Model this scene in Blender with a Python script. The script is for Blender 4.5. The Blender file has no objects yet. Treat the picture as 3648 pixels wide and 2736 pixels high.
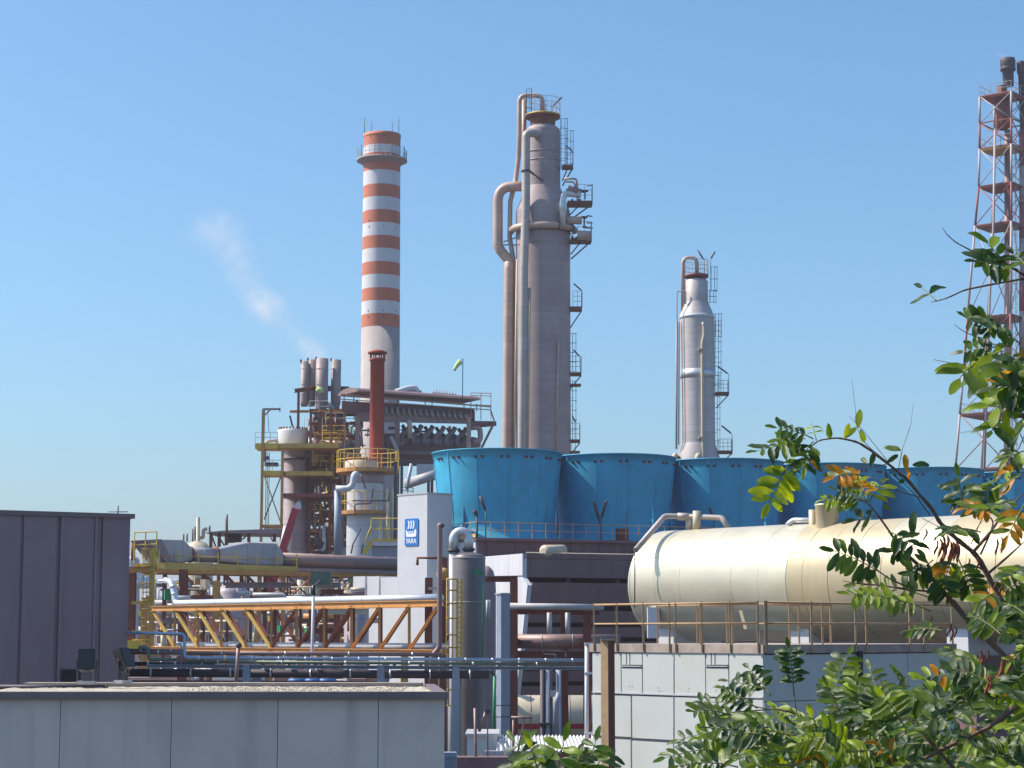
import bpy, math, random
from mathutils import Vector, Matrix
random.seed(7)
R = math.radians
SC = bpy.context.scene
COL = SC.collection

# ---------------------------------------------------------------- camera
CAM_Z = 8.0
FPX = 7091.0                      # focal length in photo pixels (3648 wide)
PITCH = math.atan((2252 - 1368) / FPX)
cam_d = bpy.data.cameras.new('camera')
cam_d.sensor_width = 36.0
cam_d.lens = 36.0 * FPX / 3648.0
cam_d.clip_start = 0.1
cam_d.clip_end = 6000
cam = bpy.data.objects.new('camera', cam_d)
COL.objects.link(cam)
cam.location = (0, 0, CAM_Z)
cam.rotation_euler = (R(90) + PITCH, 0, 0)
SC.camera = cam

# ---------------------------------------------------------------- sky, sun, exposure
SUN_EL = R(48)
SUN_AZ = (-0.991, 0.13)
world = bpy.data.worlds.new('World')
SC.world = world
world.use_nodes = True
wn = world.node_tree
wn.nodes.clear()
w_out = wn.nodes.new('ShaderNodeOutputWorld')
w_bg = wn.nodes.new('ShaderNodeBackground')
w_sky = wn.nodes.new('ShaderNodeTexSky')
w_sky.sky_type = 'NISHITA'
w_sky.sun_disc = False
w_sky.sun_elevation = SUN_EL
w_sky.sun_rotation = math.atan2(SUN_AZ[0], SUN_AZ[1])
w_sky.altitude = 0
w_sky.air_density = 1.0
w_sky.dust_density = 2.0
w_sky.ozone_density = 10.0
w_bg.inputs['Strength'].default_value = 0.14
w_tint = wn.nodes.new('ShaderNodeMix')
w_tint.data_type = 'RGBA'
w_tint.blend_type = 'MULTIPLY'
w_tint.inputs[0].default_value = 1.0
w_tint.inputs[7].default_value = (0.97, 1.08, 0.97, 1)
wn.links.new(w_sky.outputs['Color'], w_tint.inputs[6])
wn.links.new(w_tint.outputs[2], w_bg.inputs['Color'])
wn.links.new(w_bg.outputs['Background'], w_out.inputs['Surface'])
sun_d = bpy.data.lights.new('sun', 'SUN')
sun_d.energy = 4.5
sun_d.angle = R(0.5)
sun_d.color = (1.0, 0.90, 0.77)
sun = bpy.data.objects.new('sun', sun_d)
COL.objects.link(sun)
sun_dir = Vector((SUN_AZ[0] * math.cos(SUN_EL), SUN_AZ[1] * math.cos(SUN_EL), math.sin(SUN_EL)))
sun.rotation_euler = sun_dir.to_track_quat('Z', 'Y').to_euler()
sun.location = sun_dir * 500
SC.view_settings.view_transform = 'Standard'
SC.view_settings.look = 'None'
SC.view_settings.exposure = 0.45
SC.view_settings.gamma = 1.0
SC.cycles.max_bounces = 8
SC.cycles.volume_bounces = 8
SC.cycles.volume_step_rate = 1.0
SC.cycles.transparent_max_bounces = 8
SC.cycles.caustics_reflective = False
SC.cycles.caustics_refractive = False
SC.cycles.use_denoising = True

# ---------------------------------------------------------------- photo measurements -> metres
# each frame is a window of the photograph that was measured: left, top, photo pixels per unit
FR = dict(A=(880, 1200, .40687), B=(1680, 280, .43403), C=(1680, 950, .43403), D=(400, 1800, .40687),
          E=(1200, 1700, .40687), F=(1550, 2060, .40742), G=(2100, 1700, .40687), H=(0, 2060, .40742),
          I=(2850, 700, .36174), J=(3350, 150, .39159), K=(2550, 1350, .49638), L=(2700, 2000, .44361),
          M=(1770, 2250, .48825), N=(1250, 420, .60241), O=(2350, 860, .50651), Q=(1350, 1550, .49729),
          T=(0, 0, 1.64919), P=(3300, 1000, .48199))


def W(fr, x, y, d):
    """world point that lies d metres ahead of the viewer and shows at (x, y) of a measured window"""
    x0, y0, s = FR[fr]
    u = (x0 + x * s - 1824) / FPX
    v = (1368 - y0 - y * s) / FPX
    ry = math.cos(PITCH) - v * math.sin(PITCH)
    rz = math.sin(PITCH) + v * math.cos(PITCH)
    t = d / ry
    return Vector((u * t, d, CAM_Z + rz * t))


def LEN(fr, n, d):
    return n * FR[fr][2] / FPX * d


def WS(fr, pts, d=None):
    return [W(fr, p[0], p[1], p[2] if len(p) > 2 else d) for p in pts]


# ---------------------------------------------------------------- mesh builder
class MB:
    def __init__(s):
        s.v = []
        s.f = []
        s.sm = []

    def add(s, vs, fs, smooth=False):
        b = len(s.v)
        s.v.extend([Vector(p) for p in vs])
        for f in fs:
            s.f.append(tuple(b + i for i in f))
            s.sm.append(smooth)
        return s

    def box(s, c, size, rz=0.0, rx=0.0):
        m = Matrix.Translation(Vector(c)) @ Matrix.Rotation(rz, 4, 'Z') @ Matrix.Rotation(rx, 4, 'X')
        a, b, h = size[0] / 2, size[1] / 2, size[2] / 2
        vs = [m @ Vector((x, y, z)) for z in (-h, h) for x, y in ((-a, -b), (a, -b), (a, b), (-a, b))]
        return s.add(vs, [(3, 2, 1, 0), (4, 5, 6, 7), (0, 1, 5, 4), (1, 2, 6, 5), (2, 3, 7, 6), (3, 0, 4, 7)])

    def beam(s, p, q, w, h=None, up=(0, 0, 1)):
        """box from p to q, w wide and h high"""
        h = h or w
        p, q = Vector(p), Vector(q)
        d = (q - p).normalized()
        u = Vector(up)
        if abs(d.dot(u)) > .95:
            u = Vector((0, 1, 0))
        sx = d.cross(u).normalized()
        sz = sx.cross(d).normalized()
        vs = []
        for e in (p, q):
            for a, b in ((-1, -1), (1, -1), (1, 1), (-1, 1)):
                vs.append(e + sx * a * w / 2 + sz * b * h / 2)
        return s.add(vs, [(3, 2, 1, 0), (4, 5, 6, 7), (0, 1, 5, 4), (1, 2, 6, 5), (2, 3, 7, 6), (3, 0, 4, 7)])

    def ibeam(s, p, q, w, h, t=None, up=(0, 0, 1)):
        """I-section steel from p to q"""
        t = t or h * .14
        p, q = Vector(p), Vector(q)
        d = (q - p).normalized()
        u = Vector(up)
        if abs(d.dot(u)) > .95:
            u = Vector((0, 1, 0))
        sx = d.cross(u).normalized()
        sz = sx.cross(d).normalized()
        a, b, k = w / 2, h / 2, t / 2
        pr = [(-a, -b), (a, -b), (a, -b + t), (k, -b + t), (k, b - t), (a, b - t), (a, b), (-a, b), (-a, b - t), (-k, b - t), (-k, -b + t), (-a, -b + t)]
        vs = [e + sx * x + sz * y for e in (p, q) for x, y in pr]
        n = 12
        fs = [(i, (i + 1) % n, n + (i + 1) % n, n + i) for i in range(n)]
        fs += [tuple(range(n - 1, -1, -1)), tuple(range(n, 2 * n))]
        return s.add(vs, fs)

    def tube(s, pts, r, n=12, caps=True, smooth=True):
        """round bar or pipe along a line of points; r may be a list"""
        pts = [Vector(p) for p in pts]
        m = len(pts)
        rs = r if isinstance(r, (list, tuple)) else [r] * m
        ts = []
        for i in range(m):
            if i == 0:
                t = pts[1] - pts[0]
            elif i == m - 1:
                t = pts[-1] - pts[-2]
            else:
                t = (pts[i] - pts[i - 1]).normalized() + (pts[i + 1] - pts[i]).normalized()
            if t.length < 1e-9:
                t = Vector((0, 0, 1))
            ts.append(t.normalized())
        t0 = ts[0]
        u = Vector((0, 0, 1)) if abs(t0.z) < .9 else Vector((0, -1, 0))
        u = (u - t0 * u.dot(t0)).normalized()
        vs = []
        for i in range(m):
            if i:
                u = (u - ts[i] * u.dot(ts[i]))
                u = u.normalized() if u.length > 1e-6 else ts[i].orthogonal().normalized()
            w = ts[i].cross(u)
            for k in range(n):
                a = 2 * math.pi * k / n
                vs.append(pts[i] + (u * math.cos(a) + w * math.sin(a)) * rs[i])
        fs = []
        for i in range(m - 1):
            for k in range(n):
                k2 = (k + 1) % n
                fs.append((i * n + k, i * n + k2, (i + 1) * n + k2, (i + 1) * n + k))
        s.add(vs, fs, smooth)
        if caps:
            b = len(s.v) - m * n
            s.f.append(tuple(b + k for k in range(n - 1, -1, -1)))
            s.sm.append(False)
            s.f.append(tuple(b + (m - 1) * n + k for k in range(n)))
            s.sm.append(False)
        return s

    def pipe(s, pts, r, bend=None, n=14, caps=True):
        return s.tube(rounded(pts, bend or r * 2.2), r, n, caps)

    def lathe(s, cx, cy, prof, n=48, caps=True, smooth=True, a0=0.0, a1=2 * math.pi):
        """turned shape round a plumb axis; prof is a list of (radius, z)"""
        full = abs(a1 - a0 - 2 * math.pi) < 1e-6
        cnt = n if full else n + 1
        vs = []
        for r, z in prof:
            for k in range(cnt):
                a = a0 + (a1 - a0) * k / n
                vs.append((cx + r * math.cos(a), cy + r * math.sin(a), z))
        fs = []
        for i in range(len(prof) - 1):
            for k in range(n):
                k2 = (k + 1) % cnt
                fs.append((i * cnt + k, i * cnt + k2, (i + 1) * cnt + k2, (i + 1) * cnt + k))
        s.add(vs, fs, smooth)
        if caps and full:
            b = len(s.v) - len(prof) * cnt
            if prof[0][0] > 1e-4:
                s.f.append(tuple(b + k for k in range(cnt - 1, -1, -1)))
                s.sm.append(False)
            if prof[-1][0] > 1e-4:
                s.f.append(tuple(b + (len(prof) - 1) * cnt + k for k in range(cnt)))
                s.sm.append(False)
        return s

    def prism(s, poly, vec):
        """flat outline (3D points) pushed along vec"""
        poly = [Vector(p) for p in poly]
        n = len(poly)
        vec = Vector(vec)
        vs = poly + [p + vec for p in poly]
        fs = [tuple(range(n - 1, -1, -1)), tuple(range(n, 2 * n))]
        fs += [(i, (i + 1) % n, n + (i + 1) % n, n + i) for i in range(n)]
        return s.add(vs, fs)

    def loft(s, secs, smooth=False, caps=True):
        n = len(secs[0])
        vs = [p for sec in secs for p in sec]
        fs = []
        for i in range(len(secs) - 1):
            for k in range(n):
                k2 = (k + 1) % n
                fs.append((i * n + k, i * n + k2, (i + 1) * n + k2, (i + 1) * n + k))
        if caps:
            fs += [tuple(range(n - 1, -1, -1)), tuple((len(secs) - 1) * n + k for k in range(n))]
        return s.add(vs, fs, smooth)

    def sphere(s, c, r, n=12, m=8, sc=(1, 1, 1)):
        c = Vector(c)
        vs = [c + Vector((0, 0, r * sc[2]))]
        for i in range(1, m):
            t = math.pi * i / m
            for k in range(n):
                a = 2 * math.pi * k / n
                vs.append(c + Vector((r * sc[0] * math.sin(t) * math.cos(a), r * sc[1] * math.sin(t) * math.sin(a), r * sc[2] * math.cos(t))))
        vs.append(c - Vector((0, 0, r * sc[2])))
        fs = [(0, 1 + k, 1 + (k + 1) % n) for k in range(n)]
        for i in range(m - 2):
            for k in range(n):
                k2 = (k + 1) % n
                fs.append((1 + i * n + k, 1 + (i + 1) * n + k, 1 + (i + 1) * n + k2, 1 + i * n + k2))
        e = len(vs) - 1
        b = 1 + (m - 2) * n
        fs += [(e, b + (k + 1) % n, b + k) for k in range(n)]
        return s.add(vs, fs, True)

    def railing(s, pts, h=1.1, r=.03, step=1.2, rails=(1.0, .52), closed=False, toe=0.0):
        """posts and rails along a line of points on the floor"""
        pts = [Vector(p) for p in pts]
        if closed:
            pts = pts + [pts[0]]
        up = Vector((0, 0, h))
        for k in rails:
            s.tube([p + up * k for p in pts], r, 5, True, False)
        for a, b in zip(pts[:-1], pts[1:]):
            n = max(1, round((b - a).length / step))
            for i in range(n + (1 if b is pts[-1] and not closed else 0)):
                p = a.lerp(b, i / n)
                s.tube([p, p + up], r, 5, True, False)
        if toe:
            for a, b in zip(pts[:-1], pts[1:]):
                s.beam(a + Vector((0, 0, toe / 2)), b + Vector((0, 0, toe / 2)), r * 1.5, toe)
        return s

    def ladder(s, p, q, w=.45, r=.025, side=(1, 0, 0), rung=.6, cage=None, out=None):
        p, q = Vector(p), Vector(q)
        sd = Vector(side).normalized() * w / 2
        s.tube([p - sd, q - sd], r, 5, True, False)
        s.tube([p + sd, q + sd], r, 5, True, False)
        L = (q - p).length
        n = max(2, int(L / rung))
        for i in range(1, n):
            c = p.lerp(q, i / n)
            s.tube([c - sd, c + sd], r * .8, 4, True, False)
        if cage:
            o = Vector(out).normalized()
            hoops = max(2, int(L / 1.1))
            arcs = []
            for i in range(hoops + 1):
                c = p.lerp(q, i / hoops)
                arc = []
                for k in range(9):
                    a = math.pi * k / 8
                    arc.append(c - sd.normalized() * math.cos(a) * cage + o * math.sin(a) * cage * 1.5)
                arc = [c - sd] + arc + [c + sd]
                s.tube(arc, r * .7, 4, True, False)
                arcs.append(arc)
            for k in (2, 5, 8):
                s.tube([arcs[0][k], arcs[-1][k]], r * .7, 4, True, False)
        return s


def rounded(pts, rad, n=6):
    pts = [Vector(p) for p in pts]
    if len(pts) < 3:
        return pts
    out = [pts[0]]
    for i in range(1, len(pts) - 1):
        a, b, c = pts[i - 1], pts[i], pts[i + 1]
        u, v = (a - b), (c - b)
        lu, lv = u.length, v.length
        if lu < 1e-6 or lv < 1e-6:
            continue
        u.normalize()
        v.normalize()
        ang = u.angle(v)
        if ang > math.pi - .05:
            out.append(b)
            continue
        t = min(rad / math.tan(ang / 2), lu * .49, lv * .49)
        p, q = b + u * t, b + v * t
        for k in range(n + 1):
            s = k / n
            out.append(p * (1 - s) ** 2 + b * 2 * s * (1 - s) + q * s ** 2)
    out.append(pts[-1])
    return out


def ring_pts(cx, cy, z, r, n=20, a0=0.0, a1=2 * math.pi):
    full = abs(a1 - a0 - 2 * math.pi) < 1e-6
    return [Vector((cx + r * math.cos(a0 + (a1 - a0) * k / n), cy + r * math.sin(a0 + (a1 - a0) * k / n), z)) for k in range(n if full else n + 1)]


# ---------------------------------------------------------------- things and parts
class Thing:
    def __init__(s, name, label, cat, loc, group=None):
        o = bpy.data.objects.new(name, None)
        COL.objects.link(o)
        o.location = loc
        o.empty_display_size = .2
        o['label'] = label
        o['category'] = cat
        if group:
            o['group'] = group
        s.root = o
        s.loc = Vector(loc)

    def part(s, name, mb, mat, parent=None, label=None, kind=None):
        me = bpy.data.meshes.new(name)
        me.from_pydata([p - s.loc for p in mb.v], [], mb.f)
        me.polygons.foreach_set('use_smooth', mb.sm)
        me.materials.append(mat)
        me.update()
        o = bpy.data.objects.new(name, me)
        COL.objects.link(o)
        o.parent = parent or s.root
        if label:
            o['label'] = label
        if kind:
            o['kind'] = kind
        return o

    def inst(s, name, mesh, matrix, parent=None):
        o = bpy.data.objects.new(name, mesh)
        COL.objects.link(o)
        o.parent = parent or s.root
        o.matrix_local = Matrix.Translation(-s.loc) @ matrix
        return o


def single(name, mb, mat, label=None, cat=None, group=None, kind=None, loc=(0, 0, 0)):
    loc = Vector(loc)
    me = bpy.data.meshes.new(name)
    me.from_pydata([p - loc for p in mb.v], [], mb.f)
    me.polygons.foreach_set('use_smooth', mb.sm)
    me.materials.append(mat)
    o = bpy.data.objects.new(name, me)
    COL.objects.link(o)
    o.location = loc
    for k, v in (('label', label), ('category', cat), ('group', group), ('kind', kind)):
        if v:
            o[k] = v
    return o


# ---------------------------------------------------------------- materials
def M(name, col, rough=.6, metal=0.0, var=.12, scale=1.5, streak=0.0, stain=(.12, .07, .05), bump=0.0, seam=None, seam_off=0.0, spots=0.0, spot_col=(.2, .09, .04), spot_scale=3.0, panel=None):
    m = bpy.data.materials.new(name)
    m.use_nodes = True
    t = m.node_tree
    N, L = t.nodes, t.links
    b = N['Principled BSDF']
    b.inputs['Roughness'].default_value = rough
    b.inputs['Metallic'].default_value = metal
    geo = N.new('ShaderNodeNewGeometry')
    pos = geo.outputs['Position']
    n1 = N.new('ShaderNodeTexNoise')
    n1.inputs['Scale'].default_value = scale
    n1.inputs['Detail'].default_value = 6
    n1.inputs['Roughness'].default_value = .65
    L.new(pos, n1.inputs['Vector'])
    mix = N.new('ShaderNodeMix')
    mix.data_type = 'RGBA'
    mix.inputs[6].default_value = (*[max(0, c * (1 - var)) for c in col], 1)
    mix.inputs[7].default_value = (*[min(1, c * (1 + var)) for c in col], 1)
    mr = N.new('ShaderNodeMapRange')
    mr.inputs[1].default_value = .3
    mr.inputs[2].default_value = .7
    L.new(n1.outputs['Fac'], mr.inputs[0])
    L.new(mr.outputs[0], mix.inputs[0])
    c = mix.outputs[2]

    def mixto(cin, fac, colr):
        x = N.new('ShaderNodeMix')
        x.data_type = 'RGBA'
        L.new(fac, x.inputs[0])
        L.new(cin, x.inputs[6])
        x.inputs[7].default_value = (*colr, 1)
        return x.outputs[2]

    def math_(op, a, v):
        x = N.new('ShaderNodeMath')
        x.operation = op
        if hasattr(a, 'node'):
            L.new(a, x.inputs[0])
        else:
            x.inputs[0].default_value = a
        if hasattr(v, 'node'):
            L.new(v, x.inputs[1])
        else:
            x.inputs[1].default_value = v
        return x.outputs[0]

    if streak:
        mp = N.new('ShaderNodeMapping')
        mp.inputs['Scale'].default_value = (3.2 * scale, 3.2 * scale, .22 * scale)
        L.new(pos, mp.inputs['Vector'])
        n2 = N.new('ShaderNodeTexNoise')
        n2.inputs['Scale'].default_value = 1.0
        n2.inputs['Detail'].default_value = 5
        L.new(mp.outputs[0], n2.inputs['Vector'])
        r2 = N.new('ShaderNodeMapRange')
        r2.inputs[1].default_value = .5
        r2.inputs[2].default_value = .78
        r2.inputs[4].default_value = streak
        L.new(n2.outputs['Fac'], r2.inputs[0])
        c = mixto(c, r2.outputs[0], stain)
    if spots:
        n3 = N.new('ShaderNodeTexNoise')
        n3.inputs['Scale'].default_value = spot_scale
        n3.inputs['Detail'].default_value = 8
        n3.inputs['Roughness'].default_value = .7
        L.new(pos, n3.inputs['Vector'])
        r3 = N.new('ShaderNodeMapRange')
        r3.inputs[1].default_value = .55
        r3.inputs[2].default_value = .68
        r3.inputs[4].default_value = spots
        L.new(n3.outputs['Fac'], r3.inputs[0])
        c = mixto(c, r3.outputs[0], spot_col)
    if seam:
        sp = N.new('ShaderNodeSeparateXYZ')
        L.new(pos, sp.inputs[0])
        z = math_('DIVIDE', math_('ADD', sp.outputs[2], 100 + seam_off), seam)
        fr = math_('FRACT', z, 0)
        line = math_('LESS_THAN', fr, .07)
        # every sheet course a slightly different tone
        wn_ = N.new('ShaderNodeTexWhiteNoise')
        wn_.noise_dimensions = '1D'
        L.new(math_('FLOOR', z, 0), wn_.inputs['W'])
        hsv = N.new('ShaderNodeHueSaturation')
        L.new(c, hsv.inputs['Color'])
        L.new(math_('ADD', math_('MULTIPLY', wn_.outputs[0], .14), .93), hsv.inputs['Value'])
        c = mixto(hsv.outputs[0], math_('MULTIPLY', line, .32), tuple(k * .45 for k in col))
    if panel:
        # each object its own tone
        oi = N.new('ShaderNodeObjectInfo')
        hs = N.new('ShaderNodeHueSaturation')
        L.new(c, hs.inputs['Color'])
        L.new(math_('ADD', math_('MULTIPLY', oi.outputs['Random'], panel), 1 - panel / 2), hs.inputs['Value'])
        c = hs.outputs[0]
    L.new(c, b.inputs['Base Color'])
    rr = N.new('ShaderNodeMapRange')
    rr.inputs[3].default_value = max(.05, rough - .12)
    rr.inputs[4].default_value = min(1, rough + .12)
    L.new(n1.outputs['Fac'], rr.inputs[0])
    L.new(rr.outputs[0], b.inputs['Roughness'])
    if bump:
        bp = N.new('ShaderNodeBump')
        bp.inputs['Strength'].default_value = bump
        bp.inputs['Distance'].default_value = .05
        L.new(n1.outputs['Fac'], bp.inputs['Height'])
        L.new(bp.outputs[0], b.inputs['Normal'])
    return m


def rust_mix(name, col, **k):
    return M(name, col, spots=.55, **k)


MAT = dict(
    concrete=M('concrete', (.39, .345, .335), .85, var=.14, scale=.6, streak=.35, stain=(.2, .16, .15)),
    chim_white=M('chimney_white', (.66, .64, .67), .7, var=.06, scale=.5, streak=.3, stain=(.5, .46, .46)),
    chim_red=M('chimney_red', (.57, .17, .095), .7, var=.14, scale=.5, streak=.3, stain=(.45, .16, .12)),
    clad=M('tower_cladding', (.36, .285, .29), .6, .0, var=.12, scale=.5, streak=.3, stain=(.27, .22, .24), seam=.92),
    clad2=M('column_cladding', (.52, .46, .45), .5, .1, var=.1, scale=.6, streak=.25, stain=(.36, .3, .32), seam=.8),
    clad_pipe=M('pipe_cladding', (.52, .36, .30), .5, .1, var=.1, scale=.8, streak=.2, stain=(.4, .3, .26), seam=1.0),
    clad_pipe_g=M('pipe_cladding_grey', (.45, .385, .355), .5, .15, var=.1, scale=.8, streak=.2, stain=(.36, .3, .28), seam=.9),
    alu=M('aluminium_sheet', (.66, .66, .67), .38, .55, var=.08, scale=2),
    alu_bright=M('bright_aluminium', (.74, .75, .80), .3, .5, var=.04, scale=1.5),
    white=M('white_paint', (.60, .60, .635), .55, var=.05, scale=1.0, streak=.18, stain=(.55, .5, .47)),
    white_stained=M('white_wall_stained', (.60, .595, .64), .7, var=.06, scale=.7, streak=.5, stain=(.4, .3, .26)),
    cream=M('cream_paint', (.55, .47, .35), .55, var=.1, scale=1.2, streak=.25, stain=(.4, .32, .24)),
    grey=M('grey_paint', (.40, .39, .41), .55, var=.12, scale=1.2, streak=.25, stain=(.25, .2, .19)),
    grey_lt=M('light_grey_paint', (.46, .45, .48), .5, var=.1, scale=1.2, streak=.25, stain=(.36, .3, .28)),
    vessel=M('vessel_grey', (.36, .30, .33), .55, .1, var=.16, scale=.6, streak=.4, stain=(.2, .15, .16), seam=1.6),
    vessel_w=M('vessel_white', (.58, .60, .64), .5, .1, var=.08, scale=.6, streak=.3, stain=(.45, .4, .4), seam=2.2),
    dark=M('dark_steel', (.075, .062, .078), .6, .2, var=.2, scale=2),
    black=M('black_housing', (.018, .017, .022), .45, .1, var=.2, scale=3),
    maroon=M('primer_red_steel', (.20, .058, .038), .65, .1, var=.25, scale=1.5, spots=.4, spot_col=(.1, .04, .03)),
    rust=M('rust_red', (.34, .052, .028), .75, 0, var=.2, scale=.9, streak=.35, stain=(.16, .035, .03)),
    orange=M('orange_steel', (.56, .27, .075), .6, 0, var=.18, scale=1.2, spots=.5, spot_col=(.27, .09, .03)),
    yellow=M('yellow_steel', (.70, .47, .06), .55, 0, var=.12, scale=1.5, spots=.3, spot_col=(.4, .2, .05)),
    yel_dull=M('dull_yellow_steel', (.50, .33, .08), .6, 0, var=.18, scale=1.2, spots=.5, spot_col=(.25, .12, .04)),
    tanrail=M('tan_rail', (.42, .27, .15), .6, .1, var=.15, scale=2.5, spots=.4, spot_col=(.2, .1, .06)),
    brown_pipe=M('brown_pipe', (.29, .19, .18), .5, .25, var=.14, scale=.8, streak=.3, stain=(.16, .1, .1)),
    blue_tower=M('blue_frp', (.035, .37, .58), .65, 0, var=.16, scale=.8, streak=.7, stain=(.06, .28, .42), spots=.4, spot_col=(.07, .40, .58), spot_scale=2.2),
    dkconc=M('dark_concrete', (.21, .125, .13), .85, 0, var=.18, scale=.5, streak=.5, stain=(.11, .065, .075)),
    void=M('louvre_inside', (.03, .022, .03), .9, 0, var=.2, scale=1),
    dkmetal=M('dark_metal_sheet', (.28, .20, .225), .55, .1, var=.12, scale=.35, streak=.6, stain=(.17, .12, .16), panel=.12),
    panelgrey=M('grey_wall_panel', (.64, .55, .49), .8, 0, var=.05, scale=.8, panel=.07, streak=.75, stain=(.36, .32, .30), spots=.35, spot_col=(.44, .4, .38), spot_scale=.9),
    coping=M('coping', (.20, .155, .16), .6, .2, var=.15, scale=1.2),
    gravel=M('gravel', (.52, .45, .36), .95, 0, var=.45, scale=28, bump=.6),
    ground=M('ground_asphalt', (.07, .065, .062), .95, 0, var=.3, scale=.5, bump=.1),
    greenpipe=M('green_pipe', (.03, .25, .11), .5, 0, var=.12, scale=3),
    green_dk=M('dull_green_pipe', (.11, .16, .13), .5, .2, var=.15, scale=2),
    bluepipe=M('blue_grey_pipe', (.30, .40, .56), .32, .5, var=.08, scale=2),
    bluegrey=M('blue_grey_steel', (.26, .30, .38), .55, .1, var=.12, scale=2, streak=.2, stain=(.17, .18, .22)),
    tank_alu=M('tank_sheet_bright', (.64, .575, .44), .36, .35, var=.05, scale=1.2, panel=.06, streak=.16, stain=(.5, .42, .3)),
    tank_tan=M('tank_sheet_tan', (.50, .415, .27), .46, .2, var=.06, scale=1.2, panel=.07, streak=.22, stain=(.36, .28, .18)),
    wallw=M('basin_white', (.50, .515, .50), .65, 0, var=.05, scale=.9, panel=.04, streak=.2, stain=(.43, .40, .32), spots=.2, spot_col=(.42, .37, .25), spot_scale=.8),
    wallj=M('joint_grey', (.20, .20, .22), .7, 0, var=.15, scale=3),
    conc_cap=M('weathered_cap', (.36, .29, .25), .85, 0, var=.25, scale=2.5, bump=.2),
    signblue=M('sign_blue', (.02, .17, .55), .4, 0, var=.02, scale=1),
    signwhite=M('sign_white', (.85, .85, .87), .4, 0, var=.02, scale=1),
    red_beam=M('red_beam', (.45, .03, .045), .45, 0, var=.12, scale=2),
    towerred=M('lattice_red', (.30, .085, .09), .6, 0, var=.2, scale=1.5),
    towerwhite=M('lattice_white', (.44, .37, .38), .6, 0, var=.12, scale=1.5),
    sock=M('windsock_cloth', (.62, .80, .28), .8, 0, var=.1, scale=3),
    blue_drum=M('blue_plastic', (.03, .14, .45), .4, 0, var=.1, scale=3),
    bark=M('bark', (.16, .10, .075), .85, 0, var=.3, scale=60, bump=.4),
    pod=M('pod', (.24, .06, .03), .6, 0, var=.3, scale=120),
    stackgrey=M('stack_grey', (.34, .28, .275), .6, .1, var=.15, scale=.7, streak=.55, stain=(.24, .12, .1), seam=1.1),
    corr=M('white_corrugated', (.62, .62, .62), .5, .1, var=.04, scale=2),
)
# ================================================================ ground
g = MB().add([(-3000, -200, 0), (3000, -200, 0), (3000, 5000, 0), (-3000, 5000, 0)], [(0, 1, 2, 3)])
single('ground', g, MAT['ground'], kind='structure')
UP = Vector((0, 0, 1))


def lamp_pole(base, h, tip, label, post_r=.035, tube_r=.09):
    """bent lamp post: plumb post, then a slanted tube lamp from its head to tip"""
    base = Vector(base)
    head = base + UP * h
    t = Thing('lamp_post', label, 'lamp post', base, 'slanted tube lamps on thin posts')
    t.part('post', MB().tube([base, head], post_r, 6), MAT['dark'])
    d = (Vector(tip) - head)
    t.part('lamp_tube', MB().tube([head + d * .12, head + d], tube_r, 8), MAT['dark'])
    t.part('arm', MB().tube([head, head + d * .14], post_r, 6), MAT['dark'])
    return t


# ================================================================ striped chimney
D0 = 270
ax = W('N', 179, 850, D0)
cx, cy = ax.x, D0
zc = lambda y: W('N', 180, y, D0).z
ztop, zlow = zc(104), zc(1600)
rad = lambda z: 2.54 + (ztop - z) / (ztop - zlow) * .13
ch = Thing('striped_chimney', 'tall round chimney painted in orange and white bands above bare grey concrete', 'chimney', (cx, cy, 0))
edges = [104, 178, 226, 328, 411, 485, 562, 636, 713, 788, 866, 941, 1020, 1095, 1171, 1246]
cols = ['o', 'w', 'o', 'w', 'o', 'w', 'o', 'w', 'o', 'w', 'o', 'w', 'o', 'w', 'o']
z0 = zc(1246)
ch.part('concrete_shaft', MB().lathe(cx, cy, [(rad(0), 0), (rad(z0), z0)], 64, True), MAT['concrete'])
for a, b, c in zip(edges[:-1], edges[1:], cols):
    za, zb = zc(a), zc(b)
    ch.part('orange_band' if c == 'o' else 'white_band', MB().lathe(cx, cy, [(rad(zb) + .004, zb), (rad(za) + .004, za)], 64, False), MAT['chim_red' if c == 'o' else 'chim_white'])
ch.part('rim', MB().lathe(cx, cy, [(rad(ztop) + .06, ztop - .35), (rad(ztop) + .06, ztop + .05), (rad(ztop) - .5, ztop + .05), (rad(ztop) - .5, ztop - 2)], 64, False), MAT['chim_red'])
ch.part('flue_mouth', MB().lathe(cx, cy, [(0, ztop - 1.5), (rad(ztop) - .45, ztop - 1.5)], 48, False), MAT['void'])
zp = zc(258)
ch.part('gallery', MB().lathe(cx, cy, [(rad(zp), zp - .55), (rad(zp) + .2, zp - .45), (rad(zp) + .55, zp - .1), (3.5, zp), (3.5, zp + .2), (rad(zp), zp + .14)], 64, False), MAT['concrete'])
ch.part('gallery_railing', MB().railing(ring_pts(cx, cy, zp + .2, 3.42, 28), 1.25, .028, 2.0, (1, .55), True), MAT['grey'])
for k in range(9):
    a = k * 2 * math.pi / 9 + .3
    ch.part('gallery_post', MB().tube([(cx + 3.42 * math.cos(a), cy + 3.42 * math.sin(a), zp + .14), (cx + 3.42 * math.cos(a), cy + 3.42 * math.sin(a), zp + 1.9)], .05, 6), MAT['dark'])
for a in (R(-165), R(-20), R(60), R(130)):
    p = Vector((cx + 2.5 * math.cos(a), cy + 2.5 * math.sin(a), ztop - 1))
    ch.part('lightning_rod', MB().tube([p, p + UP * 3.4], .05, 6), MAT['dark'])
for y in (625, 661, 1155, 1191, 128):
    for xx in (113, 200, 270):
        a = math.asin(max(-1, min(1, (xx - 180) / 113)))
        z = zc(y)
        p = Vector((cx + rad(z) * math.sin(a), cy - rad(z) * math.cos(a), z))
        ch.part('sight_hole', MB().sphere(p, .09, 8, 6), MAT['void'])

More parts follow.
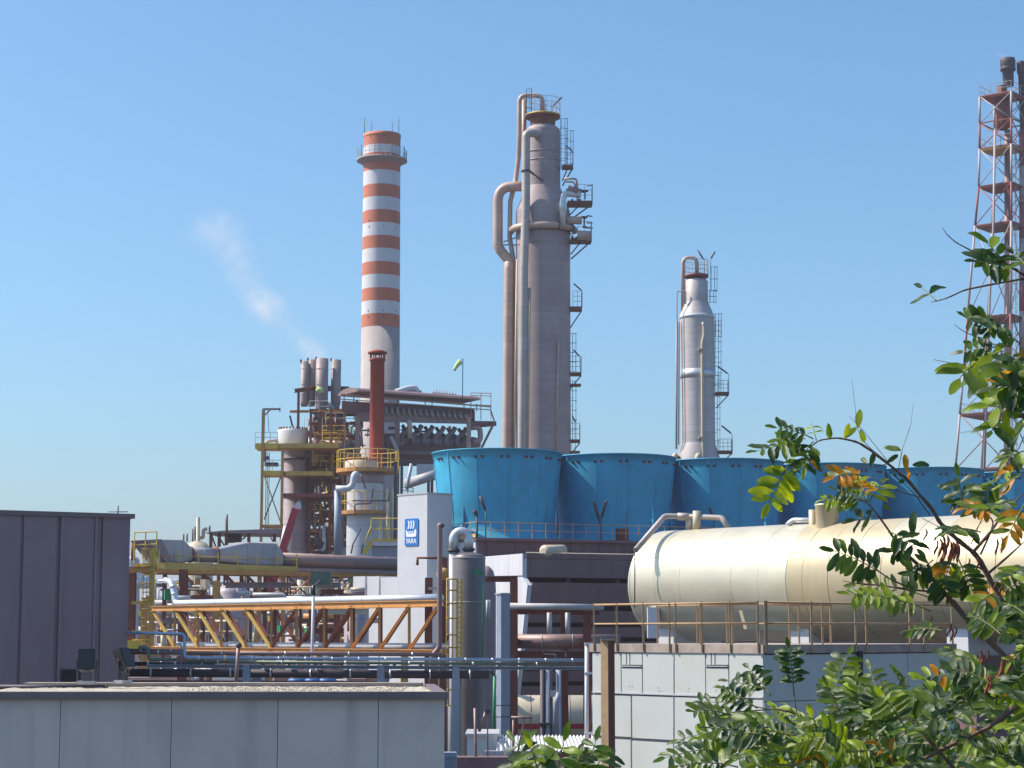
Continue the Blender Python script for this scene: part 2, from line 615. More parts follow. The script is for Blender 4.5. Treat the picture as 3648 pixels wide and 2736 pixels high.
# ================================================================ tall column
D1 = 240
wb = lambda x, y, d=D1: W('B', x, y, d)
zb_ = lambda y: W('B', 590, y, D1).z
zc_ = lambda y: W('C', 590, y, D1).z
ctr = wb(586, 1000)
cx, cy = ctr.x, D1
RU, RL = LEN('B', 146, D1), LEN('B', 226, D1)
col = Thing('absorption_column', 'tallest grey column, two widths, wrapped in thick bent pipes and platforms', 'column', (cx, cy, 0))
zt = zb_(372)
shell = MB().lathe(cx, cy, [(RL, 0), (RL, zb_(1095))], 72, False)
col.part('lower_shell', shell, MAT['clad'])
col.part('cone', MB().lathe(cx, cy, [(RL, zb_(1095)), (RU, zb_(895))], 72, False), MAT['clad'])
dome = [(RU, zb_(895)), (RU, zb_(440))] + [(RU * math.cos(t), zb_(440) + (zt - zb_(440)) * math.sin(t)) for t in [math.pi / 2 * k / 8 for k in range(1, 9)]]
col.part('upper_shell', MB().lathe(cx, cy, dome, 72, False), MAT['clad'])
for y in (690, 620, 1380, 1290):
    z = zb_(y)
    r = RU if y < 895 else RL
    col.part('stiffener_ring', MB().lathe(cx, cy, [(r, z), (r + .05, z), (r + .05, z + .14), (r, z + .14)], 64, False), MAT['clad'])
# top gallery
zg = zb_(325)
col.part('top_platform', MB().lathe(cx, cy, [(.5, zg), (RU * .99, zg), (RU * 1.0, zg + .3), (.5, zg + .3)], 48, False), MAT['maroon'])
col.part('platform_edge', MB().lathe(cx, cy, [(RU * 1.0, zg + .18), (RU * 1.03, zg + .18), (RU * 1.03, zg + .36), (RU * .97, zg + .36)], 48, False), MAT['yellow'])
col.part('top_support', MB().lathe(cx, cy, [(1.5, zt - .35), (1.6, zg)], 24, False), MAT['maroon'])
col.part('top_railing', MB().railing(ring_pts(cx, cy, zg + .35, RU * 1.0, 18), 2.0, .035, 1.4, (1, .66, .33), True), MAT['grey'])
# overhead pipe over the top
rp = LEN('B', 20, D1)
p1 = [wb(582, 300), wb(582, 138), wb(394, 138), wb(392, 480), wb(386, 640, D1 + .5), wb(362, 830, D1 + .5), wb(318, 1010, D1), wb(312, 1300, D1), W('C', 352, 0, D1), W('C', 340, 1500, D1)]
col.part('overhead_pipe', MB().pipe(p1, rp, .9, 16), MAT['clad_pipe'])
p1b = [wb(430, 165, D1 + 1), wb(430, 480, D1 + 1), wb(432, 900, D1 + 1)]
col.part('riser_duct', MB().tube(p1b, LEN('B', 21, D1), 14), MAT['clad_pipe'])
# elbow pipe on the front
rp2 = LEN('B', 35, D1)
p2 = [wb(545, 470, D1 - 1.6), wb(520, 445, D1 - 2.6), wb(446, 450, D1 - 2.9), wb(446, 1000, D1 - 3.3), W('C', 430, 0, D1 - 4.0), W('C', 414, 1500, D1 - 4.0), W('C', 409, 2100, D1 - 4.0)]
col.part('front_downpipe', MB().pipe(p2, rp2, 1.4, 20), MAT['clad_pipe_g'])
for y in (760, 1180):
    q = wb(446, y, D1 - 3.2)
    col.part('pipe_bracket', MB().beam(q + Vector((rp2 * .6, 0, .2)), Vector((cx - .2, cy - (RU if y < 900 else RL) + .1, q.z - .9)), .16), MAT['dark'])
    col.part('pipe_clamp', MB().lathe(q.x, q.y, [(rp2 + .02, q.z - .1), (rp2 + .07, q.z - .1), (rp2 + .07, q.z + .15), (rp2 + .02, q.z + .15)], 20, False), MAT['dark'])
q = wb(470, 760, D1 - 3.2)
col.part('bracket_arm', MB().beam(q, Vector((cx + .1, cy - RU + .1, q.z - 1.0)), .14), MAT['dark'])
# big loop on the left
rp3 = LEN('B', 42, D1)
p3 = [wb(470, 885, D1 - .5), wb(216, 885), wb(216, 1385), wb(312, 1500), W('C', 308, 0, D1 - .3), W('C', 292, 1500, D1 - .3), W('C', 288, 2100, D1 - .3)]
col.part('loop_pipe', MB().pipe(p3, rp3, 2.0, 20), MAT['clad_pipe'])
for y in (1365, 1340):
    col.part('loop_bracket', MB().beam(wb(262, y), wb(395, y - 45 if y < 1350 else y), .12), MAT['dark'])
# thin standpipes between
for x0, x1, yy, r in ((474, 452, 175, .25), (372, 352, -60, .12)):
    col.part('standpipe', MB().tube([W('C', x0, yy, D1 - 3.6), W('C', x1, 1560, D1 - 3.6)], r, 10), MAT['cream'])
col.part('side_riser', MB().tube([W('C', 715, 600, D1 - 3.0), W('C', 690, 1560, D1 - 3.0)], .13, 10), MAT['clad_pipe'])
col.part('side_main', MB().tube([W('C', 785, -120, D1 + .5), W('C', 752, 1580, D1 + .5)], LEN('C', 26, D1), 16), MAT['clad_pipe'])
# collar pipe wrapped round the front
zr = zb_(1250)
arc = [Vector((cx + (RL + .55) * math.cos(a), cy + (RL + .55) * math.sin(a), zr)) for a in [R(t) for t in range(176, 366, 8)]]
col.part('collar_pipe', MB().tube(arc, LEN('B', 28, D1), 14), MAT['clad_pipe'])
for k in (8, 15, 19):
    a_, b_ = arc[k], arc[k + 1]
    col.part('collar_flange', MB().tube([a_, a_.lerp(b_, .18)], LEN('B', 37, D1), 14), MAT['dark'])
dd = D1 - RL - .4
col.part('collar_branch', MB().pipe([wb(748, 1215, dd + .4), wb(748, 1060, dd + .4), wb(752, 940, dd + .4), wb(890, 955, dd + 1.2)], LEN('B', 26, D1), .7, 14), MAT['alu'])
col.part('branch_bulge', MB().lathe(wb(748, 1090, dd + .4).x, dd + .4, [(.3, zb_(1145)), (.5, zb_(1120)), (.5, zb_(1075)), (.3, zb_(1035))], 16, False), MAT['alu'])
# equipment on the right side
for nm, pts, r, mt in (('drum', [(775, 1160), (905, 1165)], 34, 'clad_pipe'), ('drum', [(868, 1285), (978, 1290)], 40, 'clad_pipe'), ('valve_body', [(790, 900), (870, 930)], 30, 'brown_pipe'), ('crossover_pipe', [(760, 822), (862, 822), (870, 920)], 9, 'clad_pipe'), ('crossover_pipe', [(770, 845), (842, 850), (860, 930)], 8, 'clad_pipe')):
    col.part(nm, MB().pipe([wb(a, b, dd + .9) for a, b in pts], LEN('B', r, D1), .4, 14), MAT[mt])
for x0, x1, y, dep in ((742, 832, 722, 1.6), (786, 992, 1018, 2.6), (812, 985, 1322, 2.6)):
    a, b = wb(x0, y, D1 - 1.5), wb(x1, y, D1 - 1.5)
    mid = (a + b) / 2
    w = b.x - a.x
    s = col.part('side_platform', MB().box(mid + Vector((0, dep / 2 - .4, 0)), (w, dep, .35)), MAT['maroon'])
    col.part('platform_railing', MB().railing([Vector((a.x + w * .35, mid.y - .4, mid.z + .18)), Vector((b.x, mid.y - .4, mid.z + .18)), Vector((b.x, mid.y + dep - .4, mid.z + .18))], 2.0, .03, .8, (1, .66, .33)), MAT['grey'], s)
    col.part('platform_brace', MB().beam(b - UP * .15, Vector((a.x + .05, mid.y, mid.z - 2.4)), .16), MAT['dark'], s)
    col.part('platform_brace', MB().beam(mid - UP * .15 + Vector((0, .5, 0)), Vector((a.x + .05, mid.y + .5, mid.z - 1.7)), .14), MAT['dark'], s)
for x, y0, y1 in ((930, 925, 990), (925, 1140, 1215)):
    q0, q1 = wb(x, y1, D1 - 1.5), wb(x, y0, D1 - 1.5)
    v = col.part('valve_stem', MB().tube([q0, q1], .1, 8), MAT['dark'])
    col.part('handwheel', MB().lathe(q1.x, q1.y, [(.1, q1.z - .08), (.42, q1.z - .05), (.42, q1.z + .1), (.1, q1.z + .12)], 16, False), MAT['dark'], v)
rq = random.Random(4)
for i in range(34):
    x, y = rq.uniform(770, 960), rq.choice([rq.uniform(880, 1010), rq.uniform(1110, 1310)])
    d = D1 - 1.5 + rq.uniform(-.6, 2)
    L_ = rq.uniform(20, 60)
    m_ = rq.random()
    col.part('platform_pipe', MB().tube([wb(x, y, d), wb(x + (L_ if m_ < .5 else rq.uniform(-8, 8)), y + (rq.uniform(-8, 8) if m_ < .5 else L_), d)], rq.choice([.06, .09, .14, .22]), 8), MAT[rq.choice(['brown_pipe', 'dark', 'clad_pipe', 'maroon', 'grey', 'yel_dull'])])
for y, x0, x1 in ((345, 800, 905), (880, 768, 900), (1430, 765, 890)):
    a, b = W('C', x0, y, D1 - .5), W('C', x1, y, D1 - .5)
    w = b.x - a.x
    mid = (a + b) / 2
    s = col.part('side_platform', MB().box(mid + Vector((0, .4, 0)), (w, 1.8, .42 if y == 345 else .3)), MAT['maroon'])
    col.part('platform_railing', MB().railing([Vector((a.x + w * .3, mid.y - .5, mid.z + .2)), Vector((b.x, mid.y - .5, mid.z + .2)), Vector((b.x, mid.y + 1.3, mid.z + .2))], 1.9, .03, .7, (1, .66, .33)), MAT['grey'], s)
    col.part('platform_brace', MB().beam(b - UP * .2, Vector((a.x + .1, mid.y, mid.z - 2.4)), .14), MAT['dark'], s)
    if y > 800:
        col.part('lower_step', MB().box(mid + Vector((.2, .4, -1.35)), (w * .75, 1.6, .22)), MAT['maroon'], s)
for x, y0, y1, fr in ((748, 330, 740, 'B'), (795, 430, 700, 'B')):
    col.part('ladder', MB().ladder(W(fr, x, y1, D1 - 1), W(fr, x, y0, D1 - 1), .55, .03, rung=1.0, cage=.4, out=(1, -.4, 0)), MAT['dark'])
for x, y0, y1 in ((812, 550, 860), (812, 940, 1420), (806, 1430, 1600)):
    col.part('ladder', MB().ladder(W('C', x, y1, D1 - .3), W('C', x, y0, D1 - .3), .5, .035, rung=1.0, cage=.45, out=(1, -.3, 0)), MAT['dark'])
col.part('top_ladder', MB().ladder(wb(472, 320, D1 - 1), wb(472, 90, D1 - 1), .6, .03, rung=1.0, cage=.35, out=(0, -1, 0)), MAT['dark'])
col.part('top_rod', MB().tube([wb(490, 300, D1 - 1), wb(490, 70, D1 - 1)], .05, 6), MAT['dark'])
lamp_pole(wb(662, 312, D1 - 1), LEN('B', 85, D1), wb(742, 152, D1 - 1), 'slanted tube lamp on the topmost railing of the tallest grey column')
lamp_pole(wb(832, 745, D1 - 1.6), LEN('B', 148, D1), wb(772, 548, D1 - 1.6), 'slanted tube lamp over the highest right-hand side platform of the tallest column')
lamp_pole(W('C', 908, 335, D1 - .8), LEN('C', 140, D1), W('C', 838, 140, D1 - .8), 'slanted tube lamp at the uppermost of three small platforms on the tall column shaft')
lamp_pole(W('C', 890, 870, D1 - .8), LEN('C', 132, D1), W('C', 836, 682, D1 - .8), 'slanted tube lamp at the middle small platform on the tall column shaft')
lamp_pole(W('C', 856, 1420, D1 - .8), LEN('C', 140, D1), W('C', 826, 1225, D1 - .8), 'slanted tube lamp at the lowest platform of the tall column, just above the blue rims')

# ================================================================ smaller column on the right
D2 = 225
wo = lambda x, y, d=D2: W('O', x, y, d)
zo = lambda y: W('O', 266, y, D2).z
c = wo(266, 900)
cx, cy = c.x, D2
rb, rt = LEN('O', 120, D2), LEN('O', 81, D2)
sc = Thing('stripping_column', 'shorter pale grey column with tapered neck and flared skirt', 'column', (cx, cy, 0))
sc.part('skirt', MB().lathe(cx, cy, [(rb * 1.5, 0), (rb * 1.45, zo(1600)), (rb * 1.02, zo(1430)), (rb, zo(1420))], 56, False), MAT['clad2'])
sc.part('shell', MB().lathe(cx, cy, [(rb, zo(1420)), (rb, zo(545)), (rb * 1.0, zo(518))], 56, False), MAT['clad2'])
sc.part('cone', MB().lathe(cx, cy, [(rb, zo(518)), (rt * 1.03, zo(430))], 56, False), MAT['clad2'])
sc.part('neck', MB().lathe(cx, cy, [(rt * 1.03, zo(430)), (rt, zo(420)), (rt, zo(285)), (rt * .8, zo(265)), (0, zo(258))], 56, False), MAT['clad2'])
for y0, y1, k, mt in ((968, 905, 1.012, 'alu'), (548, 520, 1.02, 'white')):
    sc.part('bright_band', MB().lathe(cx, cy, [(rb, zo(y0)), (rb * k, zo(y0)), (rb * k, zo(y1)), (rb, zo(y1))], 56, False), MAT[mt])
zg = zo(255)
sc.part('top_platform', MB().lathe(cx, cy, [(.3, zg), (rt * 1.05, zg), (rt * 1.08, zg + .3), (.3, zg + .3)], 36, False), MAT['maroon'])
sc.part('top_railing', MB().railing(ring_pts(cx, cy, zg + .3, rt * 1.05, 14), 1.7, .03, 1.2, (1, .6, .3), True), MAT['grey'])
sc.part('overhead_pipe', MB().pipe([wo(262, 238), wo(262, 112), wo(164, 116), wo(164, 500)], LEN('O', 14, D2), .75, 14), MAT['clad_pipe'])
sc.part('vent_line', MB().pipe([wo(184, 440, D2 - 1), wo(184, 350, D2 - 1), wo(122, 350, D2 - 1), wo(120, 1430, D2 - 1)], .07, .2, 8), MAT['grey'])
sc.part('side_line', MB().tube([wo(138, 560, D2 - .6), wo(134, 1430, D2 - .6)], .08, 8), MAT['grey_lt'])
sc.part('thick_side_line', MB().tube([wo(122, 560, D2 - .6), wo(118, 1460, D2 - .6)], .12, 8), MAT['clad_pipe'])
fd = D2 - rb - .22
sc.part('front_pipe', MB().pipe([wo(302, 578, fd + .4), wo(305, 576, fd), wo(312, 600, fd), wo(312, 660, fd), wo(300, 715, fd), wo(302, 1400, fd), wo(320, 1600, fd - .5)], LEN('O', 11, D2), .35, 12), MAT['cream'])
for y in (760, 1380):
    q = wo(288, y, fd)
    sc.part('pipe_clamp', MB().box(q, (.5, .5, .22)), MAT['cream'])
for x in (262, 100):
    q = wo(x, 1530, fd if x > 200 else D2 - 1)
    sc.part('nozzle', MB().pipe([q + Vector((.25, 1, .4)), q + Vector((.15, -.2, .45)), q + Vector((-.2, -.3, -.6))], .3, .35, 12), MAT['cream'])
for y, x0, x1 in ((1070, 395, 485), (1482, 400, 510)):
    a, b = wo(x0, y, D2 - .3), wo(x1, y, D2 - .3)
    w = b.x - a.x
    mid = (a + b) / 2
    s = sc.part('side_platform', MB().box(mid + Vector((0, .3, 0)), (w, 1.6, .3)), MAT['maroon'])
    sc.part('platform_railing', MB().railing([Vector((a.x + w * .1, mid.y - .45, mid.z + .15)), Vector((b.x, mid.y - .45, mid.z + .15)), Vector((b.x, mid.y + 1.0, mid.z + .15))], 1.3, .03, .6, (1, .66, .33)), MAT['grey'], s)
    sc.part('platform_brace', MB().beam(b - UP * .15, Vector((a.x + .05, mid.y, mid.z - 1.6)), .12), MAT['dark'], s)
for x, y0, y1 in ((392, 940, 1480), (402, 510, 670), (365, 345, 430), (400, 560, 1070), (372, 180, 350)):
    sc.part('ladder', MB().ladder(wo(x, y1, D2 - .5), wo(x, y0, D2 - .5), .45, .03, rung=1.0, cage=.35, out=(1, -.4, 0)), MAT['dark'])
lamp_pole(wo(314, 228, D2 - .8), LEN('O', 98, D2), wo(268, 62, D2 - .8), 'left one of two slanted tube lamps above the shorter column')
lamp_pole(wo(360, 228, D2 - .8), LEN('O', 108, D2), wo(390, 72, D2 - .8), 'right one of two slanted tube lamps above the shorter column')
lamp_pole(wo(488, 1072, D2 - .6), LEN('O', 138, D2), wo(408, 878, D2 - .6), 'slanted tube lamp at the upper side platform of the shorter column')
lamp_pole(wo(510, 1484, D2 - .6), LEN('O', 130, D2), wo(436, 1296, D2 - .6), 'slanted tube lamp at the lower side platform of the shorter column')

# ================================================================ lattice stack tower at the right edge
D3 = 280
lt = Thing('lattice_stack_tower', 'red and white steel lattice tower holding two dark stacks', 'tower', (W('J', 645, 400, D3 + 3).x, D3 + 3, 0))
lev = [('J', 445), ('J', 690), ('J', 925), ('J', 1270), ('J', 1625), ('P', 245), ('P', 600), ('P', 960), ('P', 1375)]
leftx = {0: ('J', 403), 1: ('J', 403), 2: ('J', 402), 3: ('J', 395), 4: ('J', 368), 5: ('P', 352), 6: ('P', 332), 7: ('P', 304), 8: ('P', 276)}
rows = []
for i, (fr, y) in enumerate(lev):
    f = W(*(('J', 645) if fr == 'J' else ('P', 622)), y, D3)
    l = W(leftx[i][0], leftx[i][1], y, D3)
    off = f.x - l.x
    z = f.z
    a = Vector((-off, off * .8, 0))
    b = Vector((off * .8, off, 0))
    fp = Vector((f.x, D3, z))
    rows.append([fp, fp + b, fp + a + b, fp + a])
k = 5.2 / max(1e-3, (rows[-1][0] - rows[-1][3]).length)
base = [Vector((p.x + (p.x - rows[-1][0].x) * .25, p.y, 0)) for p in rows[-1]]
rows.append(base)
for i in range(len(rows) - 1):
    for j in range(4):
        lt.part('leg', MB().tube([rows[i][j], rows[i + 1][j]], .17, 8), MAT['towerred' if i in (1, 3, 5) else 'towerwhite'])
        j2 = (j + 1) % 4
        lt.part('ring_beam', MB().beam(rows[i][j], rows[i][j2], .16), MAT['maroon' if i % 2 else 'towerred'])
        if i < len(rows) - 2:
            m_ = (rows[i + 1][j] + rows[i + 1][j2]) / 2
            mt = MAT['towerred' if i % 2 else 'towerwhite']
            if j in (1, 3, 0):
                lt.part('brace', MB().tube([rows[i][j], rows[i + 1][j2]], .08, 6), mt)
                lt.part('brace', MB().tube([rows[i][j2], rows[i + 1][j]], .08, 6), mt)
for i in (0, 2, 3, 4, 5, 7, 8):
    r_ = rows[i]
    lt.part('deck', MB().prism([p - UP * .1 for p in r_], (0, 0, -.2)), MAT['yel_dull' if i == 2 else 'maroon'])
    if i in (0, 2, 7):
        lt.part('deck_railing', MB().railing([r_[0], r_[1], r_[2], r_[3]], 1.6, .04, 1.6, (1, .5), True), MAT['grey'])
jx = lambda x, y, d: W('J', x, y, d)
DS = D3 + 3.4


def vlathe(fr, xc, d, prof, n=32):
    q = W(fr, xc, prof[0][1], d)
    return MB().lathe(q.x, d, [(LEN(fr, r, d), W(fr, xc, y, d).z) for r, y in prof], n, False)


lt.part('stack_head', vlathe('J', 620, DS, [(48, 400), (52, 265), (70, 262), (71, 235), (66, 228), (70, 222), (71, 172), (66, 150), (58, 150), (55, 200)]), MAT['dark'])
lt.part('silencer', vlathe('J', 572, DS, [(30, 800), (66, 775), (70, 740), (70, 540), (50, 500), (45, 400)]), MAT['maroon'], label='rust red bulging silencer')
lt.part('stack_pipe', MB().tube([jx(612, 800, DS), W('P', 596, 1480, DS), Vector((W('P', 592, 1500, DS).x, DS, 0))], LEN('J', 29, DS), 18), MAT['brown_pipe'])
lt.part('second_stack', vlathe('J', 752, DS + .5, [(28, 800), (28, 290), (36, 290), (40, 265), (40, 190), (36, 178)]), MAT['dark'])
for i in range(7):
    y0, y1 = 800 + i * 330, 800 + (i + 1) * 330
    lt.part('striped_pipe', MB().tube([jx(742, y0, DS), jx(742, y1, DS)], LEN('J', 26, DS), 16), MAT['towerred' if i % 2 == 0 else 'towerwhite'])
lt.part('riser', MB().tube([jx(497, 800, D3 + 1), jx(484, 1640, D3 + 1), W('P', 470, 100, D3 + 1), W('P', 428, 1440, D3 + 1)], LEN('J', 11, D3), 12), MAT['towerwhite'])
lt.part('riser_cap', MB().sphere(jx(497, 795, D3 + 1), LEN('J', 11, D3), 12, 8), MAT['towerwhite'])
lt.part('tower_ladder', MB().ladder(W('P', 655, 1440, D3 + 1.5), jx(668, 1000, D3 + 1.5), .5, .04, rung=1.2, cage=.4, out=(0, -1, 0)), MAT['grey'])

# ================================================================ windsock
def windsock(mast_b, mast_t, pts, rs, label):
    t = Thing('windsock', label, 'windsock', mast_b, 'pale green windsocks')
    t.part('mast', MB().tube([mast_b, mast_t], .05, 6), MAT['dark'])
    t.part('sock', MB().tube(pts, rs, 10), MAT['sock'])
    t.part('hoop', MB().tube([mast_t, pts[0]], .03, 5), MAT['dark'])


DW = 212
windsock(W('A', 1886, 560, DW), W('A', 1890, 190, DW), WS('A', [(1872, 214), (1848, 236), (1826, 268), (1816, 296)], DW), [.32, .26, .2, .13], 'pale green windsock on a thin mast above the long roofed cooler')
# ================================================================ cooling tower: stacks, deck, louvred body
RD = Vector((.906, .424, 0)).normalized()
ND = Vector((.424, -.906, 0)).normalized()
C1 = Vector((W('T', 1074, 1100, 140).x, 140, 0))
zdk = W('E', 1250, 530, 132.8).z
zrim = W('Q', 845, 104, 136.0).z
R_T, R_B = LEN('Q', 465, 140), LEN('Q', 408, 140)
H = zrim - zdk
place = ['leftmost and nearest', 'second from the left', 'third from the left', 'fourth from the left, partly behind leaves', 'fifth from the left, behind the tree branch', 'rightmost, mostly hidden by leaves']
for i in range(6):
    c = C1 + Vector((8.33, 3.9, 0)) * i
    t = Thing('fan_stack', 'blue flared cooling fan stack, ' + place[i], 'fan stack', (c.x, c.y, zdk), 'blue cooling fan stacks in a row')
    prof = [(R_B + .42, zdk + .02), (R_B + .30, zdk + .25), (R_B + .08, zdk + .6), (R_B, zdk + 1.1)]
    for k in range(1, 9):
        s = k / 8
        prof.append((R_B + (R_T - R_B) * (s ** 1.05), zdk + 1.1 + (H - 1.1) * s))
    prof += [(R_T + .06, zrim), (R_T + .06, zrim + .08), (R_T - .15, zrim + .08), (R_B - .1, zdk + 1.0)]
    shl = t.part('shell', MB().lathe(c.x, c.y, prof, 96, False), MAT['blue_tower'])
    for k in range(12):
        a = R(-78 + 30 * k)
        u = Vector((math.cos(a), math.sin(a), 0))
        sd = Vector((-u.y, u.x, 0)) * .06
        q0, q1 = c + u * (R_B - .02) + UP * (zdk + 1.1), c + u * (R_T - .02) + UP * (zrim - .1)
        t.part('panel_joint', MB().prism([q0 - sd / 2, q0 - sd / 2 + u * .045, q1 - sd / 2 + u * .045, q1 - sd / 2], sd), MAT['blue_tower'], shl)
    for k in range(8):
        a = R(-35 + 45 * k) + .02
        u = Vector((math.cos(a), math.sin(a), 0))
        pr = [c + u * (R_B + .0) + UP * (zdk + .3), c + u * (R_B + .18) + UP * (zdk + .3), c + u * (R_B + .14) + UP * (zdk + 2.4), c + u * (R_B + .06) + UP * (zdk + 2.6)]
        sd = Vector((-u.y, u.x, 0)) * .05
        t.part('fin', MB().prism([p - sd / 2 for p in pr], sd), MAT['blue_tower'], shl)
    for k in range(16):
        a = 2 * math.pi * k / 16 + .12
        for da in (-.05, .05):
            u = Vector((math.cos(a + da), math.sin(a + da), 0))
            sd = Vector((-u.y, u.x, 0)) * .08
            b = c + u * (R_T - .06) + UP * (zrim - .6)
            t.part('lug', MB().prism([b - sd, b + UP * .17 - sd, b + UP * .17 + u * .2 - sd], sd * 2), MAT['maroon'], shl)

S0, S1 = -4.3, 5 * 9.2 + 6
WF, WB = 6.0, 13.2


def CP(s, w, z):
    p = C1 + RD * s + ND * w
    return Vector((p.x, p.y, z))


ct = Thing('cooling_tower_body', 'long dark concrete louvred cooling tower body with white end wall', 'cooling tower', CP(0, 0, 0))
zs = lambda y, fr='E', d=127: W(fr, 1650, y, d).z
zb0, zb1 = zs(672), zs(878)
# fan deck
ct.part('deck_fascia', MB().prism([CP(S0 + .12, WF, zdk - .05), CP(S1, WF, zdk - .05), CP(S1, WF, zb0 - .4), CP(S0 + .12, WF, zb0 - .4)], -ND * 1.0), MAT['dkconc'])
ct.part('deck_slab', MB().prism([CP(S0 - .1, WF + .25, zdk), CP(S1, WF + .25, zdk), CP(S1, -WF, zdk), CP(S0 - .1, -WF, zdk)], (0, 0, -.18)), MAT['dkconc'])
ct.part('deck_end_wall', MB().prism([CP(S0, WF - .1, zdk - .2), CP(S0, -WF, zdk - .2), CP(S0, -WF, zb0 - .4), CP(S0, WF - .1, zb0 - .4)], RD * .2), MAT['white'])
ct.part('yellow_kickplate', MB().prism([CP(S0 - .13, WF + .27, zdk + .02), CP(S0 - .13, WF - 2.2, zdk + .02), CP(S0 - .13, WF - 2.2, zdk + .25), CP(S0 - .13, WF + .27, zdk + .25)], -RD * .05), MAT['yellow'])
for k in range(24):
    s = S0 + .8 + k * 2.1
    ct.part('fascia_rib', MB().prism([CP(s, WF, zdk - .25), CP(s + .14, WF, zdk - .25), CP(s + .14, WF, zb0 - .35), CP(s, WF, zb0 - .35)], ND * .12), MAT['dkconc'])
# lower body
ct.part('ledge_line', MB().tube([CP(S0 + .3, WB - .06, zb0 + .06), CP(S1, WB - .06, zb0 + .06)], .035, 6), MAT['cream'])
ct.part('body_top', MB().prism([CP(S0 + .1, WB, zb0), CP(S1, WB, zb0), CP(S1, WF - 1.2, zb0), CP(S0 + .1, WF - 1.2, zb0)], (0, 0, -.3)), MAT['dkconc'])
ct.part('upper_louvre_wall', MB().prism([CP(S0 + .1, WB - .02, zb0 - .32), CP(S1, WB - .02, zb0 - .32), CP(S1, WB - .02, zb1), CP(S0 + .1, WB - .02, zb1)], -ND * .25), MAT['dkconc'])
ends = [(WB, zb0), (WB, zb1), (WB + .75, zs(950)), (WB - 1.1, 3.4), (WB - 1.3, .6), (-WF, .6), (-WF, zb0)]
ct.part('white_end_wall', MB().prism([CP(S0, w, z) for w, z in ends], RD * .3), MAT['white_stained'])
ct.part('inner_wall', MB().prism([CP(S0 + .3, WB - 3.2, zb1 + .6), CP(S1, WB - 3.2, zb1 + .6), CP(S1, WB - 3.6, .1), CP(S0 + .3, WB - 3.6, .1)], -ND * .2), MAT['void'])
# sloping louvre blades, each a slab leaning inwards
bands = [(925, 1100), (1170, 1270), (1312, 1400), (1440, 1525), (1570, 1660), (1700, 1790), (1830, 1915), (1950, 2030)]
zt0, zbt = zs(950), 3.4
for y0, y1 in bands:
    z0_, z1_ = zs(y0), zs(y1)
    wl = lambda z: WB + .75 - (zt0 - z) / (zt0 - zbt) * 1.85
    ct.part('louvre_blade', MB().prism([CP(S0 + .32, wl(z0_), z0_), CP(S0 + .32, wl(z1_), z1_), CP(S0 + .32, wl(z1_) - 1.3, z1_ - .25), CP(S0 + .32, wl(z0_) - .3, z0_)], RD * (S1 - S0 - .5)), MAT['dkconc'])
for k in range(14):
    s = S0 + 3.4 + k * 3.6
    ct.part('frame_post', MB().prism([CP(s, WB - .6, zb1 + .2), CP(s + .3, WB - .6, zb1 + .2), CP(s + .3, WB - 2.0, .1), CP(s, WB - 2.0, .1)], -ND * .35), MAT['dkconc'])
ct.part('basin_wall', MB().prism([CP(S0 - .3, WB + .6, 0), CP(S1, WB + .6, 0), CP(S1, WB + .6, 1.6), CP(S0 - .3, WB + .6, 1.6)], -ND * .3), MAT['dkconc'])
# deck railing
ra = MB().railing([CP(S0, -2, zdk), CP(S0, WF + .1, zdk), CP(S1, WF + .1, zdk)], 1.05, .028, 1.03, (1, .5))
ct.part('deck_railing', ra, MAT['tanrail'])
for s in (7.2, 16.4, 25.5):
    ct.part('motor_box', MB().box(CP(s, WF - .9, zdk + .45), (.7, .6, .9), R(25)), MAT['maroon'])
    ct.part('cyan_fin', MB().prism([CP(s + 2.15, WF - .5, zdk), CP(s + 2.3, WF - .5, zdk), CP(s + 2.2, WF - .6, zdk + 2.6)], ND * .2), MAT['blue_tower'])
# lamp posts on the deck edge
lp = lambda s: CP(s, WF, zdk)
k_ = LEN('Q', 1, 133)
lamp_pole(W('Q', 765, 735, 133.5), 190 * k_, W('Q', 725, 436, 133.5), 'slanted tube lamp on tall post in front of the nearest blue stack', .05, .1)
lamp_pole(W('Q', 703, 735, 132.6), 160 * k_, W('Q', 680, 538, 132.6), 'short stubby lamp beside the yellow corner of the fan deck', .07, .14)
lamp_pole(W('Q', 1580, 760, 138), 150 * k_, W('Q', 1540, 480, 138), 'left arm of the dark V-shaped pair of lamps before the second blue stack', .05, .1)
lamp_pole(W('Q', 1592, 760, 138.2), 165 * k_, W('Q', 1632, 470, 138.2), 'right arm of the dark V-shaped pair of lamps before the second blue stack', .05, .1)
lamp_pole(W('G', 1090, 520, 142), 150 * LEN('G', 1, 142), W('G', 1050, 268, 142), 'slanted tube lamp before the third blue stack', .05, .1)
# beige drum on the ledge
dr = Thing('ledge_drum', 'small beige horizontal drum lying on the dark cooling tower ledge', 'drum', W('Q', 1240, 852, 127.5))
a, b = W('Q', 1185, 832, 127), W('Q', 1315, 830, 128.5)
ax_ = (b - a).normalized()
dr.part('shell', MB().tube([a - ax_ * .12, a, b, b + ax_ * .12], [.2, .4, .4, .2], 18), MAT['cream'])
dr.part('dark_end', MB().tube([b + ax_ * .12, b + ax_ * .3], .3, 14), MAT['dark'])
dr.part('saddle', MB().box((a + b) / 2 - UP * .38, (1.2, .5, .3), R(25)), MAT['dkconc'])

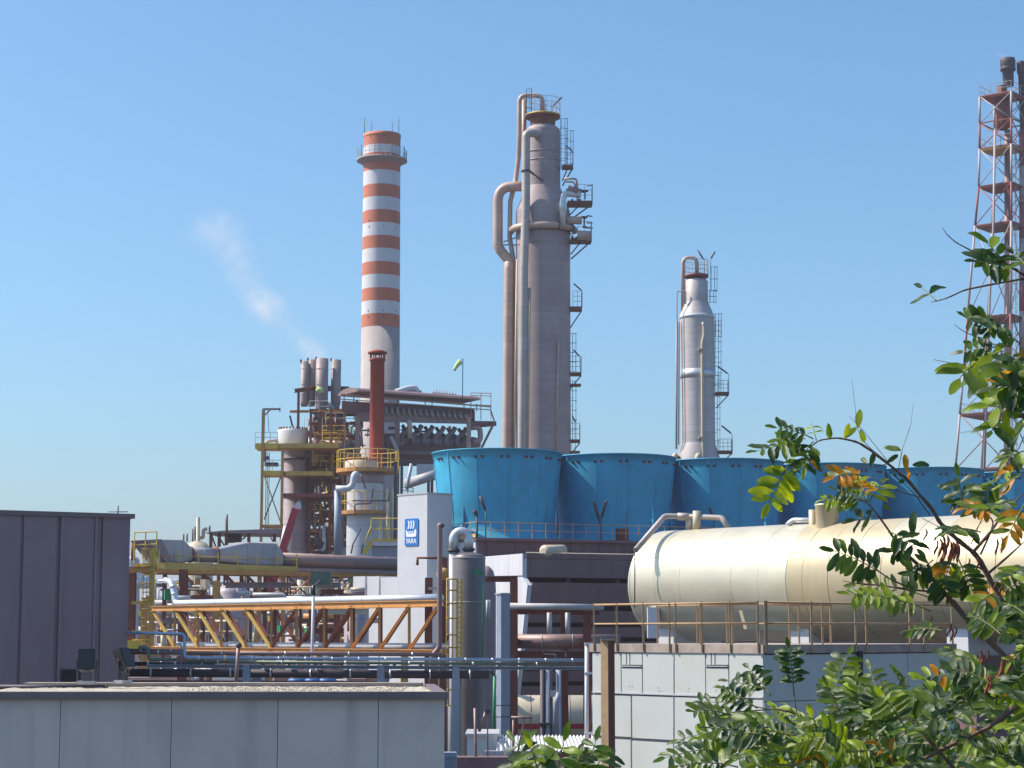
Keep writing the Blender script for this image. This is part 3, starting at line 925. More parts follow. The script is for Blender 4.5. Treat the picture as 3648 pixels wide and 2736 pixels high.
# ================================================================ white block with the sign
d0 = 134
kc = W('Q', 345, 700, d0)
kx = kc.x
vl, vr = Vector((-.707, .707, 0)), Vector((.707, .707, 0))
LLn, LRn = 2.97, 2.32
ztp = W('Q', 345, 408, d0).z
yb = Thing('white_lift_block', 'plain white square block tower bearing a blue ship sign', 'building', (kx, d0, 0))
c0 = Vector((kx, d0, 0))
pl = [c0, c0 + vr * LRn, c0 + vr * LRn + vl * LLn, c0 + vl * LLn]
yb.part('wall', MB().prism(pl, (0, 0, ztp - .12)), MAT['white'])
yb.part('roof_coping', MB().prism([p + (p - (pl[0] + pl[2]) / 2).normalized() * .06 + UP * (ztp - .12) for p in pl], (0, 0, .12)), MAT['grey_lt'])
yb.part('roof_hatch_rail', MB().railing([pl[3] + UP * ztp + vr * .4, pl[3] + UP * ztp + vr * 1.4], .5, .03, .5), MAT['dark'])
# sign on the sunlit left face: (s along face from the corner, z)
zq = lambda y: W('Q', 240, y, d0 + 1.2).z
zs0, zs1 = zq(790), zq(601)
xq = lambda x: (345 - x) / (345 - 133) * LLn
nl = Vector((-.707, -.707, 0))


def SP(x, y, o):
    return c0 + vl * xq(x) + nl * o + UP * zq(y)


def sq(pts, o, th):
    return MB().prism([SP(x, y, o) for x, y in pts], nl * th)


def rrect(x0, y0, x1, y1, r, n=5):
    out = []
    for cxx, cyy, a0 in ((x1 - r, y1 - r, 0), (x0 + r, y1 - r, 90), (x0 + r, y0 + r, 180), (x1 - r, y0 + r, 270)):
        for k in range(n + 1):
            a = R(a0 + 90 * k / n)
            out.append((cxx + r * math.cos(a), cyy + r * math.sin(a)))
    return out


sg = yb.part('sign_board', sq(rrect(189, 599, 285, 793, 8), .01, .05), MAT['signblue'])
E_ = lambda x, y: ((1200 + x * .40687 - 1350) / .49729, (1700 + y * .40687 - 1550) / .49729)
def ep(pts):
    return [E_(x, y) for x, y in pts]
# three sails
for k in range(3):
    o = k * 21
    yb.part('sail', sq(ep([(625 + o, 452), (633 + o, 430), (634 + o, 410), (629 + o, 382), (640 + o, 382), (645 + o, 410), (643 + o, 434), (635 + o, 455)]), .063, .015), MAT['signwhite'], sg)
# hull with prow and stern
hull = [(612, 458), (622, 472), (628, 484), (628, 476), (686, 476), (688, 470), (686, 464), (694, 456), (704, 470), (703, 500), (698, 524), (618, 524), (612, 500)]
yb.part('ship_hull', sq(ep(hull), .063, .015), MAT['signwhite'], sg)
for k in range(4):
    x = 634 + k * 14
    yb.part('shield_hole', sq(ep(rrect(x, 482, x + 8, 494, 3, 2)), .08, .006), MAT['signblue'], sg)
# lettering Y A R A
def stroke(pts, w=5.2):
    mb = MB()
    for (x0, y0), (x1, y1) in zip(pts[:-1], pts[1:]):
        L_ = math.hypot(x1 - x0, y1 - y0)
        nx, ny = -(y1 - y0) / L_ * w / 2, (x1 - x0) / L_ * w / 2
        mb.prism([SP(*E_(x0 + nx, y0 + ny), .063), SP(*E_(x1 + nx, y1 + ny), .063), SP(*E_(x1 - nx, y1 - ny), .063), SP(*E_(x0 - nx, y0 - ny), .063)], nl * (.012 + random.random() * .004))
    return mb
for nm, ss in (('letter_y', [[(613, 538), (623, 560)], [(633, 538), (622, 561)], [(622.5, 558), (622.5, 580)]]),
               ('letter_a', [[(631, 580), (642, 540)], [(642, 540), (653, 580)], [(635, 568), (650, 568)]]),
               ('letter_r', [[(660, 580), (660, 538)], [(658, 541), (672, 541)], [(673, 540), (673, 558)], [(672, 557), (660, 557)], [(665, 557), (677, 580)]]),
               ('letter_a', [[(680, 580), (691, 540)], [(691, 540), (702, 580)], [(684, 568), (699, 568)]])):
    mb = MB()
    for st in ss:
        q = stroke(st)
        mb.add(q.v, q.f)
    yb.part(nm, mb, MAT['signwhite'], sg)

# low white annexe behind the pipe bridge, its long side turned to the sun
ap0 = W('E', 800, 1200, 139)
an = Thing('white_annexe', 'plain white low building behind the orange truss, split by dark gaps', 'building', (ap0.x, ap0.y, 0))
def APT(x, y):
    o = Vector((0, 0, CAM_Z))
    dv_ = W('E', x, y, 10.0) - o
    return o + dv_ * ((ap0 - o).dot(nl) / dv_.dot(nl))
for x0, x1, yt in ((140, 243, 868), (264, 366, 868), (382, 700, 875), (714, 800, 905)):
    p, q = APT(x0, 1200), APT(x1, 1200)
    zt_ = APT((x0 + x1) / 2, yt).z
    p.z = q.z = 0
    an.part('wall_panel', MB().prism([p, q, q - nl * 2.5, p - nl * 2.5], (0, 0, zt_)), MAT['white'])
p, q = APT(150, 1200), APT(790, 1200)
p.z = q.z = 0
an.part('core_wall', MB().prism([p - nl * .5, q - nl * .5, q - nl * 2.2, p - nl * 2.2], (0, 0, 11.5)), MAT['bluegrey'])
# ================================================================ left vessel in its yellow steel frame
DV = 215
wa = lambda x, y, d=DV: W('A', x, y, d)
za = lambda y, d=DV: W('A', 420, y, d).z
cx = wa(432, 1200).x
cy = DV
k = LEN('A', 1, DV)
v1 = Thing('left_process_vessel', 'grey upright vessel with white bolted head inside the left yellow platforms', 'vessel', (cx, cy, 0))
v1.part('shell', MB().lathe(cx, cy, [(122 * k, 0), (122 * k, za(1410)), (112 * k, za(1395)), (118 * k, za(960))], 48, False), MAT['vessel'])
v1.part('lower_skirt', MB().lathe(cx, cy, [(150 * k, 0), (140 * k, za(1900)), (123 * k, za(1640))], 48, False), MAT['vessel'])
v1.part('white_head', MB().lathe(cx + -34 * k, cy, [(128 * k, za(975)), (134 * k, za(945)), (136 * k, za(830)), (130 * k, za(815)), (0, za(808))], 48, False), MAT['white'])
for i in range(26):
    a = 2 * math.pi * i / 26
    p = Vector((cx - 34 * k + 122 * k * math.cos(a), cy + 122 * k * math.sin(a), za(822)))
    v1.part('bolt', MB().tube([p, p + UP * 26 * k], 8 * k, 6), MAT['maroon'])
v1.part('side_duct', MB().tube([wa(560, 1000), wa(560, 1650)], 30 * k, 14), MAT['vessel'])
for y in (1070, 1395, 1200):
    v1.part('girth_flange', MB().lathe(cx, cy, [(118 * k, za(y + 12)), (132 * k, za(y + 12)), (132 * k, za(y - 8)), (118 * k, za(y - 8))], 48, False), MAT['dark'])

fr = Thing('yellow_platform_frame', 'orange and yellow steel frame with platforms round the left vessel', 'steel frame', (cx, cy - 3, 0))
FY = DV - 5
for x, x2 in ((142, 122), (312, 298)):
    top = wa(x, 985 if x > 200 else 640, FY)
    low = wa(x2, 1700, FY)
    fr.part('front_post', MB().ibeam(Vector((low.x, FY, 0)), top, 22 * k, 22 * k), MAT['orange'])
for x in (560, 735):
    p = wa(x, 640, FY + 3)
    fr.part('rear_post', MB().ibeam(Vector((p.x, FY + 3, 0)), p, 20 * k, 20 * k), MAT['maroon'])
for y, x0, x1, mt, th in ((955, 70, 270, 'yellow', 46), (1192, 135, 320, 'yellow', 40), (1655, 125, 320, 'orange', 22), (1385, 310, 760, 'maroon', 30), (952, 275, 800, 'yel_dull', 38), (1195, 335, 745, 'yel_dull', 36)):  # yellow left ends painted as sunlit, dull yellow right stretches as shaded
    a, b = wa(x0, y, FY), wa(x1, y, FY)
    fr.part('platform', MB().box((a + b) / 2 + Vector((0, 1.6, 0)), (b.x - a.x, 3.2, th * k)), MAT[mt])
for y, x0, x1 in ((930, 72, 268), (1175, 140, 300), (935, 660, 790)):
    fr.part('railing', MB().railing([wa(x0, y, FY), wa(x1, y, FY)], 1.15, .03, .8), MAT['yellow' if x0 > 600 else 'grey'])
for a, b in (((150, 1215), (300, 1640)), ((300, 1215), (150, 1600)), ((150, 1665), (250, 1830)), ((300, 1665), (200, 1840))):
    fr.part('cross_brace', MB().tube([wa(*a, FY), wa(*b, FY)], .07, 6), MAT['dark' if a[0] > 200 else 'tanrail'])
for x in (168, 182, 196):
    fr.part('cable', MB().tube([wa(x, 1010, FY + .4), wa(x - 8, 1700, FY + .4)], .035, 5), MAT['dark'])
fr.part('white_elbow', MB().pipe([wa(265, 930, FY + 1), wa(255, 905, FY + 1), wa(155, 915, FY + 1), wa(150, 1095, FY + 1)], 15 * k, .6, 12), MAT['grey_lt'])
fr.part('hose_reel', MB().tube([wa(182, 1045, FY + .5), wa(182, 1075, FY + .5)], 12 * k, 10), MAT['blue_drum'])
fr.part('grey_box', MB().box((wa(215, 1118, FY + 1)), (110 * k, 1.2, 30 * k)), MAT['dark'])

jb = Thing('jib_crane', 'rusty jib crane post with short arm above the left platform', 'crane', wa(140, 930, FY))
jb.part('mast', MB().beam(wa(140, 985, FY), wa(148, 628, FY), 20 * k), MAT['brown_pipe'])
jb.part('arm', MB().ibeam(wa(140, 633, FY), wa(288, 633, FY), 12 * k, 16 * k), MAT['brown_pipe'])
jb.part('knee_brace', MB().beam(wa(150, 690, FY), wa(205, 640, FY), 10 * k), MAT['brown_pipe'])
jb.part('stop_plate', MB().box(wa(288, 637, FY), (8 * k, .3, 34 * k)), MAT['brown_pipe'])
jb.part('rope', MB().tube([wa(180, 640, FY), wa(192, 830, FY)], .03, 5), MAT['dark'])

# ================================================================ four stacks and the process structure
ST = [('leftmost and slimmest', 503, 34, 215, 605, 0), ('second from the left', 566, 36, 201, 605, .6), ('tallest and widest', 656, 56, 192, 1000, -.6), ('rightmost, half in shadow', 778, 45, 203, 1000, .4)]
for nm, x, r, y0, y1, dd in ST:
    d = DV + 4 + dd
    q = wa(x, 400, d)
    t = Thing('exhaust_stack', 'short grey round exhaust stack in a row of four, ' + nm, 'stack', (q.x, d, wa(x, y1, d).z), 'four grey exhaust stacks')
    t.part('shell', MB().lathe(q.x, d, [(r * .72 * k, wa(x, y1, d).z), (r * .8 * k, wa(x, 610, d).z), (r * k, wa(x, 580, d).z), (r * k, wa(x, y0, d).z), (r * .9 * k, wa(x, y0, d).z), (r * .9 * k, wa(x, y0 + 40, d).z)], 32, True), MAT['stackgrey'])
    for y in (285, 420, 500):
        t.part('joint_ring', MB().lathe(q.x, d, [(r * k, wa(x, y, d).z), (r * 1.04 * k, wa(x, y, d).z), (r * 1.04 * k, wa(x, y - 5, d).z), (r * k, wa(x, y - 5, d).z)], 32, False), MAT['grey'])
    t.part('lifting_lug', MB().box((q.x - r * .95 * k, d - .2, wa(x, y0 - 2, d).z), (.18, .18, .3)), MAT['dark'])
windsock(wa(605, 900, DV + 2), wa(607, 470, DV + 2), WS('A', [(612, 478), (628, 462), (648, 466), (664, 488)], DV + 2), [.25, .3, .26, .12], 'limp pale green windsock hanging before the widest grey exhaust stack')

ps = Thing('process_structure', 'tangled dark red steel structure packed with pipes below the four stacks', 'steel structure', (wa(700, 1200).x, DV + 3, 0))
P0, P1 = DV - 1, DV + 7
cols_x = [452, 560, 650, 740, 850, 962]
for x in cols_x:
    for d in (P0, P1):
        top = wa(x, 470 if x == 452 else (655 if x < 900 else 560), d)
        ps.part('post', MB().ibeam(Vector((top.x, d, 0)), top, .26, .26), MAT[random.choice(['maroon', 'maroon', 'brown_pipe', 'dkmetal'])])
for y, mt in ((655, 'orange'), (760, 'maroon'), (870, 'maroon'), (1000, 'maroon'), (1130, 'maroon'), (1260, 'maroon'), (1420, 'maroon'), (1560, 'maroon'), (1700, 'orange'), (1850, 'maroon')):
    for d in (P0, P1):
        a, b = wa(375 if y == 655 else 545, y, d), wa(965, y - (10 if y == 655 else 0), d)
        ps.part('beam', MB().ibeam(a, b, .2, .28), MAT[mt])
    if y in (655, 1000, 1420, 1700):
        a, b = wa(560, y, P0 + 3), wa(960, y, P0 + 3)
        ps.part('floor_grating', MB().box((a + b) / 2 + Vector((0, 1, 0)), (b.x - a.x, 6.5, .12)), MAT['dark'])
ps.part('gantry_beam', MB().ibeam(wa(420, 472, P0), wa(645, 442, P1 - 2), .3, .45), MAT['maroon'])
ps.part('gantry_beam', MB().ibeam(wa(645, 450, P1 - 2), wa(890, 460, P1), .4, .6), MAT['dark'])
ps.part('strut', MB().beam(wa(375, 690, P0), wa(400, 790, P0), .18), MAT['dark'])
ps.part('yellow_hopper', MB().prism([wa(672, 706, P0 - .3), wa(725, 690, P0 - .3), wa(715, 722, P0 - .3), wa(685, 728, P0 - .3)], (0, .8, 0)), MAT['yellow'])
rr = random.Random(12)
pm = ['cream', 'brown_pipe', 'grey', 'grey_lt', 'brown_pipe', 'dark', 'clad_pipe', 'orange', 'yellow', 'maroon', 'white', 'alu']
for i in range(300):
    x = rr.uniform(545, 960)
    y = rr.uniform(690, 1950)
    d = rr.uniform(P0 - .6, P1)
    L = rr.choice([60, 90, 140, 220, 320])
    r = rr.choice([.06, .08, .1, .12, .16, .22, .3, .42])
    mt = MAT[rr.choice(pm)]
    m = rr.random()
    if m < .34:
        pts = [wa(x, y, d), wa(x, y + L, d), wa(x + rr.uniform(-60, 60), y + L, d - rr.uniform(-1, 1))]
    elif m < .62:
        pts = [wa(x, y, d), wa(min(985, x + L), y, d), wa(min(985, x + L), y + rr.uniform(-120, 120), d)]
    elif m < .8:
        pts = [wa(x, y, d), wa(x + rr.uniform(-120, 120), y + L * .8, d)]
    else:
        pts = [wa(x, y, d), wa(x, y - L * .5, d), wa(x + L * .4, y - L * .5, d), wa(x + L * .4, y + L * .3, d)]
    ps.part('pipe', MB().pipe(pts, r, r * 2.5, 8), mt)
for i in range(46):
    x = rr.uniform(550, 930)
    y = rr.choice([900, 940, 1040, 1290, 1340, 1480, 1520, 1600, 1640, 1760, 1820]) + rr.uniform(-15, 15)
    d = rr.uniform(P0 - .8, P0 + 1)
    L = rr.uniform(30, 110)
    mt = MAT[rr.choice(['yellow', 'yellow', 'yel_dull', 'orange'])]
    a = rr.choice([(L, 0), (L, -6), (L * .3, -L), (4, -L)])
    ps.part('rail_bar', MB().beam(wa(x, y, d), wa(x + a[0], y + a[1], d), .09, .14), mt)
# thin bracing, handrails and risers that make the structure lacy
for i in range(150):
    x = rr.uniform(470, 985)
    y = rr.uniform(670, 1900)
    d = rr.uniform(P0 - 1.2, P1)
    m = rr.random()
    L = rr.uniform(40, 150)
    a = (L, 0) if m < .3 else ((0, L * 1.6) if m < .62 else (rr.choice([-1, 1]) * L * .7, L))
    mt = rr.choice(['dark', 'dark', 'maroon', 'cream', 'grey_lt', 'yellow', 'brown_pipe', 'alu', 'dkmetal'])
    ps.part('thin_bar', MB().tube([wa(x, y, d), wa(x + a[0], y + a[1], d)], rr.choice([.03, .04, .06]), 5), MAT[mt])
for y, x0, x1 in ((655, 545, 720), (1000, 640, 800), (1130, 560, 730), (1260, 570, 730), (1420, 545, 735), (1560, 545, 735), (870, 660, 860), (760, 690, 950)):
    ps.part('handrail', MB().railing([wa(x0, y, P0 - .6), wa(x1, y, P0 - .6)], 1.15, .04, 1.0, (1, .5)), MAT[rr.choice(['yellow', 'yel_dull', 'yellow', 'grey_lt'])])
for i in range(9):
    x = rr.uniform(560, 900)
    y = rr.uniform(800, 1700)
    q = wa(x, y, rr.uniform(P0, P1 - 3))
    r = rr.uniform(.35, .7)
    ps.part('small_vessel', MB().lathe(q.x, q.y, [(r * .4, q.z - 1.4), (r, q.z - 1.1), (r, q.z + .9), (r * .3, q.z + 1.2)], 18, True), MAT[rr.choice(['vessel', 'grey', 'brown_pipe'])])
for x0, y0, x1, y1 in ((640, 640, 900, 1000), (760, 660, 900, 860), (900, 870, 820, 1060), (700, 900, 560, 1240), (740, 1430, 580, 1640)):
    ps.part('diagonal_duct', MB().beam(wa(x0, y0, P0 + 1), wa(x1, y1, P0 + 1), .3), MAT['brown_pipe'])

# ================================================================ rust red stack
DR = 209
kr = LEN('A', 1, DR)
q = W('A', 1139, 600, DR)
zr_ = lambda y: W('A', 1139, y, DR).z
rs = Thing('rust_stack', 'rust red round stack with a flat conical rain hood', 'stack', (q.x, DR, 0))
rs.part('shell', MB().lathe(q.x, DR, [(66 * kr, 0), (66 * kr, zr_(1060)), (62 * kr, zr_(215)), (70 * kr, zr_(212)), (72 * kr, zr_(196)), (66 * kr, zr_(190)), (60 * kr, zr_(190)), (60 * kr, zr_(260))], 40, False), MAT['rust'])
for i in range(8):
    a = 2 * math.pi * (i + .4) / 8
    p = Vector((q.x + 64 * kr * math.cos(a), DR + 64 * kr * math.sin(a), zr_(196)))
    rs.part('hood_leg', MB().beam(p, p + UP * (zr_(148) - zr_(196)), .12), MAT['maroon'])
rs.part('rain_hood', MB().lathe(q.x, DR, [(0, zr_(145)), (84 * kr, zr_(150)), (86 * kr, zr_(135)), (40 * kr, zr_(116)), (0, zr_(110))], 40, False), MAT['rust'])

# ================================================================ right white vessel
DU = 205
ku = LEN('A', 1, DU)
q = W('A', 1035, 1300, DU)
zu = lambda y: W('A', 1035, y, DU).z
v2 = Thing('white_process_vessel', 'white upright vessel with red bolted head and ring platforms', 'vessel', (q.x, DU, 0))
v2.part('shell', MB().lathe(q.x, DU, [(160 * ku, 0), (160 * ku, zu(1290))], 48, False), MAT['vessel_w'])
v2.part('upper_shell', MB().lathe(q.x, DU, [(160 * ku, zu(1290)), (166 * ku, zu(1286)), (166 * ku, zu(1195)), (140 * ku, zu(1180))], 48, False), MAT['vessel'])
v2.part('head_ring', MB().lathe(q.x - 30 * ku, DU, [(150 * ku, zu(1180)), (150 * ku, zu(1095)), (140 * ku, zu(1088)), (0, zu(1085))], 48, False), MAT['cream'])
for i in range(30):
    a = 2 * math.pi * i / 30
    p = Vector((q.x - 20 * ku + 132 * ku * math.cos(a), DU + 132 * ku * math.sin(a), zu(1092)))
    v2.part('bolt', MB().tube([p, p + UP * 32 * ku], 9 * ku, 6), MAT['rust'])
for y, rr0, mt in ((1172, 300, 'orange'), (1540, 285, 'orange')):
    z = zu(y)
    v2.part('ring_platform', MB().lathe(q.x + 20 * ku, DU, [(150 * ku, z - .25), (rr0 * ku * .92, z - .25), (rr0 * ku * .92, z + .12), (150 * ku, z + .12)], 20, False, False), MAT[mt])
    v2.part('ring_railing', MB().railing(ring_pts(q.x + 20 * ku, DU, z + .12, rr0 * ku * .9, 16), 1.9, .045, 1.4, (1, .5), True), MAT['yellow'])
v2.part('white_elbow', MB().pipe([W('A', 985, 1230, DU - 4.0), W('A', 938, 1188, DU - 5.2), W('A', 925, 1330, DU - 5.2), W('A', 778, 1330, DU - 5.2)], 27 * ku, 1.2, 16), MAT['white'])
v2.part('blue_leg_pipe', MB().tube([W('A', 795, 1345, DU - 4.5), W('A', 795, 1950, DU - 4.5)], 32 * ku, 18), MAT['bluegrey'])
for pts in ([(995, 1195), (1040, 1330)], [(1110, 1300), (1085, 1460), (945, 1465), (945, 1560)], [(925, 1435), (1240, 1435)], [(1240, 1340), (1240, 1440)]):
    v2.part('thin_line', MB().pipe([W('A', a, b, DU - 5.0) for a, b in pts], .07, .2, 6), MAT['dark'])
for x in (1235, 1285):
    v2.part('side_pipe', MB().tube([W('A', x, 1330, DU - 3), W('A', x, 1950, DU - 3)], .22, 10), MAT['cream'])
# stairs and yellow landing beside the sign block
ls = Thing('yellow_landing', 'grey landing with yellow railing and stair left of the white sign block', 'platform', (W('E', 410, 600, 160).x, 160, 0))
a, b = W('E', 300, 570, 160), W('E', 540, 570, 160)
ls.part('floor', MB().box((a + b) / 2 + Vector((0, 1.5, -.1)), (b.x - a.x, 3, .35)), MAT['white'])
ls.part('wall', MB().box(((a.x + b.x) / 2, 161.6, a.z / 2 - .3), (b.x - a.x - .1, 2.6, a.z)), MAT['bluegrey'])
ls.part('kickplate', MB().beam(a + UP * .16, b + UP * .16, .06, .2), MAT['yellow'])
ls.part('railing', MB().railing([a, b], 1.9, .05, .75, (1, .55)), MAT['yellow'])
ls.part('stair_stringer', MB().beam(a, W('E', 235, 670, 160), .12, .35), MAT['yellow'])
ls.part('stair_handrail', MB().tube([a + UP * 1.3, W('E', 235, 590, 160)], .05, 6), MAT['yellow'])
for x in (210, 300):
    ls.part('handrail', MB().tube([W('E', x, 450, 161), W('E', x - 70, 590, 161), W('E', x - 85, 670, 161)], .06, 6), MAT['dark'])

# ================================================================ long roofed cooler rack
kk = LEN('A', 1, 216)


def RK(x, y, o=0.0):
    """point on the rack line: x measured in the window, y above it, o metres behind"""
    d = 212 + (x - 830) / 1300 * 9 + o
    return W('A', x, y, d)


cr = Thing('roofed_cooler_rack', 'long dark roofed pipe rack with curved pipes beside the rust stack', 'pipe rack', RK(1500, 900) * 1 - Vector((0, 0, RK(1500, 900).z)))
secs = []
for x, dy in ((880, 0), (1950, 74)):
    p = RK(x, 470 + dy, 1.5)
    dirv = (RK(1950, 544, 1.5) - RK(880, 470, 1.5))
    sd = Vector((dirv.y, -dirv.x, 0)).normalized()
    top = []
    for t in range(9):
        a = math.pi * t / 8
        top.append(p + sd * math.cos(a) * 2.6 + UP * (math.sin(a) * .62 - .35))
    secs.append(top)
cr.part('curved_roof', MB().loft(secs, False), MAT['brown_pipe'])
for y0, y1, mt, th in ((505, 612, 'clad_pipe', .16), (545, 640, 'clad_pipe', .1)):
    cr.part('roof_rail', MB().beam(RK(820, y0), RK(2135, y1), .12, th), MAT[mt])
for x in (850, 935, 1320, 1560, 1620, 1900, 2010, 2135):
    yy = 500 + (x - 820) / 1300 * 100
    cr.part('roof_post', MB().beam(RK(x, yy + 60), RK(x, yy - (40 if x in (1560, 1620) else 5)), .1), MAT['dark'])
dk = [RK(830, 560, .4), RK(1990, 625, .4), RK(1990, 720, .4), RK(830, 650, .4)]
cr.part('tube_bundle_side', MB().prism(dk, (0, 4, 0)), MAT['dkconc'])
for i in range(16):
    x = 1215 + i * 50
    if x < 1960:
        cr.part('header_nozzle', MB().pipe([RK(x, 610 + i * 4), RK(x + 6, 650 + i * 4, -.5), RK(x + 14, 690 + i * 3)], .12, .2, 8), MAT[rr.choice(['cream', 'grey', 'clad_pipe'])])
cr.part('main_girder', MB().ibeam(RK(965, 700), RK(1950, 722), .4, 1.0), MAT['brown_pipe'])
cr.part('rear_girder', MB().ibeam(RK(965, 700, 4), RK(1950, 722, 4), .4, 1.0), MAT['maroon'])
cr.part('cantilever_deck', MB().prism([RK(1945, 735), RK(2182, 738), RK(2182, 752), RK(1945, 775)], (0, 3.5, 0)), MAT['dkconc'])
cr.part('cantilever_railing', MB().railing([RK(1960, 725), RK(2135, 728)], 3.0, .05, 1.1, (1, .9, .55)), MAT['clad_pipe'])
cr.part('cantilever_brace', MB().beam(RK(2160, 760), RK(2050, 980), .22), MAT['brown_pipe'])
cr.part('end_strut', MB().beam(RK(2135, 650), RK(2165, 735), .12), MAT['brown_pipe'])
for x in (970, 1318, 1942):
    for o in (0, 4):
        t_ = RK(x, 705, o)
        cr.part('rack_post', MB().ibeam(Vector((t_.x, t_.y, 0)), t_, .5, .5), MAT['clad_pipe' if x == 1942 else 'brown_pipe'])
# S-shaped pipes under the bundle
for i in range(6):
    x = 1370 + i * 98
    y = 770 + i * 6
    cr.part('swan_neck_pipe', MB().pipe([RK(x + 60, y, 1), RK(x + 40, y + 40, 1), RK(x - 25, y + 95, 1), RK(x - 20, y + 160, 1)], .27, 1.2, 12), MAT['dkmetal'])
    cr.part('cross_neck_pipe', MB().pipe([RK(x - 10, y + 5, 2.5), RK(x + 30, y + 60, 2.5), RK(x + 75, y + 80, 2.5), RK(x + 60, y + 165, 2.5)], .2, 1.0, 10), MAT['dkmetal'])
cr.part('vent_elbow', MB().pipe([RK(1425, 890, -.6), RK(1425, 755, -.6), RK(1405, 735, -.6)], .28, .5, 12), MAT['cream'])
cr.part('end_loop_pipe', MB().pipe([RK(1955, 795, .5), RK(2040, 790, .5), RK(2045, 915, .5), RK(1965, 918, .5)], .3, .8, 12), MAT['clad_pipe'])
for y0, y1, r, mt in ((905, 935, .75, 'dkmetal'), (965, 985, .55, 'dkconc'), (1010, 1030, .5, 'brown_pipe'), (1055, 1070, .5, 'maroon'), (1090, 1095, .5, 'dkconc')):
    e = 1990 if y0 < 960 else 1960
    cr.part('long_header', MB().tube([RK(1200, y0, 2), RK(e, y1, 2)], r, 14), MAT[mt])
cr.part('long_header_end', MB().sphere(RK(1990, 938, 2), .75, 14, 8), MAT['dkmetal'])
cr.part('sagging_pipe', MB().pipe([RK(1260, 870, -.8), RK(1310, 985, -.8), RK(1330, 1090, -.8)], .18, .4, 10), MAT['grey_lt'])
for i in range(24):
    x = rr.uniform(1000, 1900)
    y = rr.uniform(760, 900) + (x - 1300) * .03
    L = rr.uniform(30, 120)
    m = rr.random()
    pts = [RK(x, y, rr.uniform(0, 4)), RK(x + (L if m < .5 else rr.uniform(-10, 10)), y + (0 if m < .5 else L), rr.uniform(0, 4))]
    cr.part('small_pipe', MB().tube(pts, rr.choice([.06, .1, .16]), 7), MAT[rr.choice(['dkmetal', 'brown_pipe', 'dark', 'cream'])])
rp_ = Thing('roof_vent_pipe', 'white bent vent pipe lying on the long cooler roof beside the chimney', 'pipe', RK(1400, 490, 2))
rp_.part('pipe_run', MB().pipe([RK(1300, 488, 1.5), RK(1400, 456, 2), RK(1480, 446, 2), RK(1492, 530, 2)], .36, .8, 14), MAT['white'])
rp_.part('dark_end', MB().tube([RK(1496, 470, 2.4), RK(1498, 530, 2.4)], .4, 12), MAT['dkmetal'])
va = Thing('valve_cluster', 'cluster of thin grey valve stems on the far cooler roof', 'valves', RK(1720, 520, 4))
va.part('header', MB().tube([RK(1615, 500, 4), RK(1840, 522, 4)], .12, 8), MAT['grey'])
for i in range(9):
    x = 1630 + i * 24
    v = va.part('stem', MB().tube([RK(x, 520, 4), RK(x + rr.uniform(-4, 4), 455 + rr.uniform(-6, 15) + i * 3, 4)], .07, 6), MAT['grey'])
    va.part('cross_bar', MB().tube([RK(x - 10, 490 + i * 2, 4), RK(x + 12, 490 + i * 2, 4)], .06, 6), MAT['grey'], v)
# duct between rack and blue stacks
gd = Thing('grey_slanting_duct', 'grey slanting duct emerging behind the nearest blue stack', 'duct', W('A', 1500, 1300, 175))
gd.part('duct', MB().tube([W('A', 1400, 1285, 176), W('A', 1660, 1205, 174)], LEN('A', 44, 175), 18), MAT['grey'])
gd.part('panel_left', MB().box(W('A', 1560, 1170, 178), (LEN('A', 150, 178), .3, LEN('A', 110, 178))), MAT['grey_lt'])
for x in (1590, 1620, 1300, 1355):
    t_ = W('A', x, 1090, 178)
    gd.part('support', MB().beam(Vector((t_.x, 178, 0)), t_, .25), MAT['dark'])
gd.part('hose', MB().pipe([W('A', 1440, 1110, 174), W('A', 1415, 1240, 174), W('A', 1400, 1340, 174)], .16, .5, 8), MAT['grey_lt'])
# ================================================================ duct line with walkway (second pipe bridge)
def DK(x, y, o=0.0):
    """point on the duct line, x in window D, y in window D at the line's own depth"""
    d = 140 + (x - 390) / 1220 * 8.6
    p = W('D', x, y, d)
    return p + Vector((-.55, .83, 0)) * o


DKDIR = (DK(1610, 545) - DK(390, 510))
DKDIR.z = 0
DKDIR.normalize()
DKS = Vector((-DKDIR.y, DKDIR.x, 0))          # away from the viewer


def sec(x, yt, yb, e, wid=None):
    """closed cross section of the duct: superellipse between yt and yb"""
    a, b = DK(x, yt), DK(x, yb)
    c = (a + b) / 2 + DKS * 1.0
    hh = (a.z - b.z) / 2
    ww = wid or hh
    out = []
    for t in range(24):
        an = 2 * math.pi * t / 24 + math.pi / 24
        ca, sa = math.cos(an), math.sin(an)
        out.append(c + DKS * ww * math.copysign(abs(ca) ** (2 / e), ca) + UP * hh * math.copysign(abs(sa) ** (2 / e), sa))
    return out


du = Thing('air_duct', 'grey sheet metal intake duct with flared boxes and a round neck', 'duct', (DK(900, 500).x, DK(900, 500).y, DK(900, 520).z))
m_duct = M('duct_sheet', (.36, .34, .37), .5, .25, var=.1, scale=1.2, streak=.25, stain=(.26, .22, .24))
du.part('intake_box', MB().loft([sec(432, 297, 500, 12), sec(640, 301, 508, 12), sec(745, 372, 486, 5)]), m_duct)
hood = [DK(310, 302), DK(430, 296), DK(530, 505), DK(500, 505)]
du.part('intake_hood', MB().prism([DK(312, 302), DK(432, 296), DK(536, 502), DK(470, 500)], DKS * 2.2), MAT['dkmetal'])
du.part('round_neck', MB().loft([sec(745, 365, 492, 2), sec(965, 370, 498, 2)], True), m_duct)
for x in (742, 962):
    du.part('flange', MB().loft([sec(x, 355, 500, 2), sec(x + 14, 356, 501, 2)], True), MAT['maroon'])
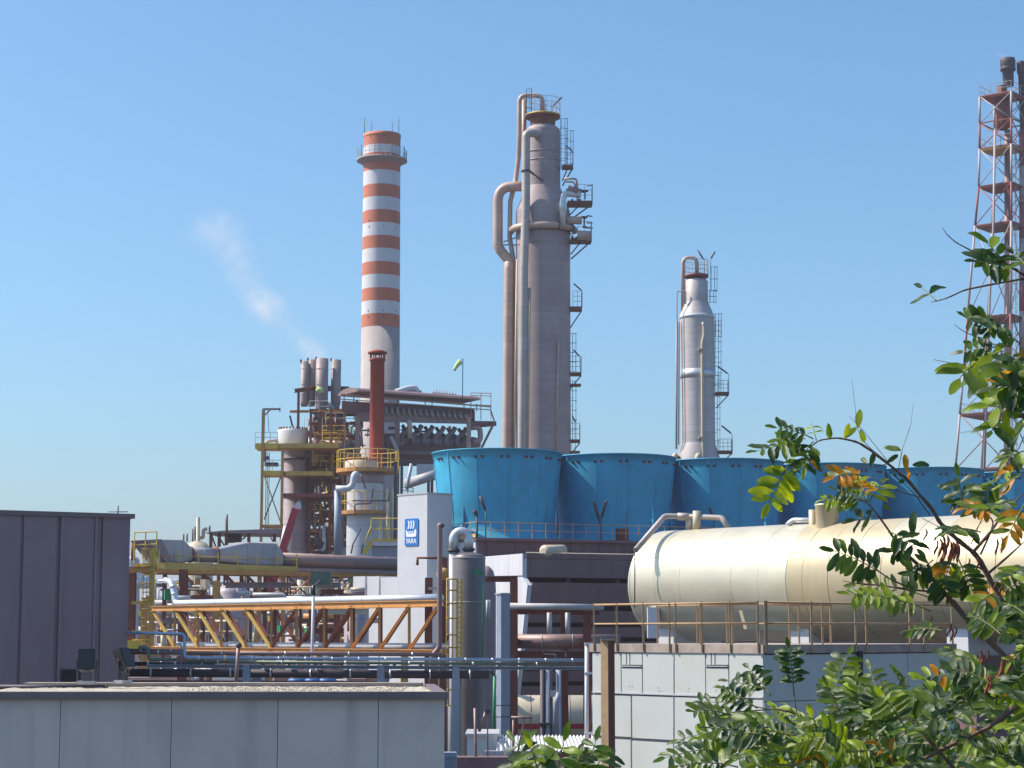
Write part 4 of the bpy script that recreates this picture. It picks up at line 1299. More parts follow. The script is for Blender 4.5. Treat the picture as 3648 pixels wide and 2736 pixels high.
du.part('expansion', MB().loft([sec(978, 372, 500, 4), sec(1205, 322, 530, 12), sec(1450, 330, 536, 12), sec(1530, 400, 530, 5)]), m_duct)
for x in (560, 628, 850, 1200, 1330, 1450):
    y0, y1 = (300, 506) if x < 700 else ((366, 494) if x < 900 else (322, 532))
    du.part('stiffener', MB().loft([sec(x - 3, y0 - 3, y1 + 3, 12 if x != 850 else 2), sec(x + 3, y0 - 3, y1 + 3, 12 if x != 850 else 2)]), MAT['grey'])

pb = Thing('upper_pipe_bridge', 'rusty orange pipe bridge with yellow walkway carrying the grey duct and brown pipes', 'pipe bridge', (DK(1200, 700).x, DK(1200, 700).y, 0))
XE = 2950
for o in (0, 3.0):
    pb.part('top_girder', MB().ibeam(DK(385, 575, o), DK(XE, 628, o), .24, .32), MAT['orange'])
    pb.part('lower_chord', MB().ibeam(DK(700, 800, o), DK(XE, 815, o), .2, .22), MAT['maroon'])
pb.part('walkway_edge', MB().beam(DK(388, 530, -.2), DK(1612, 568, -.2), .1, .52), MAT['yel_dull'])
pb.part('walkway_floor', MB().prism([DK(388, 520), DK(1612, 556), DK(1612, 556, 3), DK(388, 520, 3)], (0, 0, -.1)), MAT['dark'])
pb.part('walkway_rail', MB().tube([DK(388, 440, -.2), DK(1612, 478, -.2)], .035, 6), MAT['yel_dull'])
for i in range(8):
    x = 400 + i * 172
    yb_ = 520 + (x - 390) * .03
    pb.part('rail_post', MB().beam(DK(x, yb_, -.2), DK(x, yb_ - 128, -.2), .08), MAT['yellow'])
n = 13
xs = [610 + i * 185 for i in range(n)]
for i, x in enumerate(xs):
    for o in (0, 3.0):
        mt = MAT['maroon' if (i + (o > 0)) % 3 else 'orange']
        pb.part('vertical', MB().beam(DK(x, 595 + (x - 600) * .018, o), DK(x, 802, o), .11), mt)
        if i < n - 1:
            a, b = (x, xs[i + 1]) if i < 6 else (xs[i + 1], x)
            pb.part('diagonal', MB().beam(DK(a, 600 + (a - 600) * .018, o), DK(b, 802, o), .085), MAT['maroon'])
for x in (612, 800, 1290, 1500, 2000, 2600):
    for o in (0, 3.0):
        t_ = DK(x, 600, o)
        pb.part('leg', MB().ibeam(Vector((t_.x, t_.y, 0)), t_, .28, .28), MAT['maroon' if x < 1000 or o else 'orange'])
bp = Thing('large_brown_pipe', 'large brown insulated pipe, uppermost on the rusty pipe bridge', 'pipe', (DK(1700, 500).x, DK(1700, 500).y, DK(1700, 560).z))
bp.part('pipe_run', MB().tube([DK(1530, 474, 1), DK(XE, 530, 1)], LEN('D', 62, 150), 22), MAT['brown_pipe'])
for i in range(8):
    x = 1620 + i * 165
    p, q2 = DK(x, 474 + (x - 1530) * .0394, 1), DK(x + 8, 474 + (x - 1522) * .0394, 1)
    bp.part('joint_band', MB().tube([p, q2], LEN('D', 64, 150), 22), MAT['clad_pipe'])
bp2 = Thing('second_brown_pipe', 'brown pipe just under the large one on the rusty pipe bridge', 'pipe', (DK(1700, 570).x, DK(1700, 570).y, DK(1700, 590).z))
bp2.part('pipe_run', MB().tube([DK(1560, 572, .6), DK(XE, 614, .6)], LEN('D', 34, 150), 18), MAT['brown_pipe'])
for x in (1980, 2270, 2560, 2840):
    bp2.part('pipe_shoe', MB().box(DK(x, 622, .6), (.7, .5, .35), .7), MAT['dark'])

# caged ladder tower at the left end
lad = Thing('yellow_ladder_tower', 'yellow caged ladder with platform at the left end of the pipe bridge', 'ladder', (W('D', 345, 1250, 128).x, 128, 0))
LD = lambda x, y: W('D', x, y, 128)
for x0, x1 in ((328, 372), (352, 362)):
    pass
lad.part('stringer', MB().beam(LD(336, 1700), LD(342, 380), .22, .3), MAT['yel_dull'])
lad.part('stringer', MB().beam(LD(350, 1250), LD(366, 375), .16, .2), MAT['yellow'])
for i in range(24):
    y = 420 + i * 36
    lad.part('rung', MB().beam(LD(332, y), LD(372, y), .05), MAT['yellow'])
for i in range(12):
    y = 385 + i * 75
    c = LD(300 if y < 560 else 288, y)
    lad.part('cage_hoop', MB().tube([LD(340, y), LD(315, y) - Vector((0, .5, 0)), LD(275, y) - Vector((0, .6, 0)), LD(262, y), LD(275, y) + Vector((0, .6, 0)), LD(330, y) + Vector((0, .4, 0))], .03, 5), MAT['yel_dull'])
for x in (262, 275, 305):
    lad.part('cage_bar', MB().tube([LD(x, 385), LD(x - 6, 1210)], .025, 5), MAT['yel_dull'])
lad.part('landing', MB().prism([LD(190, 512), LD(390, 505), LD(390, 545), LD(190, 548)], (0, 3, 0)), MAT['yellow'])
lad.part('landing_beam', MB().ibeam(LD(150, 565), LD(390, 560), .3, .4), MAT['orange'])
lad.part('landing_railing', MB().railing([LD(190, 512), LD(385, 505)], 2.0, .04, .7, (1, .6)), MAT['yellow'])
for x in (162, 612):
    t_ = LD(x, 560)
    lad.part('post', MB().ibeam(Vector((t_.x, 128.5, 0)), Vector((t_.x, 128.5, t_.z)), .5, .5), MAT['maroon'])
lad.part('cross_beam', MB().beam(LD(170, 855), LD(330, 850), .2), MAT['yel_dull'])
for y in (1105, 1180, 1240):
    lad.part('low_rail', MB().beam(LD(175, y), LD(330, y - 2), .12), MAT['yellow'])
lad.part('yellow_box', MB().box(LD(205, 1225), (1.0, .8, .6)), MAT['yellow'])
# dark red relief valve stack and white drum at far left
rv = Thing('relief_valve_stack', 'dark red slim vent valve standing on a white drum at far left', 'valve', (W('D', 182, 470, 150).x, 150, W('D', 182, 470, 150).z))
for pts, r in (([(182, 480), (182, 330)], .16), ([(165, 382), (205, 378)], .09), ([(168, 445), (200, 445)], .12)):
    rv.part('body', MB().tube([W('D', a, b, 150) for a, b in pts], r, 8), MAT['maroon'])
wd = Thing('white_drum', 'white upright drum at far left behind the metal building', 'drum', (W('D', 168, 600, 151).x, 151, 0))
q = W('D', 168, 470, 151)
wd.part('shell', MB().lathe(q.x, 151, [(.62, 0), (.62, q.z - .1), (.45, q.z + .15), (0, q.z + .2)], 24, False), MAT['white'])

# ================================================================ orange truss with silver pipe
def TK(x, y, o=0.0):
    """x, y in window D; depth runs from 115 at the left to 98 at the right"""
    d = 1.0 / (1 / 115 + (x - 350) / 2550 * (1 / 93.5 - 1 / 115))
    p = W('D', x, y, d)
    return p + Vector((.62, .78, 0)) * o


tt = lambda x: 905 - 35 * (x - 370) / 1830
tb = lambda x: 1256 + 24 * (x - 370) / 1830
X0, X1 = 350, 2900
tr = Thing('orange_truss_bridge', 'long orange steel truss carrying a silver pipe', 'truss bridge', (TK(1500, 1300).x, TK(1500, 1300).y, 0))
DEP = 2.2
for o in (0, DEP):
    tr.part('top_chord', MB().ibeam(TK(X0, tt(X0), o), TK(X1, tt(X1), o), .2, .3), MAT['orange'])
    tr.part('bottom_chord', MB().ibeam(TK(X0, tb(X0), o), TK(X1, tb(X1), o), .2, .26), MAT['orange'])
nodes = [355, 548, 750, 955, 1170, 1392, 1615, 1855, 2095, 2340, 2600, 2860]
for i, x in enumerate(nodes):
    for o in (0, DEP):
        tr.part('vertical', MB().ibeam(TK(x, tt(x) + 10, o), TK(x, tb(x) - 8, o), .13, .14), MAT['orange' if o == 0 else 'maroon'])
        if i < len(nodes) - 1:
            x2 = nodes[i + 1]
            a, b = (x, x2) if i < 5 else (x2, x)
            tr.part('diagonal', MB().ibeam(TK(a, tt(a) + 18, o), TK(b, tb(b) - 15, o), .12, .17 if i < 5 else .13), MAT['yel_dull' if (i < 5 and o == 0) else ('orange' if o == 0 and i > 7 else 'maroon')])
    tr.part('floor_beam', MB().ibeam(TK(x, tb(x), 0), TK(x, tb(x), DEP), .12, .15), MAT['orange'])
    tr.part('top_beam', MB().ibeam(TK(x, tt(x) + 4, 0), TK(x, tt(x) + 4, DEP), .12, .15), MAT['maroon'])
for x in (1392, 2560):
    for o in (0, DEP):
        b = TK(x, tb(x), o)
        tr.part('trestle_leg', MB().ibeam(Vector((b.x, b.y, 0)), b, .34, .34), MAT['orange'])
sp_ = Thing('silver_pipe', 'bright silver pipe with a raised bend running on the orange truss', 'pipe', TK(1400, 860, .8))
yc = lambda x: 858 - 38 * (x - 480) / 1720
path = [TK(372, 655, .8), TK(430, 672, .8), TK(452, 770, .8), TK(462, yc(462), .8)] + [TK(x, yc(x), .8) for x in (1000, 1600, 2200, 2780)]
sp_.part('pipe_run', MB().pipe(path, LEN('D', 31, 107), 1.1, 20), MAT['alu_bright'])
for x in (820, 1235, 1640, 2110, 2540):
    sp_.part('joint_band', MB().tube([TK(x, yc(x), .8), TK(x + 7, yc(x + 7), .8)], LEN('D', 32.2, 107), 20), MAT['alu'])
for (x, y), (x2, y2) in (((440, 700), (444, 722)), ((452, 765), (454, 782))):
    sp_.part('joint_band', MB().tube([TK(x, y, .8), TK(x2, y2, .8)], LEN('D', 33, 112), 20), MAT['alu'])
for x in range(580, 2800, 205):
    sp_.part('pipe_shoe', MB().box(TK(x, tt(x) - 16, .8), (.25, .25, .22)), MAT['clad_pipe'])
gp = Thing('pale_green_grey_pipe', 'pale grey pipe running inside the bottom of the orange truss', 'pipe', TK(1500, 1225, 1.1))
gp.part('pipe_run', MB().tube([TK(x, 1222 + (x - 400) * .008, 1.2) for x in (400, 900, 1500, 2200, 2850)], LEN('D', 27, 107), 18), MAT['grey_lt'])
lsp = Thing('white_riser_pipe', 'short silver pipe with elbow at far left behind the yellow ladder', 'pipe', W('D', 250, 680, 133))
lsp.part('pipe_run', MB().pipe([W('D', 245, 590, 133), W('D', 200, 650, 133), W('D', 205, 675, 133), W('D', 330, 675, 133)], .42, .5, 14), MAT['alu_bright'])
# thin white pole in front of the truss
po = Thing('white_pole', 'thin white pole with a dark fitting before the orange truss', 'pole', W('D', 1750, 1300, 90))
po.part('mast', MB().tube([W('D', 1742, 1640, 90), W('D', 1762, 760, 90)], .07, 8), MAT['white'])
po.part('fitting', MB().tube([W('D', 1762, 790, 90), W('D', 1764, 700, 90)], .1, 8), MAT['black'])
po.part('floodlight', MB().box(W('D', 1830, 640, 92), (.9, .5, .6)), MAT['green_dk'])
po.part('bracket', MB().beam(W('D', 1762, 715, 90.5), W('D', 1830, 650, 92), .08), MAT['dark'])

# rusty frame at the right end of the truss
rf = Thing('rusty_end_frame', 'dark red steel frame with pale yellow rungs at the truss end', 'steel frame', (W('E', 880, 1500, 97).x, 97, 0))
for x, d in ((805, 97), (935, 97), (805, 99.5), (935, 99.5)):
    t_ = W('E', x, 705 if x > 900 else 880, d)
    rf.part('post', MB().ibeam(Vector((t_.x, d, 0)), t_, .36, .36), MAT['maroon'])
rf.part('top_rail', MB().tube([W('E', 705, 770, 97), W('E', 708, 706, 97), W('E', 940, 708, 97)], .07, 8), MAT['maroon'])
for y, th in ((975, .12), (1085, .4), (1462, .12), (1560, .1)):
    rf.part('rung', MB().beam(W('E', 800, y, 96.8), W('E', 890, y, 96.8), .1, th), MAT['cream'])
rf.part('diagonal', MB().beam(W('E', 830, 1560, 96.8), W('E', 895, 1460, 96.8), .1), MAT['cream'])
rf.part('bracket_ball', MB().sphere(W('E', 930, 850, 96.5), .32, 10, 8), MAT['orange'])

# crane boom
cb = Thing('red_crane_boom', 'red slanting telescopic crane boom with white head', 'crane', W('D', 1200, 1250, 170))
CB = lambda x, y: W('D', x, y, 170)
cb.part('boom_base', MB().beam(CB(1195, 1185), CB(1300, 945), .9, 1.1), MAT['white'])
cb.part('boom_section', MB().beam(CB(1270, 1010), CB(1500, 380), .75, .9), MAT['red_beam'])
cb.part('boom_top', MB().beam(CB(1490, 400), CB(1608, 30), .6, .7), MAT['red_beam'])
cb.part('boom_head', MB().prism([CB(1590, 50), CB(1608, -20), CB(1640, -40), CB(1650, 20), CB(1625, 50)], (0, .7, 0)), MAT['white'])
cb.part('cylinder', MB().tube([CB(1490, 380), CB(1530, 180)], .3, 10), MAT['white'])

# flat roof shelter and vents far left
fs = Thing('flat_roof_shelter', 'flat dark shelter roof on posts with a drum beneath, far left', 'shelter', (W('D', 1050, 400, 195).x, 195, 0))
SH = lambda x, y, d=195: W('D', x, y, d)
fs.part('roof', MB().prism([SH(805, 240), SH(960, 222), SH(1450, 205), SH(1450, 248), SH(960, 240)], (0, 8, 0)), MAT['dkmetal'])
for x in (852, 925, 990, 1185, 1410):
    t_ = SH(x, 225)
    fs.part('post', MB().beam(Vector((t_.x, 196, 0)), Vector((t_.x, 196, t_.z)), .3), MAT['maroon'])
fs.part('drum', MB().tube([SH(990, 285, 198), SH(1130, 282, 198)], LEN('D', 46, 198), 18), MAT['dark'])
for x, y0 in ((1005, 80), (852, 180)):
    fs.part('mast', MB().tube([SH(x, 230), SH(x, y0)], .1, 6), MAT['dark'])
for a, b in (((870, 260), (915, 390)), ((930, 270), (1010, 400)), ((1140, 300), (1190, 250))):
    fs.part('brace', MB().beam(SH(*a), SH(*b), .14), MAT['dark'])
vt = Thing('dome_roof_vent', 'pale dome topped by thin vents behind the duct', 'vent', SH(740, 340, 190))
q = SH(748, 330, 190)
vt.part('dome', MB().lathe(q.x, 190, [(1.5, 0), (1.5, q.z - .8), (.8, q.z), (.2, q.z + .2), (.18, q.z + 2.4), (0, q.z + 2.5)], 24, False), MAT['cream'])
vt.part('gooseneck', MB().pipe([SH(760, 285, 190), SH(795, 285, 190), SH(798, 215, 190), SH(830, 205, 190)], .17, .4, 8), MAT['clad_pipe'])
for x, y in ((725, 185), (705, 205), (740, 225), (625, 250), (655, 250)):
    vt.part('vent_rod', MB().tube([SH(x, 320, 190), SH(x, y, 190)], .08, 6), MAT['dark'])
q = W('T', 488, 1050, 260)
dv = Thing('distant_vent_mast', 'thin distant mast left of the yellow frame', 'mast', (W('T', 489, 1150, 240).x, 240, 0))
dv.part('mast', MB().tube([Vector((W('T', 489, 1150, 240).x, 240, 0)), W('T', 489, 1118, 240)], .16, 6), MAT['dark'])

# ================================================================ clutter of pipework seen through the trusses
rc = random.Random(5)
zone = [('yard between the duct bridge and the truss', 420, 2150, 122, 134), ('far pipe yard left of the red boom', 140, 1180, 165, 185), ('far pipe yard right of the red boom', 1180, 2150, 168, 190)]
for nm, xa, xb, da, db in zone:
    py = Thing('pipe_yard', 'tangle of pale and rusty pipes, ' + nm, 'pipework', (W('D', (xa + xb) / 2, 1000, da).x, da, 0))
    for i in range(70 if da < 130 else 130):
        x = rc.uniform(xa, xb)
        y = rc.uniform(640, 1560)
        d = rc.uniform(da, db)
        r = rc.choice([.05, .07, .1, .14] if da < 130 else [.08, .1, .14, .2, .3])
        mt = MAT[rc.choice(['cream', 'cream', 'white', 'grey_lt', 'grey', 'brown_pipe', 'orange', 'white', 'yellow', 'clad_pipe', 'alu', 'bluegrey'])]
        if rc.random() < .5:
            y2 = y + rc.uniform(60, 300)
            pts = [W('D', x, y, d), W('D', x, y2, d)]
            if rc.random() < .4:
                pts.append(W('D', x + rc.uniform(-80, 80), y2, d))
        else:
            x2 = min(xb + 60, x + rc.uniform(80, 420))
            pts = [W('D', x, y, d), W('D', x2, y, d)]
            if rc.random() < .4:
                pts.append(W('D', x2, y + rc.uniform(-120, 120), d))
        py.part('pipe', MB().pipe(pts, r, r * 2.5, 8), mt)
    for i in range(12 if da > 130 else 3):
        x = rc.uniform(xa, xb)
        d = rc.uniform(da, db)
        y = rc.uniform(640, 860)
        t_ = W('D', x, y, d)
        py.part('post', MB().ibeam(Vector((t_.x, d, 0)), t_, .4, .4), MAT[rc.choice(['maroon', 'brown_pipe', 'dkmetal', 'orange'])])
    for i in range(40):
        x = rc.uniform(xa, xb)
        q = W('D', x, rc.uniform(640, 1500), rc.uniform(da, db))
        w_ = rc.uniform(.15, .5)
        py.part('valve_box', MB().box(q, (w_, w_, w_ * rc.uniform(.5, 1.6)), rc.uniform(0, 1.5)), MAT[rc.choice(['yellow', 'orange', 'white', 'cream', 'alu', 'maroon', 'greenpipe'])])
    for i in range(10):
        x = rc.uniform(xa, xb - 150)
        y = rc.choice([700, 760, 850, 930, 1010, 1100, 1180])
        d = rc.uniform(da, db)
        py.part('beam', MB().ibeam(W('D', x, y, d), W('D', x + rc.uniform(150, 400), y, d), .25, .35), MAT[rc.choice(['maroon', 'cream', 'orange', 'brown_pipe'])])
    for i in range(6 if da > 130 else 2):
        x = rc.uniform(xa, xb)
        y = rc.uniform(760, 1150)
        q = W('D', x, y, rc.uniform(da, db))
        r = rc.uniform(.6, 1.3)
        py.part('upright_drum', MB().lathe(q.x, q.y, [(r, 0), (r, q.z), (r * .6, q.z + r * .35), (0, q.z + r * .45)], 20, False), MAT[rc.choice(['cream', 'white', 'grey', 'vessel', 'grey_lt'])])
    if da < 130:
        continue
    dz = max(da, db) + 6
    a, b = W('D', xa - 40, 900, dz), W('D', xb + 60, 900, dz)
    py.part('backing_wall', MB().box(((a.x + b.x) / 2, dz, 5.5), (b.x - a.x, .5, 11)), MAT['dkmetal'])
def PH(fr, x, y, p0, n):
    """point of the plane (p0, n) that shows at (x, y) of a measured window"""
    a = W(fr, x, y, 10.0)
    o = Vector((0, 0, CAM_Z))
    d = a - o
    n = Vector(n)
    return o + d * ((Vector(p0) - o).dot(n) / d.dot(n))


# ================================================================ dark metal building at the left
A0, A1 = W('T', -60, 1300, 59.6), W('T', 281, 1300, 62.0)
A0.z = A1.z = 0
wd_ = (A1 - A0).normalized()
wn_ = Vector((wd_.y, -wd_.x, 0))
if wn_.y > 0:
    wn_ = -wn_
mbz = W('T', 281, 1112, 62.0).z
met = Thing('metal_clad_building', 'dark purple grey building clad in tall ribbed metal sheets', 'building', A1)
met.part('core', MB().prism([A0 - wn_ * .1, A1 - wn_ * .1 - wd_ * .02, A1 - wn_ * 9, A0 - wn_ * 9], (0, 0, mbz - .15)), MAT['dkmetal'])
cuts = [-300, 150, 175, 470, 500, 530, 800, 825, 870, 1112]
hx = lambda x: (PH('H', x, 450, A0, wn_) - A0).dot(wd_)
for i in range(len(cuts) - 1):
    a, b = hx(cuts[i]), hx(cuts[i + 1])
    wide = b - a
    dep = .07 if wide > .5 else (.015 if i % 2 else .11)
    p, q = A0 + wd_ * (a + .004), A0 + wd_ * (b - .004)
    met.part('sheet' if wide > .5 else 'rib', MB().prism([p, q, q + UP * (mbz - .12), p + UP * (mbz - .12)], wn_ * dep), MAT['dkmetal'])
met.part('roof_edge', MB().prism([A0 + wn_ * .14 + UP * (mbz - .12), A1 + wn_ * .14 + wd_ * .05 + UP * (mbz - .12), A1 - wn_ * 9 + wd_ * .05 + UP * (mbz - .12), A0 - wn_ * 9 + UP * (mbz - .12)], (0, 0, .14)), MAT['coping'])
met.part('vent_opening', MB().prism([PH('H', x, y, A0 + wn_ * .1, wn_) for x, y in ((532, 935), (532, 800), (690, 805), (690, 935))], wn_ * .04), MAT['void'])
met.part('vent_frame', MB().tube([PH('H', x, y, A0 + wn_ * .15, wn_) for x, y in ((536, 935), (536, 798), (700, 802), (700, 935))], .03, 5), MAT['dark'])
ant = W('D', 50, 95, 62.5)
met.part('roof_aerial', MB().tube([Vector((ant.x, ant.y, mbz)), Vector((ant.x, ant.y, mbz + .32))], .02, 5), MAT['dark'])
met.part('roof_aerial_bar', MB().tube([Vector((ant.x - .3, ant.y, mbz + .12)), Vector((ant.x + .3, ant.y, mbz + .12))], .015, 5), MAT['dark'])

# ================================================================ low concrete panel building in front
DF = 35.0
zc0, zc1 = W('H', 500, 1054, DF).z, W('H', 500, 992, DF).z
xl, xr = W('T', -80, 1500, DF).x, W('F', 82, 1200, DF).x
low = Thing('concrete_panel_building', 'low flat building of grey wall panels under a brown edge trim', 'building', (xr, DF, 0))
jn = [xl] + [W('T', x, 1560, DF).x for x in (130, 370, 600, 817)] + [xr]
for a, b in zip(jn[:-1], jn[1:]):
    low.part('wall_panel', MB().box(((a + b) / 2, DF + .1, zc0 / 2), (b - a - .012, .2, zc0 - .004)), MAT['panelgrey'])
BK = 5.6
xk = xr * (DF + BK) / DF - .25
low.part('wall_core', MB().prism([(xl, DF + .16, 0), (xr - .03, DF + .16, 0), (xk, DF + BK, 0), (xl, DF + BK, 0)], (0, 0, zc0 - .03)), MAT['wallj'])
low.part('end_wall', MB().prism([(xr - .01, DF + .21, 0), (xk + .02, DF + BK, 0), (xk - .14, DF + BK, 0), (xr - .15, DF + .21, 0)], (0, 0, zc0 - .012)), MAT['panelgrey'])
low.part('edge_trim', MB().box(((xl + xr) / 2 + .03, DF + .05, (zc0 + zc1) / 2), (xr - xl + .06, .3, zc1 - zc0)), MAT['coping'])
low.part('end_trim', MB().prism([(xr + .03, DF + .21, zc0), (xk + .05, DF + BK, zc0), (xk - .17, DF + BK, zc0), (xr - .19, DF + .21, zc0)], (0, 0, zc1 - zc0 - .01)), MAT['coping'])
roof = MB()
rg = random.Random(3)
nx, ny = 90, 8
vs = [(xl + (xr + (xk - xr) * (.25 + 4.2 * j / ny) / BK - .18 - xl) * i / nx, DF + .25 + 4.2 * j / ny, zc1 - .035 + rg.uniform(-.015, .015)) for j in range(ny + 1) for i in range(nx + 1)]
fs_ = [(j * (nx + 1) + i, j * (nx + 1) + i + 1, (j + 1) * (nx + 1) + i + 1, (j + 1) * (nx + 1) + i) for j in range(ny) for i in range(nx)]
roof.add(vs, fs_)
low.part('gravel_roof', roof, MAT['gravel'])
low.part('rear_kerb', MB().box(((xl + xk) / 2 - .1, DF + 4.75, zc1 - .02), (xk - xl - .1, .5, .12)), MAT['conc_cap'])
# loose stones along the roof edge: one part, far too many to count
st = MB()
for i in range(1400):
    x = rg.uniform(xl * .62, xr - .8)
    y = DF + .3 + rg.random() ** 2 * 3.8
    r = rg.uniform(.008, .02)
    c = Vector((x, y, zc1 - .03 + r * .7))
    vs = [c + Vector((r * rg.uniform(.7, 1.3), 0, 0)), c + Vector((0, r, 0)), c - Vector((r * rg.uniform(.7, 1.3), 0, 0)), c - Vector((0, r, 0)), c + Vector((0, 0, r)), c - Vector((0, 0, r))]
    st.add(vs, [(0, 1, 4), (1, 2, 4), (2, 3, 4), (3, 0, 4), (1, 0, 5), (2, 1, 5), (3, 2, 5), (0, 3, 5)])
low.part('loose_stones', st, MAT['gravel'], kind='stuff')
rp5 = Thing('roof_conduit', 'dark conduit lying along the low roof at far left', 'conduit', W('H', 400, 955, 38.6))
rp5.part('conduit', MB().tube([W('H', -200, 950, 38.6), W('H', 930, 952, 38.6)], .045, 10), MAT['dark'])
rp5.part('end_cap', MB().tube([W('H', 925, 952, 38.6), W('H', 942, 952, 38.6)], .055, 10), MAT['black'])


def floodlight(x, y, d, yaw, tilt, label):
    b = W('H', x, y, d)
    t = Thing('floodlight', label, 'floodlight', b, 'black floodlights on the low roof')
    R_ = Matrix.Translation(b + UP * .45) @ Matrix.Rotation(yaw, 4, 'Z') @ Matrix.Rotation(tilt, 4, 'X')
    mb = MB()
    pr = [(-.16, -.1), (-.12, .1), (.12, .1), (.16, -.1)]
    vs = [R_ @ Vector((px_, py_, z)) for z in (-.2, .2) for px_, py_ in pr]
    mb.add(vs, [(3, 2, 1, 0), (4, 5, 6, 7), (0, 1, 5, 4), (1, 2, 6, 5), (2, 3, 7, 6), (3, 0, 4, 7)])
    hs_ = t.part('housing', mb, MAT['black'])
    for i in range(5):
        z = -.16 + i * .08
        mb = MB()
        vs = [R_ @ Vector((sx, sy, z + dz)) for dz in (-.01, .01) for sx, sy in ((-.12, .102), (-.1, .15), (.1, .15), (.12, .102))]
        mb.add(vs, [(3, 2, 1, 0), (4, 5, 6, 7), (0, 1, 5, 4), (1, 2, 6, 5), (2, 3, 7, 6), (3, 0, 4, 7)])
        t.part('cooling_fin', mb, MAT['dark'], hs_)
    mb = MB()
    vs = [R_ @ Vector((sx, -.103, sz)) for sx, sz in ((-.14, -.17), (.14, -.17), (.14, .17), (-.14, .17))]
    mb.add(vs + [v - R_.to_3x3() @ Vector((0, .004, 0)) for v in vs], [(0, 1, 2, 3), (4, 7, 6, 5)])
    t.part('glass', mb, M('lamp_glass_' + str(int(x)), (.02, .02, .025), .35, 0, .02), hs_)
    for sx in (-.19, .19):
        p = R_ @ Vector((sx, 0, 0))
        t.part('yoke_arm', MB().beam(p, Vector((b.x + (p.x - b.x) * .9, b.y, b.z + .05)), .03, .05), MAT['dark'])
    t.part('base_plate', MB().box(b + UP * .03, (.34, .2, .06), yaw), MAT['grey'])
    t.part('ballast_box', MB().box(b + UP * .13, (.14, .14, .14), yaw), MAT['dark'])


floodlight(755, 925, 38.4, .1, R(-12), 'black floodlight facing forward on the low roof before the metal building')
floodlight(1075, 918, 38.4, 1.15, R(-25), 'black floodlight turned sideways at the right corner of the metal building')

# ================================================================ front pipe rack (blue grey pipes)
DP = 62.0
d_ = lambda x, y, d=DP: W('D', x, y, d)
kd = LEN('D', 1, DP)
fp = Thing('front_pipe_rack', 'low dark steel rack carrying the front blue and green pipes', 'pipe rack', (d_(1500, 1500).x, DP, 0))
fp.part('front_beam', MB().ibeam(d_(300, 1408), d_(4150, 1428), .2, 30 * kd), MAT['bluegrey'])
fp.part('rear_beam', MB().ibeam(d_(300, 1408, DP + 2.4), d_(4150, 1428, DP + 2.4), .2, 30 * kd), MAT['dark'])
for x in (1178, 2352, 3010):
    t_ = d_(x, 1400)
    fp.part('rack_post', MB().ibeam(Vector((t_.x, DP, 0)), t_, .22, .24), MAT['bluegrey'])
    fp.part('rack_post', MB().ibeam(Vector((t_.x, DP + 2.4, 0)), Vector((t_.x, DP + 2.4, t_.z)), .22, .24), MAT['bluegrey'])
for i in range(16):
    x = 400 + i * 230
    fp.part('cross_tie', MB().beam(d_(x, 1396), d_(x, 1396, DP + 2.4), .1, .1), MAT['dark'])
for i, (y, mt) in enumerate(((1545, 'dark'), (1600, 'grey'))):
    fp.part('low_rail', MB().beam(d_(120, y, DP + 3), d_(2400, y + 8, DP + 3), .08, .1), MAT[mt])
FPG = 'front pipes on the low rack'


def frontpipe(name, label, pts, r, mt, clips=0, bend=None):
    t = Thing(name, label, 'pipe', pts[len(pts) // 2], FPG)
    run = t.part('pipe_run', MB().pipe(pts, r, bend or r * 2.5, 14), MAT[mt])
    a, b = pts[-2], pts[-1]
    for i in range(clips):
        c = a.lerp(b, (i + .5) / clips)
        v = (b - a).normalized()
        t.part('clamp', MB().tube([c, c + v * .05], r * 1.18, 14), MAT['alu'], run)
    return t


frontpipe('stepped_blue_pipe', 'shiny blue grey pipe that steps down and runs along the front rack', [d_(110, 1115, DP - .4), d_(632, 1128, DP - .4), d_(634, 1336, DP - .4), d_(4140, 1357, DP - .4)], 14 * kd, 'bluepipe', 15)
frontpipe('inner_drop_pipe', 'thin grey pipe dropping beside the step of the blue pipe', [d_(560, 1212, DP), d_(604, 1214, DP), d_(606, 1400, DP)], 6 * kd, 'bluegrey')
frontpipe('green_grey_pipe', 'dull green grey pipe directly below the shiny blue one', [d_(640, 1368, DP - .3), d_(3990, 1392, DP - .3)], 13 * kd, 'green_dk', 6)
frontpipe('brown_front_pipe', 'dull brown pipe directly above the shiny blue one', [d_(120, 1288, DP + .5), d_(2900, 1308, DP + .5)], 17 * kd, 'brown_pipe', 5)
frontpipe('dark_front_pipe', 'dark pipe behind the step, level with the truss bottom', [d_(110, 1268, DP + 1.2), d_(640, 1275, DP + 1.2)], 13 * kd, 'dark', 2)
frontpipe('dark_green_bend', 'dark green bent pipe low beside the metal building', [d_(232, 1246, DP - .2), d_(312, 1240, DP - .2), d_(318, 1350, DP - .2), d_(575, 1352, DP - .2)], 15 * kd, 'green_dk')
frontpipe('large_black_pipe', 'thick black pipe lowest on the front rack', [d_(160, 1466, DP + .8), d_(3300, 1484, DP + .8)], 36 * kd, 'dark', 9)
frontpipe('black_upper_pipe', 'black pipe just above the thick lowest one', [d_(190, 1388, DP + .9), d_(900, 1394, DP + .9)], 18 * kd, 'dark', 3)
sm = Thing('thin_brown_mast', 'thin leaning brown mast with a knob before the front pipes', 'mast', d_(1085, 1600, 58))
sm.part('mast', MB().tube([d_(1080, 1620, 58), d_(1105, 1225, 58)], .055, 8), MAT['brown_pipe'])
sm.part('knob', MB().sphere(d_(1107, 1228, 58), .09, 10, 8), MAT['dark'])
